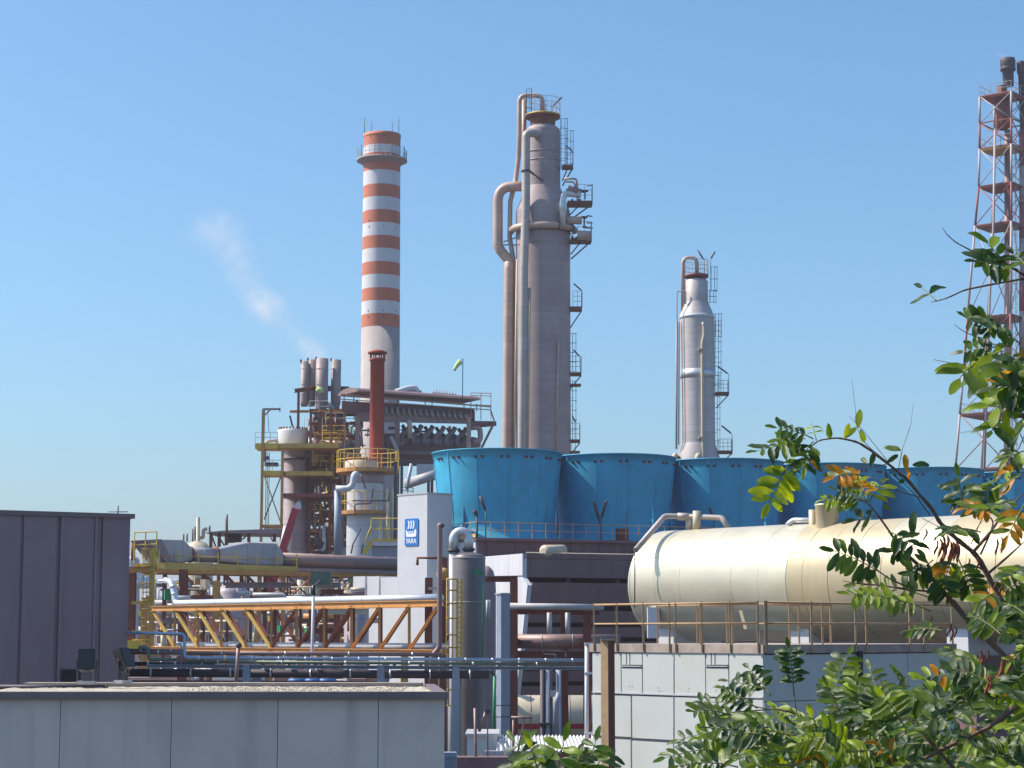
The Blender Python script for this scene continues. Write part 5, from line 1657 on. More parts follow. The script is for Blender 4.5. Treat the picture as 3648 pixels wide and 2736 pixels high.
# drums and clutter under the rack
rd_ = random.Random(21)
for i, (x, nm, mt) in enumerate(((1620, 'left', 'blue_drum'), (1760, 'middle', 'blue_drum'), (1880, 'right', 'blue_drum'))):
    t_ = W('D', x, 1560, 85)
    dr = Thing('blue_barrel', 'blue barrel under the front pipe rack, ' + nm + ' one of three', 'barrel', (t_.x, 85, t_.z - .9), 'blue barrels')
    z = t_.z - .9
    dr.part('shell', MB().lathe(t_.x, 85, [(.38, z), (.4, z + .05), (.4, z + .5), (.42, z + .55), (.4, z + .6), (.4, z + 1.05), (.36, z + 1.1), (0, z + 1.1)], 20, False), MAT[mt])
    dr.part('lid', MB().lathe(t_.x, 85, [(.33, z + 1.101), (.33, z + 1.12), (0, z + 1.12)], 20, False), MAT['dark'])
sk = Thing('storage_deck', 'dark low deck under the front pipe rack strewn with coloured crates', 'platform', (W('D', 1400, 1640, 86).x, 86, 0))
t_ = W('D', 1230, 1600, 86)
zd = W('D', 1620, 1560, 85).z - .9
sk.part('deck', MB().box((t_.x, 88, zd / 2), (11.4, 8, zd - .01)), MAT['dkconc'])
for i in range(34):
    x = rd_.uniform(180, 2330)
    q = W('D', x, 1580, rd_.uniform(86.5, 90))
    s = (rd_.uniform(.4, 1.2), rd_.uniform(.4, .8), rd_.uniform(.4, 1.2))
    sk.part('crate', MB().box((q.x, q.y, zd + s[2] / 2), s, rd_.uniform(-.6, .6)), MAT[rd_.choice(['cream', 'orange', 'white', 'yellow', 'grey', 'cream', 'clad_pipe', 'brown_pipe'])])

# ================================================================ knock-out vessel with inverted U pipe
DKO = 80.0
e_ = lambda x, y, d=DKO: W('E', x, y, d)
ke = LEN('E', 1, DKO)
q = e_(1155, 1100)
ko = Thing('knockout_vessel', 'grey upright drum with an inverted U pipe on its top', 'vessel', (q.x, DKO, 0))
ze = lambda y: e_(1155, y).z
ko.part('shell', MB().lathe(q.x, DKO, [(144 * ke, 0), (144 * ke, ze(705))] + [(144 * ke * math.cos(t), ze(705) + (ze(655) - ze(705)) * math.sin(t)) for t in [math.pi / 2 * i / 6 for i in range(1, 7)]], 48, False), M('drum_grey', (.17, .15, .155), .45, .3, var=.14, scale=1.5, streak=.4, stain=(.14, .1, .1)))
ko.part('dome_seam', MB().lathe(q.x, DKO, [(144 * ke, ze(712)), (147 * ke, ze(712)), (147 * ke, ze(703)), (144 * ke, ze(703))], 40, False), MAT['grey'])
ko.part('weld_ring', MB().lathe(q.x, DKO, [(144 * ke, ze(1100)), (147 * ke, ze(1100)), (147 * ke, ze(1090)), (144 * ke, ze(1090))], 40, False), MAT['grey'])
cx0 = (1022 + 1155) / 2
arc = [e_(1155, 660)] + [e_(1155, 560)] + [e_(cx0 + 66 * math.cos(a), 548 - 72 * math.sin(a)) for a in [math.pi * i / 14 for i in range(15)]] + [e_(1022, 640)]
ko.part('u_pipe', MB().tube(arc, 41 * ke, 20), MAT['alu'])
for x, y in ((1155, 632), (1022, 640)):
    c = e_(x, y)
    ko.part('flange', MB().lathe(c.x, DKO, [(41 * ke, c.z - .07), (54 * ke, c.z - .07), (54 * ke, c.z + .05), (41 * ke, c.z + .05)], 24, False), MAT['dark'])
ko.part('down_pipe', MB().tube([e_(1022, 650), Vector((e_(1022, 650).x, DKO, 0))], 40 * ke, 20), MAT['grey_lt'])
vp = Thing('dark_vent_pipe', 'dark slim vent pipe with hooked mouth left of the grey drum', 'pipe', e_(905, 1500, 78))
vp.part('pipe_run', MB().pipe([e_(920, 424, 78), e_(900, 418, 78), e_(903, 500, 78), e_(898, 1490, 78), e_(830, 1570, 78), e_(826, 1900, 78)], 22 * ke, .35, 16), MAT['brown_pipe'])
vp.part('mouth', MB().tube([e_(921, 425, 77.98), e_(928, 428, 77.96)], 19 * ke, 14), MAT['black'])
yl = Thing('yellow_vessel_ladder', 'yellow caged ladder standing against the grey drum', 'ladder', (e_(1060, 1560, 78.6).x, 78.6, 0))
yl.part('stringer', MB().beam(e_(1047, 2420, 78.6), e_(1056, 890, 78.6), .08, .1), MAT['yellow'])
yl.part('stringer', MB().beam(e_(1085, 2420, 78.6), e_(1094, 890, 78.6), .08, .1), MAT['yellow'])
for i in range(34):
    y = 920 + i * 44
    yl.part('rung', MB().tube([e_(1052, y, 78.6), e_(1090, y, 78.6)], .02, 5), MAT['yellow'])
for y in (892, 990, 1105, 1235, 1380, 1490, 1600, 1720, 1860, 2000):
    hp = [e_(1056, y, 78.6), e_(1000, y, 78.3), e_(965, y, 78.4), e_(962, y, 78.9), e_(1000, y, 79.1), e_(1056, y, 78.8)]
    yl.part('cage_hoop', MB().tube(hp, .03, 6), MAT['yel_dull'])
for x in (962, 985, 1015):
    yl.part('cage_bar', MB().tube([e_(x, 892, 78.35), e_(x - 4, 2000, 78.35)], .02, 5), MAT['yel_dull'])
gn = Thing('green_thin_pipe', 'thin bright green pipe with a valve on the side of the grey drum', 'pipe', e_(1285, 1500, 79))
gn.part('pipe_run', MB().pipe([e_(1215, 832, 79), e_(1284, 828, 79), e_(1286, 1000, 79), e_(1272, 1620, 79)], 6.5 * ke, .12, 8), MAT['greenpipe'])
gn.part('valve', MB().box(e_(1232, 834, 79), (.28, .2, .2)), MAT['greenpipe'])
gn.part('handle', MB().tube([e_(1222, 815, 79), e_(1222, 850, 79)], .03, 6), MAT['greenpipe'])
g2 = Thing('green_leaning_pipe', 'green upright pipe with slanted brace left of the blue grey post', 'pipe', W('F', 515, 1360, 73))
g2.part('pipe_run', MB().tube([W('F', 512, 1420, 73), W('F', 522, 845, 73)], LEN('F', 15, 73), 10), MAT['greenpipe'])
g2.part('brace', MB().tube([W('F', 520, 850, 73), W('F', 465, 790, 73)], .05, 6), MAT['dark'])
# blue grey square post
bpz = W('F', 600, 140, 72).z
bx = W('F', 595, 700, 72).x
sq_ = Thing('square_steel_post', 'tall blue grey square steel post right of the grey drum', 'post', (bx, 72, 0))
sq_.part('post', MB().box((bx, 72, bpz / 2), (.36, .36, bpz), R(28)), MAT['bluegrey'])
sq_.part('cap_plate', MB().box((bx, 72, bpz + .02), (.44, .44, .05), R(28)), MAT['grey'])
for y in (700, 1110, 1210):
    sq_.part('strap', MB().box((bx, 72, W('F', 595, y, 72).z), (.38, .38, .03), R(28)), MAT['dark'])
dc = Thing('dark_curved_drum', 'dark rounded drum half hidden behind the grey drum', 'drum', (W('E', 1310, 1200, 88).x, 88, 0))
q = W('E', 1310, 1000, 88)
zd_ = lambda y: W('E', 1310, y, 88).z
dc.part('shell', MB().lathe(q.x, 88, [(.42, 0), (.42, zd_(1000)), (.40, zd_(900)), (.3, zd_(820)), (.12, zd_(780)), (0, zd_(775))], 24, False), MAT['dkmetal'])
for x in (1318, 1335):
    dc.part('vent', MB().tube([W('E', x, 1240, 84), W('E', x, 1075, 84)], .06, 8), MAT['grey_lt'])
# rusty portal with insulated pipes
pt = Thing('rusty_pipe_portal', 'dark red portal frame with grey pipes right of the square post', 'pipe rack', (W('E', 1550, 1500, 76).x, 76, 0))
PE = lambda x, y, d=76: W('E', x, y, d)
PF = lambda x, y, d=76: W('F', x, y, d)
pt.part('top_beam', MB().ibeam(PE(1300, 892), PE(1582, 892), .2, .22), MAT['maroon'])
pt.part('top_edge', MB().beam(PE(1300, 872), PE(1640, 866), .15, .05), MAT['grey_lt'])
for x, d in ((1550, 76), (1550, 78), (2190, 76), (1990, 79)):
    t_ = PE(x, 885 if x == 1550 else 1165, d)
    pt.part('post', MB().ibeam(Vector((t_.x, d, 0)), t_, .3, .3), MAT['maroon'])
pt.part('mid_beam', MB().ibeam(PE(1505, 1172), PE(2300, 1178), .22, .25), MAT['maroon'])
pt.part('low_beam', MB().ibeam(PF(640, 668), PF(1330, 672), .25, .3), MAT['maroon'])
pt.part('bracket_bar', MB().tube([PF(950, 660), PF(952, 640), PF(1140, 640), PF(1142, 690)], .035, 6), MAT['white'])
pt.part('bracket_bar', MB().tube([PF(950, 662), PF(1052, 664), PF(1054, 700)], .035, 6), MAT['white'])
for x in (1000, 1160):
    pt.part('hanger', MB().tube([PF(x, 300, 75.6), PF(x, 490, 75.6)], .1, 10), MAT['grey_lt'])
ip = Thing('upper_insulated_pipe', 'grey insulated pipe on top of the dark red portal', 'pipe', PE(1800, 1140, 75))
ip.part('pipe_run', MB().tube([PE(1500, 1128, 75.4), PE(2340, 1140, 75.4)], 28 * LEN('E', 1, 75), 18), MAT['grey'])
ip2 = Thing('lower_insulated_pipe', 'thick brown insulated pipe low in the dark red portal', 'pipe', PE(1800, 1435, 76))
ip2.part('pipe_run', MB().tube([PE(1540, 1436, 76.4), PE(2480, 1440, 76.4)], 62 * LEN('E', 1, 76), 22), MAT['brown_pipe'])
for x in (1790, 2060):
    ip2.part('joint_band', MB().tube([PE(x, 1437, 76.4), PE(x + 8, 1437, 76.4)], 64 * LEN('E', 1, 76), 22), MAT['grey'])
# bundle of upright pipes
bd = Thing('upright_pipe_bundle', 'bundle of dark upright pipes before the beige striped tank', 'pipework', (PF(980, 1300, 68).x, 68, 0))
for x, r, mt in ((940, 22, 'dark'), (985, 26, 'bluegrey'), (1015, 14, 'dark'), (1085, 18, 'bluegrey'), (965, 6, 'alu'), (1062, 5, 'alu')):
    t_ = PF(x, 780, 68)
    bd.part('riser', MB().tube([Vector((t_.x, 68 - r * .004, 0)), t_], r * LEN('F', 1, 68), 12), MAT[mt])
bd.part('valve', MB().box(PF(1050, 1010, 67.8), (.3, .2, .2)), MAT['grey'])
bd.part('clamp', MB().box(PF(975, 1270, 67.9), (.55, .3, .06)), MAT['dark'])
bd.part('elbow', MB().pipe([PF(1085, 1000, 67.7), PF(1060, 1090, 67.7), PF(1052, 1360, 67.7)], .1, .3, 10), MAT['bluegrey'])
# white standpost
ws = Thing('white_standpost', 'thin white post with flat caps at the end of the front pipes', 'post', PF(1325, 1500, 58))
ws.part('post', MB().tube([PF(1325, 1640, 58), PF(1327, 570, 58)], .06, 8), MAT['white'])
for y in (572, 830, 1355):
    ws.part('cap', MB().box(PF(1345, y, 58), (.26, .2, .06)), MAT['white'])
ws.part('dark_channel', MB().beam(PF(1350, 1400, 58.3), PF(1350, 590, 58.3), .1, .1), MAT['maroon'])

# ================================================================ beige tank with a red stripe
DB = 95.0
a, b = W('F', 250, 1225, DB), W('F', 1560, 1225, DB)
rt_ = 198 * LEN('F', 1, DB)
bt = Thing('striped_beige_tank', 'beige horizontal tank with a red stripe along its side', 'tank', (a.x, DB, 0))
bt.part('shell', MB().tube([a + Vector((-.4, 0, 0)), a, b, b + Vector((.4, 0, 0))], [rt_ * .6, rt_, rt_, rt_ * .6], 40), MAT['cream'])
v0, v1_ = [], []
for i in range(7):
    an = math.asin(-(1262 - 1225) / 198) + (math.asin(-(1306 - 1225) / 198) - math.asin(-(1262 - 1225) / 198)) * i / 6
    off = Vector((0, -math.cos(an) * (rt_ + .012), math.sin(an) * (rt_ + .012)))
    v0.append(a + off)
    v1_.append(b + off)
mb = MB().add(v0 + v1_, [(i, i + 1, 8 + i, 7 + i) for i in range(6)], True)
bt.part('red_stripe', mb, MAT['red_beam'])
for x in (640, 830, 1170):
    p = W('F', x, 1225, DB)
    bt.part('ring_seam', MB().tube([p, p + Vector((.04, 0, 0))], rt_ + .015, 40), MAT['brown_pipe'])
for x in (480, 1300):
    p = W('F', x, 1225, DB)
    bt.part('saddle', MB().box((p.x, DB, (p.z - rt_ * .8) / 2), (.4, 1.6, p.z - rt_ * .8)), MAT['dkconc'])

# ================================================================ small white shed with corrugated roof
sh = Thing('white_shed', 'small white shed with bright corrugated roof at the bottom centre', 'shed', (W('F', 800, 1600, 55).x, 55, 0))
z0, z1 = W('F', 700, 1520, 54.5).z, W('F', 700, 1384, 60).z
x0, x1 = W('F', 540, 1400, 57).x, W('F', 1520, 1400, 57).x
n = 30
vs, fs_ = [], []
for i in range(n * 4 + 1):
    x = x0 + (x1 - x0) * i / (n * 4)
    dz = (.0, .03, .06, .03)[i % 4]
    vs += [(x, 54.5, z0 + dz), (x, 60, z1 + dz)]
for i in range(n * 4):
    fs_.append((2 * i, 2 * i + 2, 2 * i + 3, 2 * i + 1))
sh.part('corrugated_roof', MB().add(vs, fs_), MAT['corr'])
sh.part('eaves_board', MB().box(((x0 + x1) / 2, 54.55, z0 - .1), (x1 - x0, .06, .12)), MAT['maroon'])
sh.part('front_wall', MB().box(((x0 + x1) / 2, 54.8, z0 / 2 - .1), (x1 - x0 - .1, .12, z0 - .2)), MAT['cream'])
xa, xb = W('F', 283, 1400, 58).x, W('F', 545, 1400, 58).x
sh.part('side_block', MB().box(((xa + xb) / 2, 58.6, W('F', 300, 1372, 58).z / 2), (xb - xa, 2.5, W('F', 300, 1372, 58).z)), MAT['white'])
sh.part('side_cap', MB().box(((xa + xb) / 2, 58.6, W('F', 300, 1372, 58).z + .04), (xb - xa + .1, 2.7, .08)), MAT['grey_lt'])
sh.part('skirting_beam', MB().beam(W('F', 430, 1545, 54.2), W('F', 850, 1545, 54.2), .2, .22), MAT['grey_lt'])
for a_, b_ in (((530, 1400), (560, 1520)), ((570, 1410), (620, 1520)), ((620, 1420), (660, 1520))):
    sh.part('roof_strut', MB().beam(W('F', *a_, 54.3), W('F', *b_, 54.3), .07), MAT['white'])
rs2 = Thing('rusty_pipe_stand', 'rusty bent pipe stand with slanted legs before the shed', 'stand', W('F', 360, 1640, 51))
for pts, r in (([(358, 1700), (349, 1135)], 13), ([(384, 1340), (448, 1160)], 14), ([(680, 1560), (685, 1225)], 9), ([(715, 1570), (782, 1228)], 9), ([(665, 1216), (850, 1220)], 10), ([(462, 1640), (458, 1170)], 6)):
    rs2.part('pipe', MB().tube([W('F', a_, b_, 51) for a_, b_ in pts], r * LEN('F', 1, 51), 8), MAT['brown_pipe'])
rs2.part('brace_plate', MB().beam(W('F', 436, 1158, 51), W('F', 480, 1168, 51), .08, .08), MAT['dark'])
rs2.part('dark_base', MB().box(W('F', 300, 1700, 51), (3.2, .6, .8)), MAT['dkconc'])
bb = Thing('blue_bin', 'blue grey box at the corner of the low building', 'box', W('F', 130, 1600, 45))
bb.part('body', MB().box(W('F', 130, 1640, 45), (.28, .4, .6)), MAT['bluegrey'])
bb.part('lid', MB().box(W('F', 130, 1552, 45), (.32, .44, .05)), MAT['bluepipe'])

# ================================================================ white walled basin building
BC = W('G', 1520, 1545, 45.0)                 # nearest top corner
BLft = W('F', 1368, 650, 49.2)
bz = BC.z
c0 = Vector((BC.x, BC.y, 0))
dl = Vector((BLft.x - BC.x, BLft.y - BC.y, 0))
LL = dl.length
dl.normalize()
nl2 = Vector((-dl.y, dl.x, 0))
if nl2.y > 0:
    nl2 = -nl2
dr2 = -Vector((nl2.x, nl2.y, 0))
nr2 = -dl
bs = Thing('basin_building', 'white panelled concrete basin building with tan railing round its roof', 'building', c0)
RLn = 6.3
bs.part('core', MB().prism([c0 - nl2 * .06 - nr2 * .06, c0 + dl * LL - nl2 * .06, c0 + dl * LL + dr2 * RLn, c0 + dr2 * RLn - nr2 * .06], (0, 0, bz - .03)), MAT['wallj'])


def face_panel(x0, y0, x1, y1, name='wall_panel', mt='wallw', dep=.0, base=False):
    """panel on the sunlit left face from window M coordinates"""
    pts = [PH('M', x, y, c0, nl2) for x, y in ((x0, y0), (x1, y0), (x1, y1), (x0, y1))]
    u0 = min(p.dot(dl) for p in pts)
    s0, s1 = (pts[0] - c0).dot(dl), (pts[1] - c0).dot(dl)
    z0_, z1_ = (pts[0].z + pts[1].z) / 2, (pts[2].z + pts[3].z) / 2
    if base:
        z1_ = 0
    g = .012
    hi, lo_ = max(s0, s1) - g, min(s0, s1) + g
    q = [c0 + dl * lo_ + UP * (z0_ - g), c0 + dl * hi + UP * (z0_ - g), c0 + dl * hi + UP * (z1_ + g), c0 + dl * lo_ + UP * (z1_ + g)]
    bs.part(name, MB().prism([p - nl2 * .055 for p in q], nl2 * (.055 + dep)), MAT[mt])


for x0, x1 in ((695, 905), (1062, 1288), (1292, 1520), (1692, 1943)):
    face_panel(x0, 152, x1, 460 + (x0 - 840) * .03)
for x0, x1 in ((908, 1060), (1523, 1690)):
    w = x1 - x0
    face_panel(x0, 152, x0 + w * .24, 246)
    face_panel(x0 + w * .26, 152, x0 + w * .40, 246)
    face_panel(x0 + w * .42, 152, x1, 246)
    face_panel(x0, 246, x1, 260, 'sill', 'grey_lt', .03)
    face_panel(x0, 262, x1, 460 + (x0 - 840) * .03)
for x0, x1 in ((695, 978), (984, 1288), (1292, 1602), (1608, 1943)):
    face_panel(x0, 466 + (x0 - 840) * .03, x1, 776 + (x0 - 840) * .075)
    face_panel(x0, 790 + (x0 - 840) * .075, x1, 1200, base=True)
face_panel(695, 452, 1943, 470, 'joint_strip', 'grey_lt', .02)
for x, y in ((970, 400), (990, 400), (1180, 435), (1195, 435), (1180, 410), (1395, 440), (1400, 415), (1600, 430)):
    p = PH('M', x, y, c0, nl2)
    bs.part('anchor_hole', MB().sphere(p, .012, 6, 4), MAT['dark'])
# shaded right face
zj = [bz - .02, PH('L', 900, 1100, c0, nr2).z, 0]
xs_ = [0, (PH('L', 820, 900, c0, nr2) - c0).dot(dr2), (PH('L', 1215, 1300, c0, nr2) - c0).dot(dr2), (PH('L', 1585, 900, c0, nr2) - c0).dot(dr2)]
RE = xs_[-1]
for i in range(3):
    for j in range(2):
        p, q = c0 + dr2 * (xs_[i] + .012), c0 + dr2 * (xs_[i + 1] - .012)
        bs.part('wall_panel', MB().prism([a_ - nr2 * .055 for a_ in (p + UP * (zj[j] - .01), q + UP * (zj[j] - .01), q + UP * (zj[j + 1] + .01), p + UP * (zj[j + 1] + .01))], nr2 * .055), MAT['wallw'])
bs.part('down_pipe', MB().tube([PH('L', 822, 720, c0 + nr2 * .08, nr2), PH('L', 822, 1000, c0 + nr2 * .08, nr2)], .07, 12), MAT['black'])
capz = W('G', 1500, 1468, 45.0).z
bs.part('roof_cap', MB().prism([c0 + nl2 * .03 + nr2 * .03 + UP * bz, c0 + dl * (LL + .05) + nl2 * .03 + UP * bz, c0 + dl * (LL + .05) + dr2 * RLn + UP * bz, c0 + dr2 * (RE + .05) + nr2 * .03 + UP * bz], (0, 0, capz - bz)), MAT['conc_cap'])
bs.part('rain_line', MB().tube([PH('M', 1290, 160 + i * 120, c0 + nl2 * .01, nl2) for i in range(6)], .008, 4), MAT['grey'])
bs.part('corner_post', MB().beam(c0 + UP * (bz + .02) - nl2 * .3 - nr2 * .3, c0 + UP * (capz + .3) - nl2 * .3 - nr2 * .3, .12), MAT['conc_cap'])
# railing: every post and rail its own piece
hrail = W('G', 1480, 1120, 45.0).z - capz + .08
def rail_run(p0, dirv, stops, off):
    for s in stops:
        b_ = p0 + dirv * s + off + UP * (bz + .02)
        bs.part('rail_post', MB().beam(b_, b_ + UP * (hrail + capz - bz), .045), MAT['tanrail'])
    for k_, r_ in ((1.0, .026), (.52, .022)):
        a_ = p0 + dirv * stops[0] + off + UP * (capz + hrail * k_ - .02)
        b_ = p0 + dirv * stops[-1] + off + UP * (capz + hrail * k_ - .02)
        bs.part('hand_rail', MB().tube([a_, b_], r_, 8), MAT['tanrail'])
gst = [(PH('G', x, 1300, c0 + nl2 * .05, nl2) - c0).dot(dl) for x in (1475, 1232, 985, 755, 700, 472, 240, 40)]
rail_run(c0, dl, gst, nl2 * .05)
rst = [(PH('L', x, 500, c0 + nr2 * .05, nr2) - c0).dot(dr2) for x in (70, 430, 785, 870, 1220, 1335, 1560)]
rail_run(c0, dr2, [.03] + rst, nr2 * .05)
rail_run(c0 + dr2 * 2.3, dl, [.2, 1.2, 2.2, 3.2, 4.2, LL], Vector((0, 0, 0)))
rail_run(c0 + dl * 2.2, dr2, [.3, 1.4, 2.6, 3.8, 5.0], Vector((0, 0, 0)))
# brown channel post before the wall
cp = Thing('brown_channel_post', 'tall brown steel channel post standing before the white wall', 'post', W('F', 1505, 1500, 43.5))
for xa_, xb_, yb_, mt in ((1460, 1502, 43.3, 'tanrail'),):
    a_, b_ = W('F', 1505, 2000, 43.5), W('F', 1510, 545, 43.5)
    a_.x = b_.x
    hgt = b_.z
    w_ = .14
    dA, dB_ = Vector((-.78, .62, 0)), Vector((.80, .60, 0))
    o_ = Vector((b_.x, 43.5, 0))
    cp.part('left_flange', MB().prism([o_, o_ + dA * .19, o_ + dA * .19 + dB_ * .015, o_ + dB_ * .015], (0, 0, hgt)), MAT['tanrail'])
    cp.part('web', MB().prism([o_ + dB_ * .016, o_ + dB_ * .19, o_ + dB_ * .19 + dA * .015, o_ + dB_ * .016 + dA * .015], (0, 0, hgt)), MAT['maroon'])  # dark red paints in the shade on the front of the tan post
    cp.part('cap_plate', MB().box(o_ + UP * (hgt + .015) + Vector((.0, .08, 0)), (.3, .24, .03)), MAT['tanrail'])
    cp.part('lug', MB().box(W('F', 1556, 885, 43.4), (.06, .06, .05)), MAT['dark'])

# ================================================================ silver and tan horizontal tank
TR = 1.75
TC = Vector((5.02, 64.0, W('T', 1460, 1147, 64.0).z - TR))
ta = Vector((.652, -.758, 0)).normalized()
tu = Vector((.758, .652, 0)).normalized()
tk = Thing('horizontal_tank', 'large horizontal tank clad in silver and tan sheet metal rings', 'tank', TC)


def tk_pt(s, ang, r=TR):
    """ang 0 = top, positive towards the viewer side"""
    return TC + ta * s - tu * math.sin(ang) * r + UP * math.cos(ang) * r


def arcpanel(s0, s1, a0, a1, r0, th, n=8):
    mb = MB()
    A_ = [a0 + (a1 - a0) * i / n for i in range(n + 1)]
    outer = [tk_pt(s_, a_, r0 + th) for s_ in (s0, s1) for a_ in A_]
    m = n + 1
    mb.add(outer, [(i, i + 1, m + i + 1, m + i) for i in range(n)], True)
    for s_ in (s0, s1):
        mb.add([tk_pt(s_, a_, r_) for r_ in (r0, r0 + th) for a_ in A_], [(i, i + 1, m + i + 1, m + i) for i in range(n)])
    for a_ in (a0, a1):
        mb.add([tk_pt(s0, a_, r0), tk_pt(s1, a_, r0), tk_pt(s1, a_, r0 + th), tk_pt(s0, a_, r0 + th)], [(0, 1, 2, 3)])
    return mb


def s_at(srcx):
    """distance along the tank whose viewer-side point shows at photo column srcx"""
    lo, hi = -1.0, 25.0
    for _ in range(40):
        md = (lo + hi) / 2
        p = tk_pt(md, math.pi / 2)
        if 1824 + FPX * p.x / p.y < srcx:
            lo = md
        else:
            hi = md
    return lo


sb = s_at(2100 + 1706 * .40687)
edges_s = [0.0] + [0 + sb * i / 6 for i in range(1, 7)]
e = sb
for w in (.62, .95) + (.95,) * 12:
    e += w
    edges_s.append(e)
tk.part('inner_shell', MB().tube([TC + ta * .02, TC + ta * (edges_s[-1] - .02)], TR - .03, 48), MAT['dark'])
angs = [R(-75), R(8), R(62), R(112), R(180)]
for i, (s0, s1) in enumerate(zip(edges_s[:-1], edges_s[1:])):
    for j, (a0, a1) in enumerate(zip(angs[:-1], angs[1:])):
        bright = (i < 6 and j > 0) or (10 <= i <= 11 and j == 1) or (i >= 15 and j in (1, 2))
        g = .008 if i >= 5 or i == 0 else .002
        tk.part('cladding_sheet', arcpanel(s0 + g, s1 - g, a0 + .003, a1 - .003, TR - .03, .03 + (.004 if (i + j) % 2 else 0), 10), MAT['tank_alu' if bright else 'tank_tan'])
    tk.part('cladding_sheet', arcpanel(s0 + .005, s1 - .005, R(180.3), R(284.7), TR - .03, .03, 6), MAT['tank_tan'])
hd = []
for i in range(8):
    t_ = math.pi / 2 * i / 7
    hd.append([TC - ta * (.62 * math.sin(t_) * TR * .5 + .004) + (-tu * math.sin(a) + UP * math.cos(a)) * max(.02, TR * math.cos(t_)) for a in [2 * math.pi * k_ / 48 for k_ in range(48)]])
tk.part('end_head', MB().loft(hd, True), MAT['tank_alu'])
tk.part('head_band', MB().tube([TC - ta * .012, TC + ta * .006], TR + .006, 48), MAT['grey'])
# supports
for s, nm in ((.9, 1), (6.4, 1), (12.0, 1)):
    p = TC + ta * s
    zlo = bz + .02 if s > 3 else 0
    sadd = []
    for i in range(13):
        an = R(180 - 38 + 76 * i / 12)
        sadd.append(tk_pt(s - .35, an, TR - .005))
    sadd = [q_ for q_ in sadd]
    lo0 = Vector((sadd[-1].x, sadd[-1].y, TC.z - TR - .35))
    lo1 = Vector((sadd[0].x, sadd[0].y, TC.z - TR - .35))
    tk.part('saddle', MB().prism(sadd + [lo0, lo1], ta * .7), MAT['white'])
    tk.part('saddle_plinth', MB().prism([lo1 - tu * -.0 + Vector((0, 0, 0)), lo0, Vector((lo0.x, lo0.y, 0)), Vector((lo1.x, lo1.y, 0))], ta * .9), MAT['dkconc' if s > 10 else 'white_stained'])
tk.part('drain_box', MB().box(W('G', 558, 1275, 62.2), (.36, .3, .95)), MAT['white'])
# pipework on top
GP = lambda x, y, d: W('G', x, y, d)
tk.part('overhead_line', MB().pipe([GP(402, 640, 62), GP(660, 340, 63.2), GP(860, 345, 63.2), GP(1160, 355, 62.6), GP(1220, 450, 62.4)], .09, .2, 12), MAT['clad_pipe_g'])
tk.part('vent_stub', MB().tube([GP(940, 470, 63), GP(940, 295, 63)], .13, 16), MAT['cream'])
tk.part('vent_stub', MB().tube([GP(872, 470, 63.2), GP(872, 370, 63.2)], .11, 14), MAT['cream'])
tk.part('line_valve', MB().tube([GP(770, 344, 63.2), GP(880, 348, 63.2)], .12, 12), MAT['clad_pipe_g'])
tk.part('drop_line', MB().tube([GP(398, 640, 62), GP(396, 1140, 62)], .02, 6), MAT['dark'])
zt_ = lambda x: GP(x, 400, 60.5)
q = GP(2082, 385, 58.3)
tk.part('manhole', MB().lathe(q.x, q.y, [(.34, q.z - .5), (.34, q.z + .42), (.36, q.z + .44), (.36, q.z + .5), (0, q.z + .52)], 24, False), MAT['tank_tan'])
q = GP(1958, 390, 58.8)
tk.part('nozzle', MB().lathe(q.x, q.y, [(.13, q.z - .4), (.13, q.z + .35), (0, q.z + .36)], 16, False), MAT['tank_tan'])
tk.part('short_line', MB().pipe([GP(1730, 420, 59.5), GP(1785, 376, 59.5), GP(1940, 376, 59)], .08, .15, 10), MAT['alu'])
# gusset under the tank by the railing
gs = Thing('tan_access_hatch', 'tan triangular steel hood under the tank behind the railing', 'hood', W('G', 1400, 1340, 56))
gs.part('hood', MB().prism([W('G', 1335, 1165, 57), W('G', 1470, 1165, 57), W('G', 1880, 1350, 57), W('G', 1380, 1330, 57)], (0, .8, 0)), MAT['tank_tan'])

# low white wall and dark plinth far right
fw = Thing('far_white_parapet', 'low white parapet over dark wall glimpsed behind the leaves', 'wall', (W('L', 1850, 900, 58).x, 58, 0))
a_, b_ = W('L', 1560, 850, 58), W('L', 2400, 850, 58)
zt2, zb2 = W('L', 1850, 790, 58).z, W('L', 1850, 905, 58).z
fw.part('parapet', MB().box(((a_.x + b_.x) / 2, 58, (zt2 + zb2) / 2), (b_.x - a_.x, .4, zt2 - zb2)), MAT['white'])
fw.part('dark_wall', MB().box(((a_.x + b_.x) / 2, 58.2, zb2 / 2), (b_.x - a_.x, .3, zb2)), MAT['dkconc'])
fw.part('ledge', MB().beam(W('L', 1560, 1130, 57.6), W('L', 2400, 1150, 57.6), .3, .25), MAT['cream'])
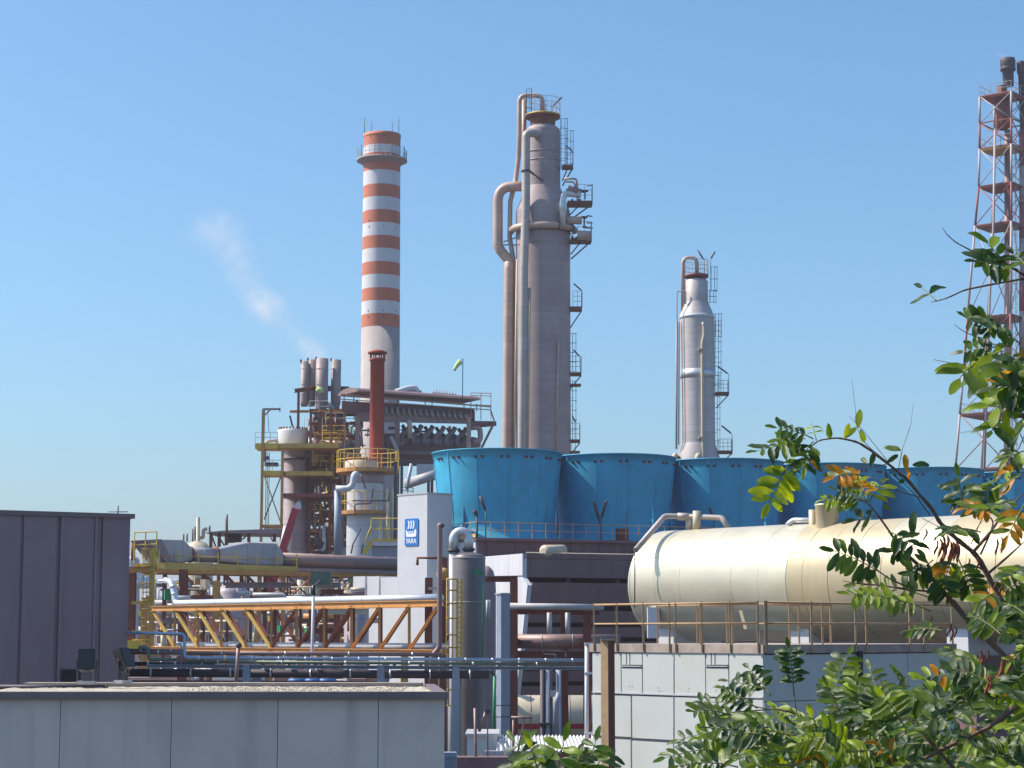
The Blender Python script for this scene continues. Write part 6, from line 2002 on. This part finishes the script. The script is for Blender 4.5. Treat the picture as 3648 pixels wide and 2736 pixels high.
# ================================================================ false acacia branches in front
def leafmat(name, col, tr, rough=.45):
    m = bpy.data.materials.new(name)
    m.use_nodes = True
    t = m.node_tree
    N, L = t.nodes, t.links
    b = N['Principled BSDF']
    b.inputs['Roughness'].default_value = rough
    oi = N.new('ShaderNodeObjectInfo')
    geo = N.new('ShaderNodeNewGeometry')
    nz = N.new('ShaderNodeTexNoise')
    nz.inputs['Scale'].default_value = 22
    nz.inputs['Detail'].default_value = 3
    L.new(geo.outputs['Position'], nz.inputs['Vector'])
    hs = N.new('ShaderNodeHueSaturation')
    hs.inputs['Color'].default_value = (*col, 1)
    mr = N.new('ShaderNodeMapRange')
    mr.inputs[1].default_value, mr.inputs[2].default_value = .3, .7
    mr.inputs[3].default_value, mr.inputs[4].default_value = .7, 1.3
    L.new(nz.outputs['Fac'], mr.inputs[0])
    L.new(mr.outputs[0], hs.inputs['Value'])
    m2 = N.new('ShaderNodeMapRange')
    m2.inputs[3].default_value, m2.inputs[4].default_value = .485, .515
    L.new(oi.outputs['Random'], m2.inputs[0])
    L.new(m2.outputs[0], hs.inputs['Hue'])
    L.new(hs.outputs[0], b.inputs['Base Color'])
    tl = N.new('ShaderNodeBsdfTranslucent')
    tl.inputs['Color'].default_value = (*tr, 1)
    mx = N.new('ShaderNodeMixShader')
    mx.inputs[0].default_value = .46
    L.new(b.outputs[0], mx.inputs[1])
    L.new(tl.outputs[0], mx.inputs[2])
    L.new(mx.outputs[0], N['Material Output'].inputs['Surface'])
    return m


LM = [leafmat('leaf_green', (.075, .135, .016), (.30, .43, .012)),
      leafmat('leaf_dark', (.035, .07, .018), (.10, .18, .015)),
      leafmat('leaf_sunlit', (.19, .27, .018), (.62, .70, .015)),  # paler green with sun shining through painted into the leaf colour
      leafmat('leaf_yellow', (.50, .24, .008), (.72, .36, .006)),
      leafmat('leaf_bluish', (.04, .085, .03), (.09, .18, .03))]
stem_green = M('green_stalk', (.16, .17, .05), .6, 0, var=.2, scale=40)


def leaflet_mesh(fold, droop, wid, mat, seed):
    """unit leaflet along +Y, lying in XY, face up +Z; short stalk, rounded tip with a notch"""
    r = random.Random(seed)
    prof = [(0, .06), (.12, .55), (.32, .95), (.55, 1.0), (.78, .82), (.93, .45), (1.0, .1)]
    vs, fs = [], []
    for y, w in prof:
        w *= 1 + .1 * math.sin(seed * 3 + y * 6)
        hw = w * wid / 2
        z = -droop * y * y + .03 * math.sin(y * 9 + seed)
        vs += [(-hw * math.cos(fold), y, z + hw * math.sin(fold)), (0, y + (.0 if y < 1 else -.01), z), (hw * math.cos(fold), y, z + hw * math.sin(fold))]
    for i in range(len(prof) - 1):
        a = i * 3
        fs += [(a, a + 1, a + 4, a + 3), (a + 1, a + 2, a + 5, a + 4)]
    me = bpy.data.meshes.new('leaf')
    me.from_pydata(vs, [], fs)
    me.polygons.foreach_set('use_smooth', [True] * len(fs))
    me.materials.append(mat)
    return me


LV = []
for mi, m in enumerate(LM):
    LV.append([leaflet_mesh(f, dr_, w, m, k + mi * 7) for k, (f, dr_, w) in enumerate(((.25, .2, .40), (.55, .3, .43), (.12, .08, .35), (.4, -.15, .40)))])

TREE_BASE = Vector((2.9, 4.9, 0))
tree = Thing('acacia_tree', 'leafy false acacia branches with brown pods reaching in from the right', 'tree', TREE_BASE)
rt = random.Random(17)
LEAVES = []          # (priority, matrix, material index, variant)
stalks = []


def put_leaflet(p, dirv, nrm, length, mi, pr):
    y = Vector(dirv).normalized()
    z = Vector(nrm)
    z = (z - y * z.dot(y))
    if z.length < 1e-4:
        z = y.orthogonal()
    z.normalize()
    x = y.cross(z)
    mtx = Matrix(((x.x, y.x, z.x, p.x), (x.y, y.y, z.y, p.y), (x.z, y.z, z.z, p.z), (0, 0, 0, 1))) @ Matrix.Scale(length, 4)
    LEAVES.append((pr, mtx, mi, rt.randrange(4)))


def compound(p0, p1, n, ln, kind='g', sag=.1, pr=1, open_=1.0, face=None, first=.18):
    """pinnate leaf: stalk p0 -> p1 with n leaflet pairs of length ln metres"""
    p0, p1 = Vector(p0), Vector(p1)
    ax = p1 - p0
    L = ax.length
    mid = (p0 + p1) / 2 + UP * L * sag + Vector((0, rt.uniform(-.1, .1) * L, 0))
    crv = [p0 * (1 - t) ** 2 + mid * 2 * t * (1 - t) + p1 * t * t for t in [i / 10 for i in range(11)]]
    stalks.append(MB().tube(crv, [.0016 - .0008 * i / 10 for i in range(11)], 5))
    nrm = Vector(face) if face else Vector((rt.uniform(-.5, .1), rt.uniform(-1, -.35), rt.uniform(.2, .9)))
    nrm.normalize()
    for i in range(n):

        t = first + (1 - first) * (i + .5) / (n + .3)
        p = p0 * (1 - t) ** 2 + mid * 2 * t * (1 - t) + p1 * t * t
        tan = ((mid - p0) * (1 - t) + (p1 - mid) * t).normalized()
        side = tan.cross(nrm).normalized()
        for sg in (-1, 1):
            d = tan * rt.uniform(.25, .55) + side * sg * open_ * rt.uniform(.8, 1.05) + nrm * rt.uniform(-.28, .28) + Vector((0, 0, -.2))
            nn = nrm + side * sg * rt.uniform(-.5, .1) + Vector((rt.uniform(-.18, .18), rt.uniform(-.18, .18), rt.uniform(-.12, .2)))
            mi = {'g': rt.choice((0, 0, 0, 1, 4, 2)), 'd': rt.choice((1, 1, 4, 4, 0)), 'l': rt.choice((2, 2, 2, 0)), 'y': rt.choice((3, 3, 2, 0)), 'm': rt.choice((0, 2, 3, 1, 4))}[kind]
            put_leaflet(p, d, nn, ln * rt.uniform(1.05, 1.55) * (1 - .2 * abs(t - .55)), mi, pr)
    tan = (p1 - mid).normalized()
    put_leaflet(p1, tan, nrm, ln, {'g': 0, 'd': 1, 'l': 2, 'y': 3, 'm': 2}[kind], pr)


def CL(fr, x0, y0, x1, y1, n, lpx, d, kind='g', dd=0.0, **k):
    compound(W(fr, x0, y0, d), W(fr, x1, y1, d + dd), n, LEN(fr, lpx, d), kind, **k)


def twig(pts, r0, r1, mat=None, name='branch'):
    m = len(pts)
    cr_ = rounded(pts, .08, 4)
    rs_ = [r0 + (r1 - r0) * i / (len(cr_) - 1) for i in range(len(cr_))]
    # small knots so that the bark is not a clean tube
    rs_ = [r * (1 + .12 * math.sin(i * 2.3) + rt.uniform(-.06, .06)) for i, r in enumerate(rs_)]
    return tree.part(name, MB().tube(cr_, rs_, 8), mat or MAT['bark'])


# trunk outside the picture and the limbs that carry the visible branches
hub = TREE_BASE + Vector((-.1, -.05, 5.6))
tree.part('upper_trunk', MB().tube([hub, hub + Vector((.02, 0, 3.0))], [.07, .02], 10), MAT['bark'])
tree.part('trunk', MB().tube([TREE_BASE, TREE_BASE + Vector((.05, 0, 2)), TREE_BASE + Vector((-.05, 0, 4.2)), hub], [.16, .13, .1, .07], 12), MAT['bark'])
DT = 4.5
B1 = WS('K', [(2330, 2120), (2160, 1760), (2050, 1590), (1948, 1400), (1870, 1260), (1730, 1150), (1610, 1035), (1550, 930), (1462, 830), (1370, 715), (1240, 612), (1130, 525), (1020, 452), (870, 420), (740, 440), (690, 480)], DT)
twig([hub, B1[0]], .03, .0075, name='limb')
twig(B1, .0072, .0013)
B2 = WS('L', [(2500, 1250), (2180, 940), (2020, 800), (1830, 610), (1690, 480), (1560, 320), (1460, 210), (1370, 100), (1280, 20)], DT - .1) + WS('K', [(1375, 1265), (1300, 1180), (1240, 1085), (1170, 985), (1090, 885), (1000, 855)], DT - .1)
twig([hub + Vector((0, 0, -.5)), B2[0]], .028, .0085, name='limb')
twig(B2, .0082, .0012)
B3 = WS('P', [(900, 1100), (722, 1000), (640, 985), (560, 1020), (500, 1050)], 3.7)
twig([hub + Vector((0, 0, 1.2)), B3[0]], .018, .005, name='limb')
twig(B3, .0045, .0015)
B4 = WS('P', [(900, 720), (720, 680), (560, 665), (420, 640), (320, 632), (200, 612), (55, 583)], 3.8)
twig([hub + Vector((0, 0, 1.6)), B4[0]], .014, .004, name='limb')
twig(B4, .0032, .0006)
B5 = WS('I', [(2400, 790), (2180, 815), (1890, 865), (1620, 920), (1450, 1000), (1350, 1030), (1290, 1040)], 3.8)
twig([hub + Vector((0, 0, 2.2)), B5[0]], .012, .003, name='limb')
twig(B5, .0024, .0007)
B6 = WS('I', [(2500, 900), (2200, 770), (2000, 650), (1820, 575), (1700, 540), (1520, 445), (1430, 355), (1405, 305)], 3.8)
twig([hub + Vector((0, 0, 2.6)), B6[0]], .011, .003, name='limb')
twig(B6, .0028, .0006)
for fr, pts, d, r in (('K', [(1850, 1240), (1980, 1090), (2050, 980), (2200, 830)], 4.45, .006), ('K', [(1900, 1260), (1960, 1130), (2000, 1020), (1930, 960), (1880, 1070), (1830, 1190)], 4.5, .004),
                      ('K', [(1720, 1150), (1600, 1060), (1480, 1000)], 4.5, .0025), ('K', [(1950, 1400), (2080, 1290), (2212, 1170)], 4.4, .005), ('K', [(1950, 1390), (1850, 1330), (1780, 1400)], 4.5, .004),
                      ('K', [(1430, 1520), (1240, 1430), (1190, 1395), (1080, 1300), (920, 1210)], 4.4, .003), ('L', [(1450, 250), (1220, 225), (960, 190), (790, 175), (680, 155)], 4.4, .0035),
                      ('K', [(1235, 610), (1080, 640), (970, 630), (880, 610)], 4.5, .0015), ('K', [(1140, 525), (1060, 450), (1015, 360), (1000, 200), (975, 0)], 4.5, .0015),
                      ('K', [(1310, 650), (1340, 500), (1400, 330), (1415, 185)], 4.5, .0014), ('K', [(1460, 850), (1300, 800), (1180, 740), (1090, 690)], 4.5, .0022), ('K', [(1540, 980), (1420, 820), (1300, 700), (1210, 560), (1050, 360), (955, 265)], 4.55, .002),
                      ('L', [(1080, 1640), (540, 1280), (650, 1050), (790, 830)], 4.2, .003), ('L', [(830, 1640), (815, 1400), (790, 1100), (785, 850)], 4.1, .003), ('L', [(1010, 1240), (1005, 1000), (930, 830)], 4.2, .002),
                      ('L', [(290, 1060), (300, 1180), (360, 1330), (480, 1480)], 4.2, .0025), ('P', [(420, 430), (330, 400), (260, 365), (205, 322)], 3.8, .002), ('P', [(700, 950), (520, 1080), (250, 1125)], 3.8, .0012), ('M', [(2180, 600), (2060, 565), (1900, 575), (1700, 590), (1540, 630)], 4.0, .003),
                      ('M', [(2100, 990), (1830, 850), (1620, 990), (1500, 1100)], 3.9, .004), ('L', [(2137, 1100), (1880, 1320), (1500, 1500), (900, 1800)], 4.0, .012), ('L', [(1700, 1800), (1250, 1300), (1000, 1050)], 4.0, .006)):
    twig(WS(fr, pts, d), r * .6, r * .28, name='twig')

# ---- leaves traced from the photograph
k_leaf = [
    ('K', 540, 590, 380, 890, 6, 130, 4.5, 'l'), ('K', 690, 480, 300, 515, 6, 95, 4.5, 'g'), ('K', 700, 430, 440, 350, 5, 90, 4.5, 'g'), ('K', 690, 480, 640, 640, 4, 95, 4.5, 'm'),
    ('K', 640, 430, 430, 450, 5, 80, 4.55, 'l'), ('K', 700, 450, 590, 620, 4, 90, 4.5, 'g'), ('K', 720, 440, 690, 330, 2, 70, 4.5, 'l'),
    ('K', 1090, 880, 780, 870, 7, 75, 4.4, 'l'), ('K', 1080, 700, 850, 700, 4, 110, 4.5, 'y'), ('K', 1100, 880, 1190, 750, 3, 105, 4.45, 'l'), ('K', 1090, 870, 1010, 720, 4, 95, 4.4, 'y'), ('K', 1090, 880, 880, 800, 5, 80, 4.4, 'g'),
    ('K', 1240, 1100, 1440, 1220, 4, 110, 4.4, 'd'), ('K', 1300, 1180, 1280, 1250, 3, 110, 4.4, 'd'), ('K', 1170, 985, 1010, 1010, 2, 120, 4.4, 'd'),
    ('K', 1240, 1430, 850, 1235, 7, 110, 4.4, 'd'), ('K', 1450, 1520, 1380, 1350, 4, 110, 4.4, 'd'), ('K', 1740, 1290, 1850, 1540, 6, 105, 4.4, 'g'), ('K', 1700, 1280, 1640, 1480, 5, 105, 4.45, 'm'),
    ('L', 1390, 400, 740, 262, 9, 120, 4.3, 'l'), ('L', 1400, 300, 790, 190, 7, 110, 4.45, 'g'),
    ('K', 1960, 1000, 1690, 800, 4, 105, 4.4, 'd'), ('K', 2000, 960, 1800, 930, 4, 110, 4.35, 'y'), ('K', 2050, 700, 1900, 900, 5, 110, 4.3, 'g'), ('K', 2140, 860, 1940, 940, 5, 110, 4.3, 'g'), ('K', 2180, 700, 2060, 760, 4, 115, 4.2, 'm'),
    ('K', 1790, 980, 1740, 700, 3, 105, 4.4, 'd'), ('K', 2212, 900, 2100, 1120, 4, 115, 4.2, 'y'), ('K', 2250, 1330, 2100, 1420, 4, 110, 4.2, 'm'), ('K', 1900, 1100, 1680, 1080, 3, 110, 4.4, 'd'), ('K', 2212, 1030, 2130, 960, 4, 110, 4.2, 'l'),
    ('K', 1620, 1130, 1700, 1080, 3, 110, 4.4, 'd'), ('K', 1560, 1300, 1440, 1420, 4, 115, 4.35, 'd'), ('K', 1600, 1400, 1660, 1560, 4, 115, 4.35, 'd'), ('K', 2080, 1520, 2200, 1450, 3, 115, 4.3, 'd'), ('K', 2000, 1540, 1900, 1600, 4, 115, 4.3, 'm'),
    # upper right cluster
    ('P', 560, 400, 300, 275, 5, 115, 3.8, 'd'), ('P', 700, 470, 420, 300, 6, 125, 3.75, 'd'), ('P', 620, 480, 290, 520, 5, 120, 3.75, 'd'), ('P', 560, 520, 380, 600, 4, 150, 3.7, 'l'), ('P', 340, 635, 250, 720, 2, 190, 3.7, 'l'), ('P', 480, 640, 330, 720, 3, 160, 3.7, 'g'),
    ('P', 700, 560, 560, 700, 4, 150, 3.65, 'g'), ('P', 800, 800, 540, 780, 4, 190, 3.6, 'd'), ('P', 700, 950, 460, 930, 2, 190, 3.6, 'l'), ('P', 760, 880, 620, 780, 4, 180, 3.6, 'd'), ('P', 560, 1030, 480, 1110, 3, 120, 3.65, 'g'), ('P', 760, 640, 620, 560, 4, 150, 3.7, 'm'),
    ('P', 760, 720, 640, 690, 3, 160, 3.65, 'y'), ('P', 760, 1000, 680, 1100, 3, 150, 3.65, 'd'), ('P', 740, 1340, 560, 1400, 3, 120, 3.9, 'y'), ('P', 720, 1260, 600, 1320, 3, 110, 3.9, 'm'),
    ('I', 2150, 720, 1760, 640, 4, 180, 3.8, 'd'), ('I', 2000, 650, 1850, 470, 2, 220, 3.8, 'g'), ('I', 2250, 720, 2100, 560, 4, 190, 3.75, 'd'), ('I', 1345, 1030, 1200, 900, 1, 170, 3.8, 'd'),
    # lower part
    ('L', 290, 1070, 250, 700, 9, 100, 4.2, 'd'), ('L', 560, 1230, 720, 760, 9, 120, 4.15, 'g'), ('L', 800, 1350, 790, 960, 6, 120, 4.1, 'g'), ('L', 780, 1500, 560, 1000, 7, 115, 4.1, 'd'), ('L', 1000, 1150, 900, 870, 4, 110, 4.2, 'g'),
    ('L', 1020, 1420, 660, 1160, 7, 115, 4.05, 'g'), ('L', 1180, 1330, 1000, 1080, 5, 125, 4.0, 'g'), ('L', 1600, 1120, 1160, 1110, 7, 125, 4.0, 'd'), ('L', 1700, 900, 1340, 930, 5, 115, 4.1, 'm'), ('L', 1760, 830, 1540, 700, 5, 120, 4.2, 'g'),
    ('L', 1500, 560, 1180, 560, 6, 75, 4.6, 'd'), ('L', 1900, 1000, 1560, 860, 6, 125, 4.0, 'd'), ('L', 1400, 980, 1310, 940, 2, 110, 4.1, 'l'), ('L', 2137, 900, 1980, 1080, 6, 125, 3.9, 'g'), ('L', 1560, 1230, 1380, 1280, 5, 125, 3.9, 'd'),
    ('L', 1120, 1560, 990, 1480, 2, 130, 4.0, 'y'), ('L', 480, 1500, 420, 1620, 4, 120, 4.0, 'm'), ('L', 480, 1380, 440, 1250, 3, 130, 4.0, 'l'),
    ('M', 1980, 570, 1450, 520, 7, 95, 4.0, 'd'), ('M', 1800, 650, 1440, 580, 5, 95, 4.0, 'g'), ('M', 1980, 700, 1330, 790, 9, 100, 3.9, 'g'), ('M', 1860, 830, 1230, 920, 9, 100, 3.9, 'g'), ('M', 1840, 860, 1500, 780, 6, 95, 3.9, 'l'), ('M', 1960, 420, 1690, 360, 5, 95, 4.1, 'd'), ('M', 2000, 470, 1840, 270, 5, 90, 4.1, 'd'),
    ('M', 1900, 560, 1660, 420, 5, 90, 4.0, 'g'), ('M', 1900, 800, 1560, 700, 6, 95, 3.9, 'd'), ('M', 1760, 990, 1330, 980, 8, 100, 3.8, 'g'), ('M', 2200, 880, 1740, 940, 8, 100, 3.8, 'g'), ('M', 2180, 760, 1850, 700, 6, 100, 3.9, 'd'),
    # bottom centre sprig
    ('M', 300, 1080, 130, 800, 4, 125, 3.5, 'g'), ('M', 320, 1100, 250, 850, 3, 140, 3.5, 'l'), ('M', 420, 1120, 490, 800, 3, 160, 3.5, 'g'), ('M', 640, 1120, 720, 800, 5, 120, 3.5, 'g'), ('M', 640, 1120, 820, 880, 4, 120, 3.5, 'd'), ('M', 560, 1110, 600, 900, 4, 120, 3.5, 'd'), ('M', 200, 1100, 120, 950, 3, 130, 3.5, 'd'),
]
for it in k_leaf:
    CL(*it[:8], it[8], dd=rt.uniform(-.08, .08), pr=2, sag=rt.uniform(.02, .14))
# single leaflets on the arching twig
for fr, x, y, dx, dy, L_, mi, d in (('K', 820, 430, -15, -115, 115, 0, 4.5), ('K', 925, 425, 35, -110, 115, 2, 4.5), ('K', 1020, 355, 15, -150, 150, 2, 4.5), ('K', 920, 425, 90, -80, 120, 2, 4.5), ('K', 1035, 360, 40, 115, 120, 0, 4.5), ('K', 1140, 520, -25, 105, 110, 4, 4.5), ('K', 1330, 515, -130, -40, 135, 0, 4.5),
                                    ('K', 1230, 600, 80, -60, 110, 1, 4.5), ('K', 1090, 610, -60, -60, 90, 0, 4.5), ('K', 1370, 660, -10, -120, 125, 3, 4.5), ('K', 1410, 620, 140, -20, 140, 4, 4.5), ('K', 1390, 720, -15, -90, 95, 3, 4.5), ('K', 1355, 725, -70, 40, 85, 4, 4.5), ('K', 1410, 1120, 5, -160, 165, 4, 4.45), ('K', 1260, 940, -65, -30, 75, 0, 4.45), ('K', 960, 720, 80, -60, 110, 3, 4.5), ('K', 1020, 820, 50, -120, 130, 3, 4.45)):
    p = W(fr, x, y, d)
    q = W(fr, x + dx, y + dy, d + rt.uniform(-.02, .02))
    put_leaflet(p, q - p, Vector((rt.uniform(-.6, .3), -1, rt.uniform(0, .8))), LEN(fr, L_, d), mi, 2)
# denser growth filling the lower right corner, gaps left between the sprays
for i in range(62):
    x = rt.uniform(60, 2300)
    lim = 1240 if x < 900 else (1130 if x < 1500 else 1000)
    y = rt.uniform(lim, 1760)
    if x < 500 and y < 1330:
        continue
    d = rt.uniform(3.7, 5.2)
    an = rt.uniform(R(120), R(250))
    L_ = rt.uniform(240, 380)
    CL('L', x, y, x + L_ * math.cos(an), y - L_ * math.sin(an) * .7, rt.randint(5, 8), rt.uniform(95, 128) * 4.3 / d, d, rt.choice('ggggdddllm'), dd=rt.uniform(-.25, .1), pr=1, sag=rt.uniform(0, .15))
for i in range(20):
    x = rt.uniform(1900, 2400)
    y = rt.uniform(150, 1100)
    d = rt.uniform(4.0, 5.0)
    an = rt.uniform(R(110), R(260))
    L_ = rt.uniform(220, 340)
    CL('L', x, y, x + L_ * math.cos(an), y - L_ * math.sin(an) * .7, rt.randint(5, 7), rt.uniform(95, 120) * 4.3 / d, d, rt.choice('ggddlm'), dd=rt.uniform(-.2, .1), pr=1)

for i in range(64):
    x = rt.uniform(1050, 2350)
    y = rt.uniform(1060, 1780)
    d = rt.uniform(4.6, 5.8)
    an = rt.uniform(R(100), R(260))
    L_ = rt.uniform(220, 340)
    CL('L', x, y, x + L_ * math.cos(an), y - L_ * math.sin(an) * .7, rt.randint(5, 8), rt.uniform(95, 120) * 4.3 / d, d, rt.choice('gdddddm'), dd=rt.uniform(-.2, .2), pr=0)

# brown pods
for fr, x, y, n, L_, d in (('K', 1680, 1150, 9, 150, 4.5), ('K', 1600, 1110, 4, 130, 4.5), ('K', 1505, 1060, 1, 90, 4.5), ('K', 2030, 1130, 3, 120, 4.5), ('K', 1690, 1400, 3, 110, 4.5), ('K', 2025, 1410, 2, 90, 4.4), ('L', 1520, 490, 3, 120, 4.4), ('L', 1820, 690, 3, 140, 4.3), ('L', 1970, 770, 4, 150, 4.2), ('L', 1860, 900, 3, 150, 4.2), ('L', 1380, 430, 1, 60, 4.4), ('K', 1820, 1270, 2, 110, 4.45), ('K', 2180, 1290, 2, 110, 4.3), ('L', 1530, 60, 2, 110, 4.4)):
    for i in range(n):
        p = W(fr, x + rt.uniform(-45, 60) * (n > 1), y + rt.uniform(0, 40), d + rt.uniform(-.05, .05))
        ln = LEN(fr, L_ * rt.uniform(.8, 1.15), d)
        sw = Vector((rt.uniform(-.2, .2), rt.uniform(-.2, .2), -1)).normalized()
        pts = [p + sw * ln * t + Vector((.004 * math.sin(t * 5), 0, 0)) for t in [j / 8 for j in range(9)]]
        w_ = ln * .085
        rs_ = [w_ * f for f in (.15, .6, .95, .8, 1.0, .8, .95, .55, .1)]
        mb = MB().tube(pts, rs_, 6)
        nrm = Vector((rt.uniform(-.6, .6), -1, 0)).normalized()
        c_ = p
        mb.v = [v - nrm * (v - c_).dot(nrm) * .6 for v in mb.v]
        tree.part('pod', mb, MAT['pod'])

# 300 leaves nearest the viewer as leaves of their own, the remainder as one mass
LEAVES.sort(key=lambda t: (-t[0], t[1].translation.y))
for pr, mtx, mi, va_ in LEAVES[:300]:
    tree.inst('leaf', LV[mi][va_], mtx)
for mi in range(5):
    mb = MB()
    for pr, mtx, m2, va_ in LEAVES[300:]:
        if m2 != mi:
            continue
        me = LV[m2][va_]
        b0 = len(mb.v)
        mb.v.extend([mtx @ v.co for v in me.vertices])
        for p in me.polygons:
            mb.f.append(tuple(b0 + i for i in p.vertices))
            mb.sm.append(True)
    if mb.v:
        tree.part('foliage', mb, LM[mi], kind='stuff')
mb = MB()
for s in stalks:
    b0 = len(mb.v)
    mb.v.extend(s.v)
    mb.f.extend([tuple(b0 + i for i in f) for f in s.f])
    mb.sm.extend(s.sm)
tree.part('leaf_stalks', mb, stem_green, kind='stuff')
print('LEAVES', len(LEAVES))
# ================================================================ thin steam
def steam_mat(name, dens):
    m = bpy.data.materials.new(name)
    m.use_nodes = True
    t = m.node_tree
    N, L = t.nodes, t.links
    N.clear()
    out = N.new('ShaderNodeOutputMaterial')
    pv = N.new('ShaderNodeVolumePrincipled')
    pv.inputs['Color'].default_value = (1, .99, 1, 1)
    pv.inputs['Anisotropy'].default_value = 0.0
    tc = N.new('ShaderNodeTexCoord')
    gr = N.new('ShaderNodeTexGradient')
    gr.gradient_type = 'SPHERICAL'
    L.new(tc.outputs['Object'], gr.inputs['Vector'])
    nz = N.new('ShaderNodeTexNoise')
    nz.inputs['Scale'].default_value = 1.7
    nz.inputs['Detail'].default_value = 3
    L.new(tc.outputs['Object'], nz.inputs['Vector'])
    mr = N.new('ShaderNodeMapRange')
    mr.inputs[1].default_value, mr.inputs[2].default_value = .35, .7
    L.new(nz.outputs['Fac'], mr.inputs[0])
    pw = N.new('ShaderNodeMath')
    pw.operation = 'POWER'
    pw.inputs[1].default_value = 1.3
    L.new(gr.outputs['Fac'], pw.inputs[0])
    ml = N.new('ShaderNodeMath')
    ml.operation = 'MULTIPLY'
    L.new(pw.outputs[0], ml.inputs[0])
    L.new(mr.outputs[0], ml.inputs[1])
    m2 = N.new('ShaderNodeMath')
    m2.operation = 'MULTIPLY'
    m2.inputs[1].default_value = dens * .8
    L.new(ml.outputs[0], m2.inputs[0])
    L.new(m2.outputs[0], pv.inputs['Density'])
    L.new(pv.outputs[0], out.inputs['Volume'])
    return m


ball = MB().sphere((0, 0, 0), 1.0, 16, 10)


def plume(name, label, puffs, fr, d):
    c = W(fr, puffs[0][0], puffs[0][1], d)
    t = Thing(name, label, 'steam', c)
    for i, (x, y, rx, rz, dens) in enumerate(puffs):
        dq = d + max(0, (768 - y)) * .16 if y > 200 else d
        o = t.part('puff', MB().add(ball.v, ball.f, True), steam_mat('steam_%s_%d' % (name, i), dens), kind='stuff')
        me = o.data
        for v in me.vertices:
            v.co = v.co + t.loc
        o.location = W(fr, x, y, dq) - t.loc
        o.scale = (LEN(fr, rx, d), LEN(fr, (rx + rz) / 2, d), LEN(fr, rz, d))
        o.rotation_euler = (0, R(25), i)


# measured in the full picture
pf = []
pathp = [(690, 768, 26), (672, 754, 34), (650, 735, 36), (625, 708, 40), (600, 684, 46), (574, 662, 54), (550, 636, 50), (530, 604, 56), (512, 570, 60), (496, 534, 64), (478, 500, 72), (455, 486, 70), (520, 540, 50), (436, 508, 60)]
for i, (x, y, r_) in enumerate(pathp):
    pf.append((x, y, r_ * 1.25, r_ * 1.05, (.5, .6, .2, .12, .14, .6, .22, .16, .15, .13, .17, .09, .08, .06)[i]))
plume('steam_plume', 'thin white steam plume drifting up to the left above the four grey stacks', pf, 'T', 219)
plume('stack_steam', 'small white steam wisp at the mouth of the lattice tower stack', [(2168, 122, 16, 9, .5), (2155, 116, 18, 8, .25)], 'T', 283)
# ================================================================ thin summer haze over the works
hz = bpy.data.materials.new('haze_air')
hz.use_nodes = True
hz.node_tree.nodes.clear()
h_out = hz.node_tree.nodes.new('ShaderNodeOutputMaterial')
h_vol = hz.node_tree.nodes.new('ShaderNodeVolumePrincipled')
h_vol.inputs['Color'].default_value = (.93, .90, 1.0, 1)
h_vol.inputs['Density'].default_value = 0.0002
h_vol.inputs['Anisotropy'].default_value = 0.0
hz.node_tree.links.new(h_vol.outputs[0], h_out.inputs['Volume'])
single('haze', MB().box((0, 2400, 47.5), (6100, 5300, 97)), hz, kind='stuff')
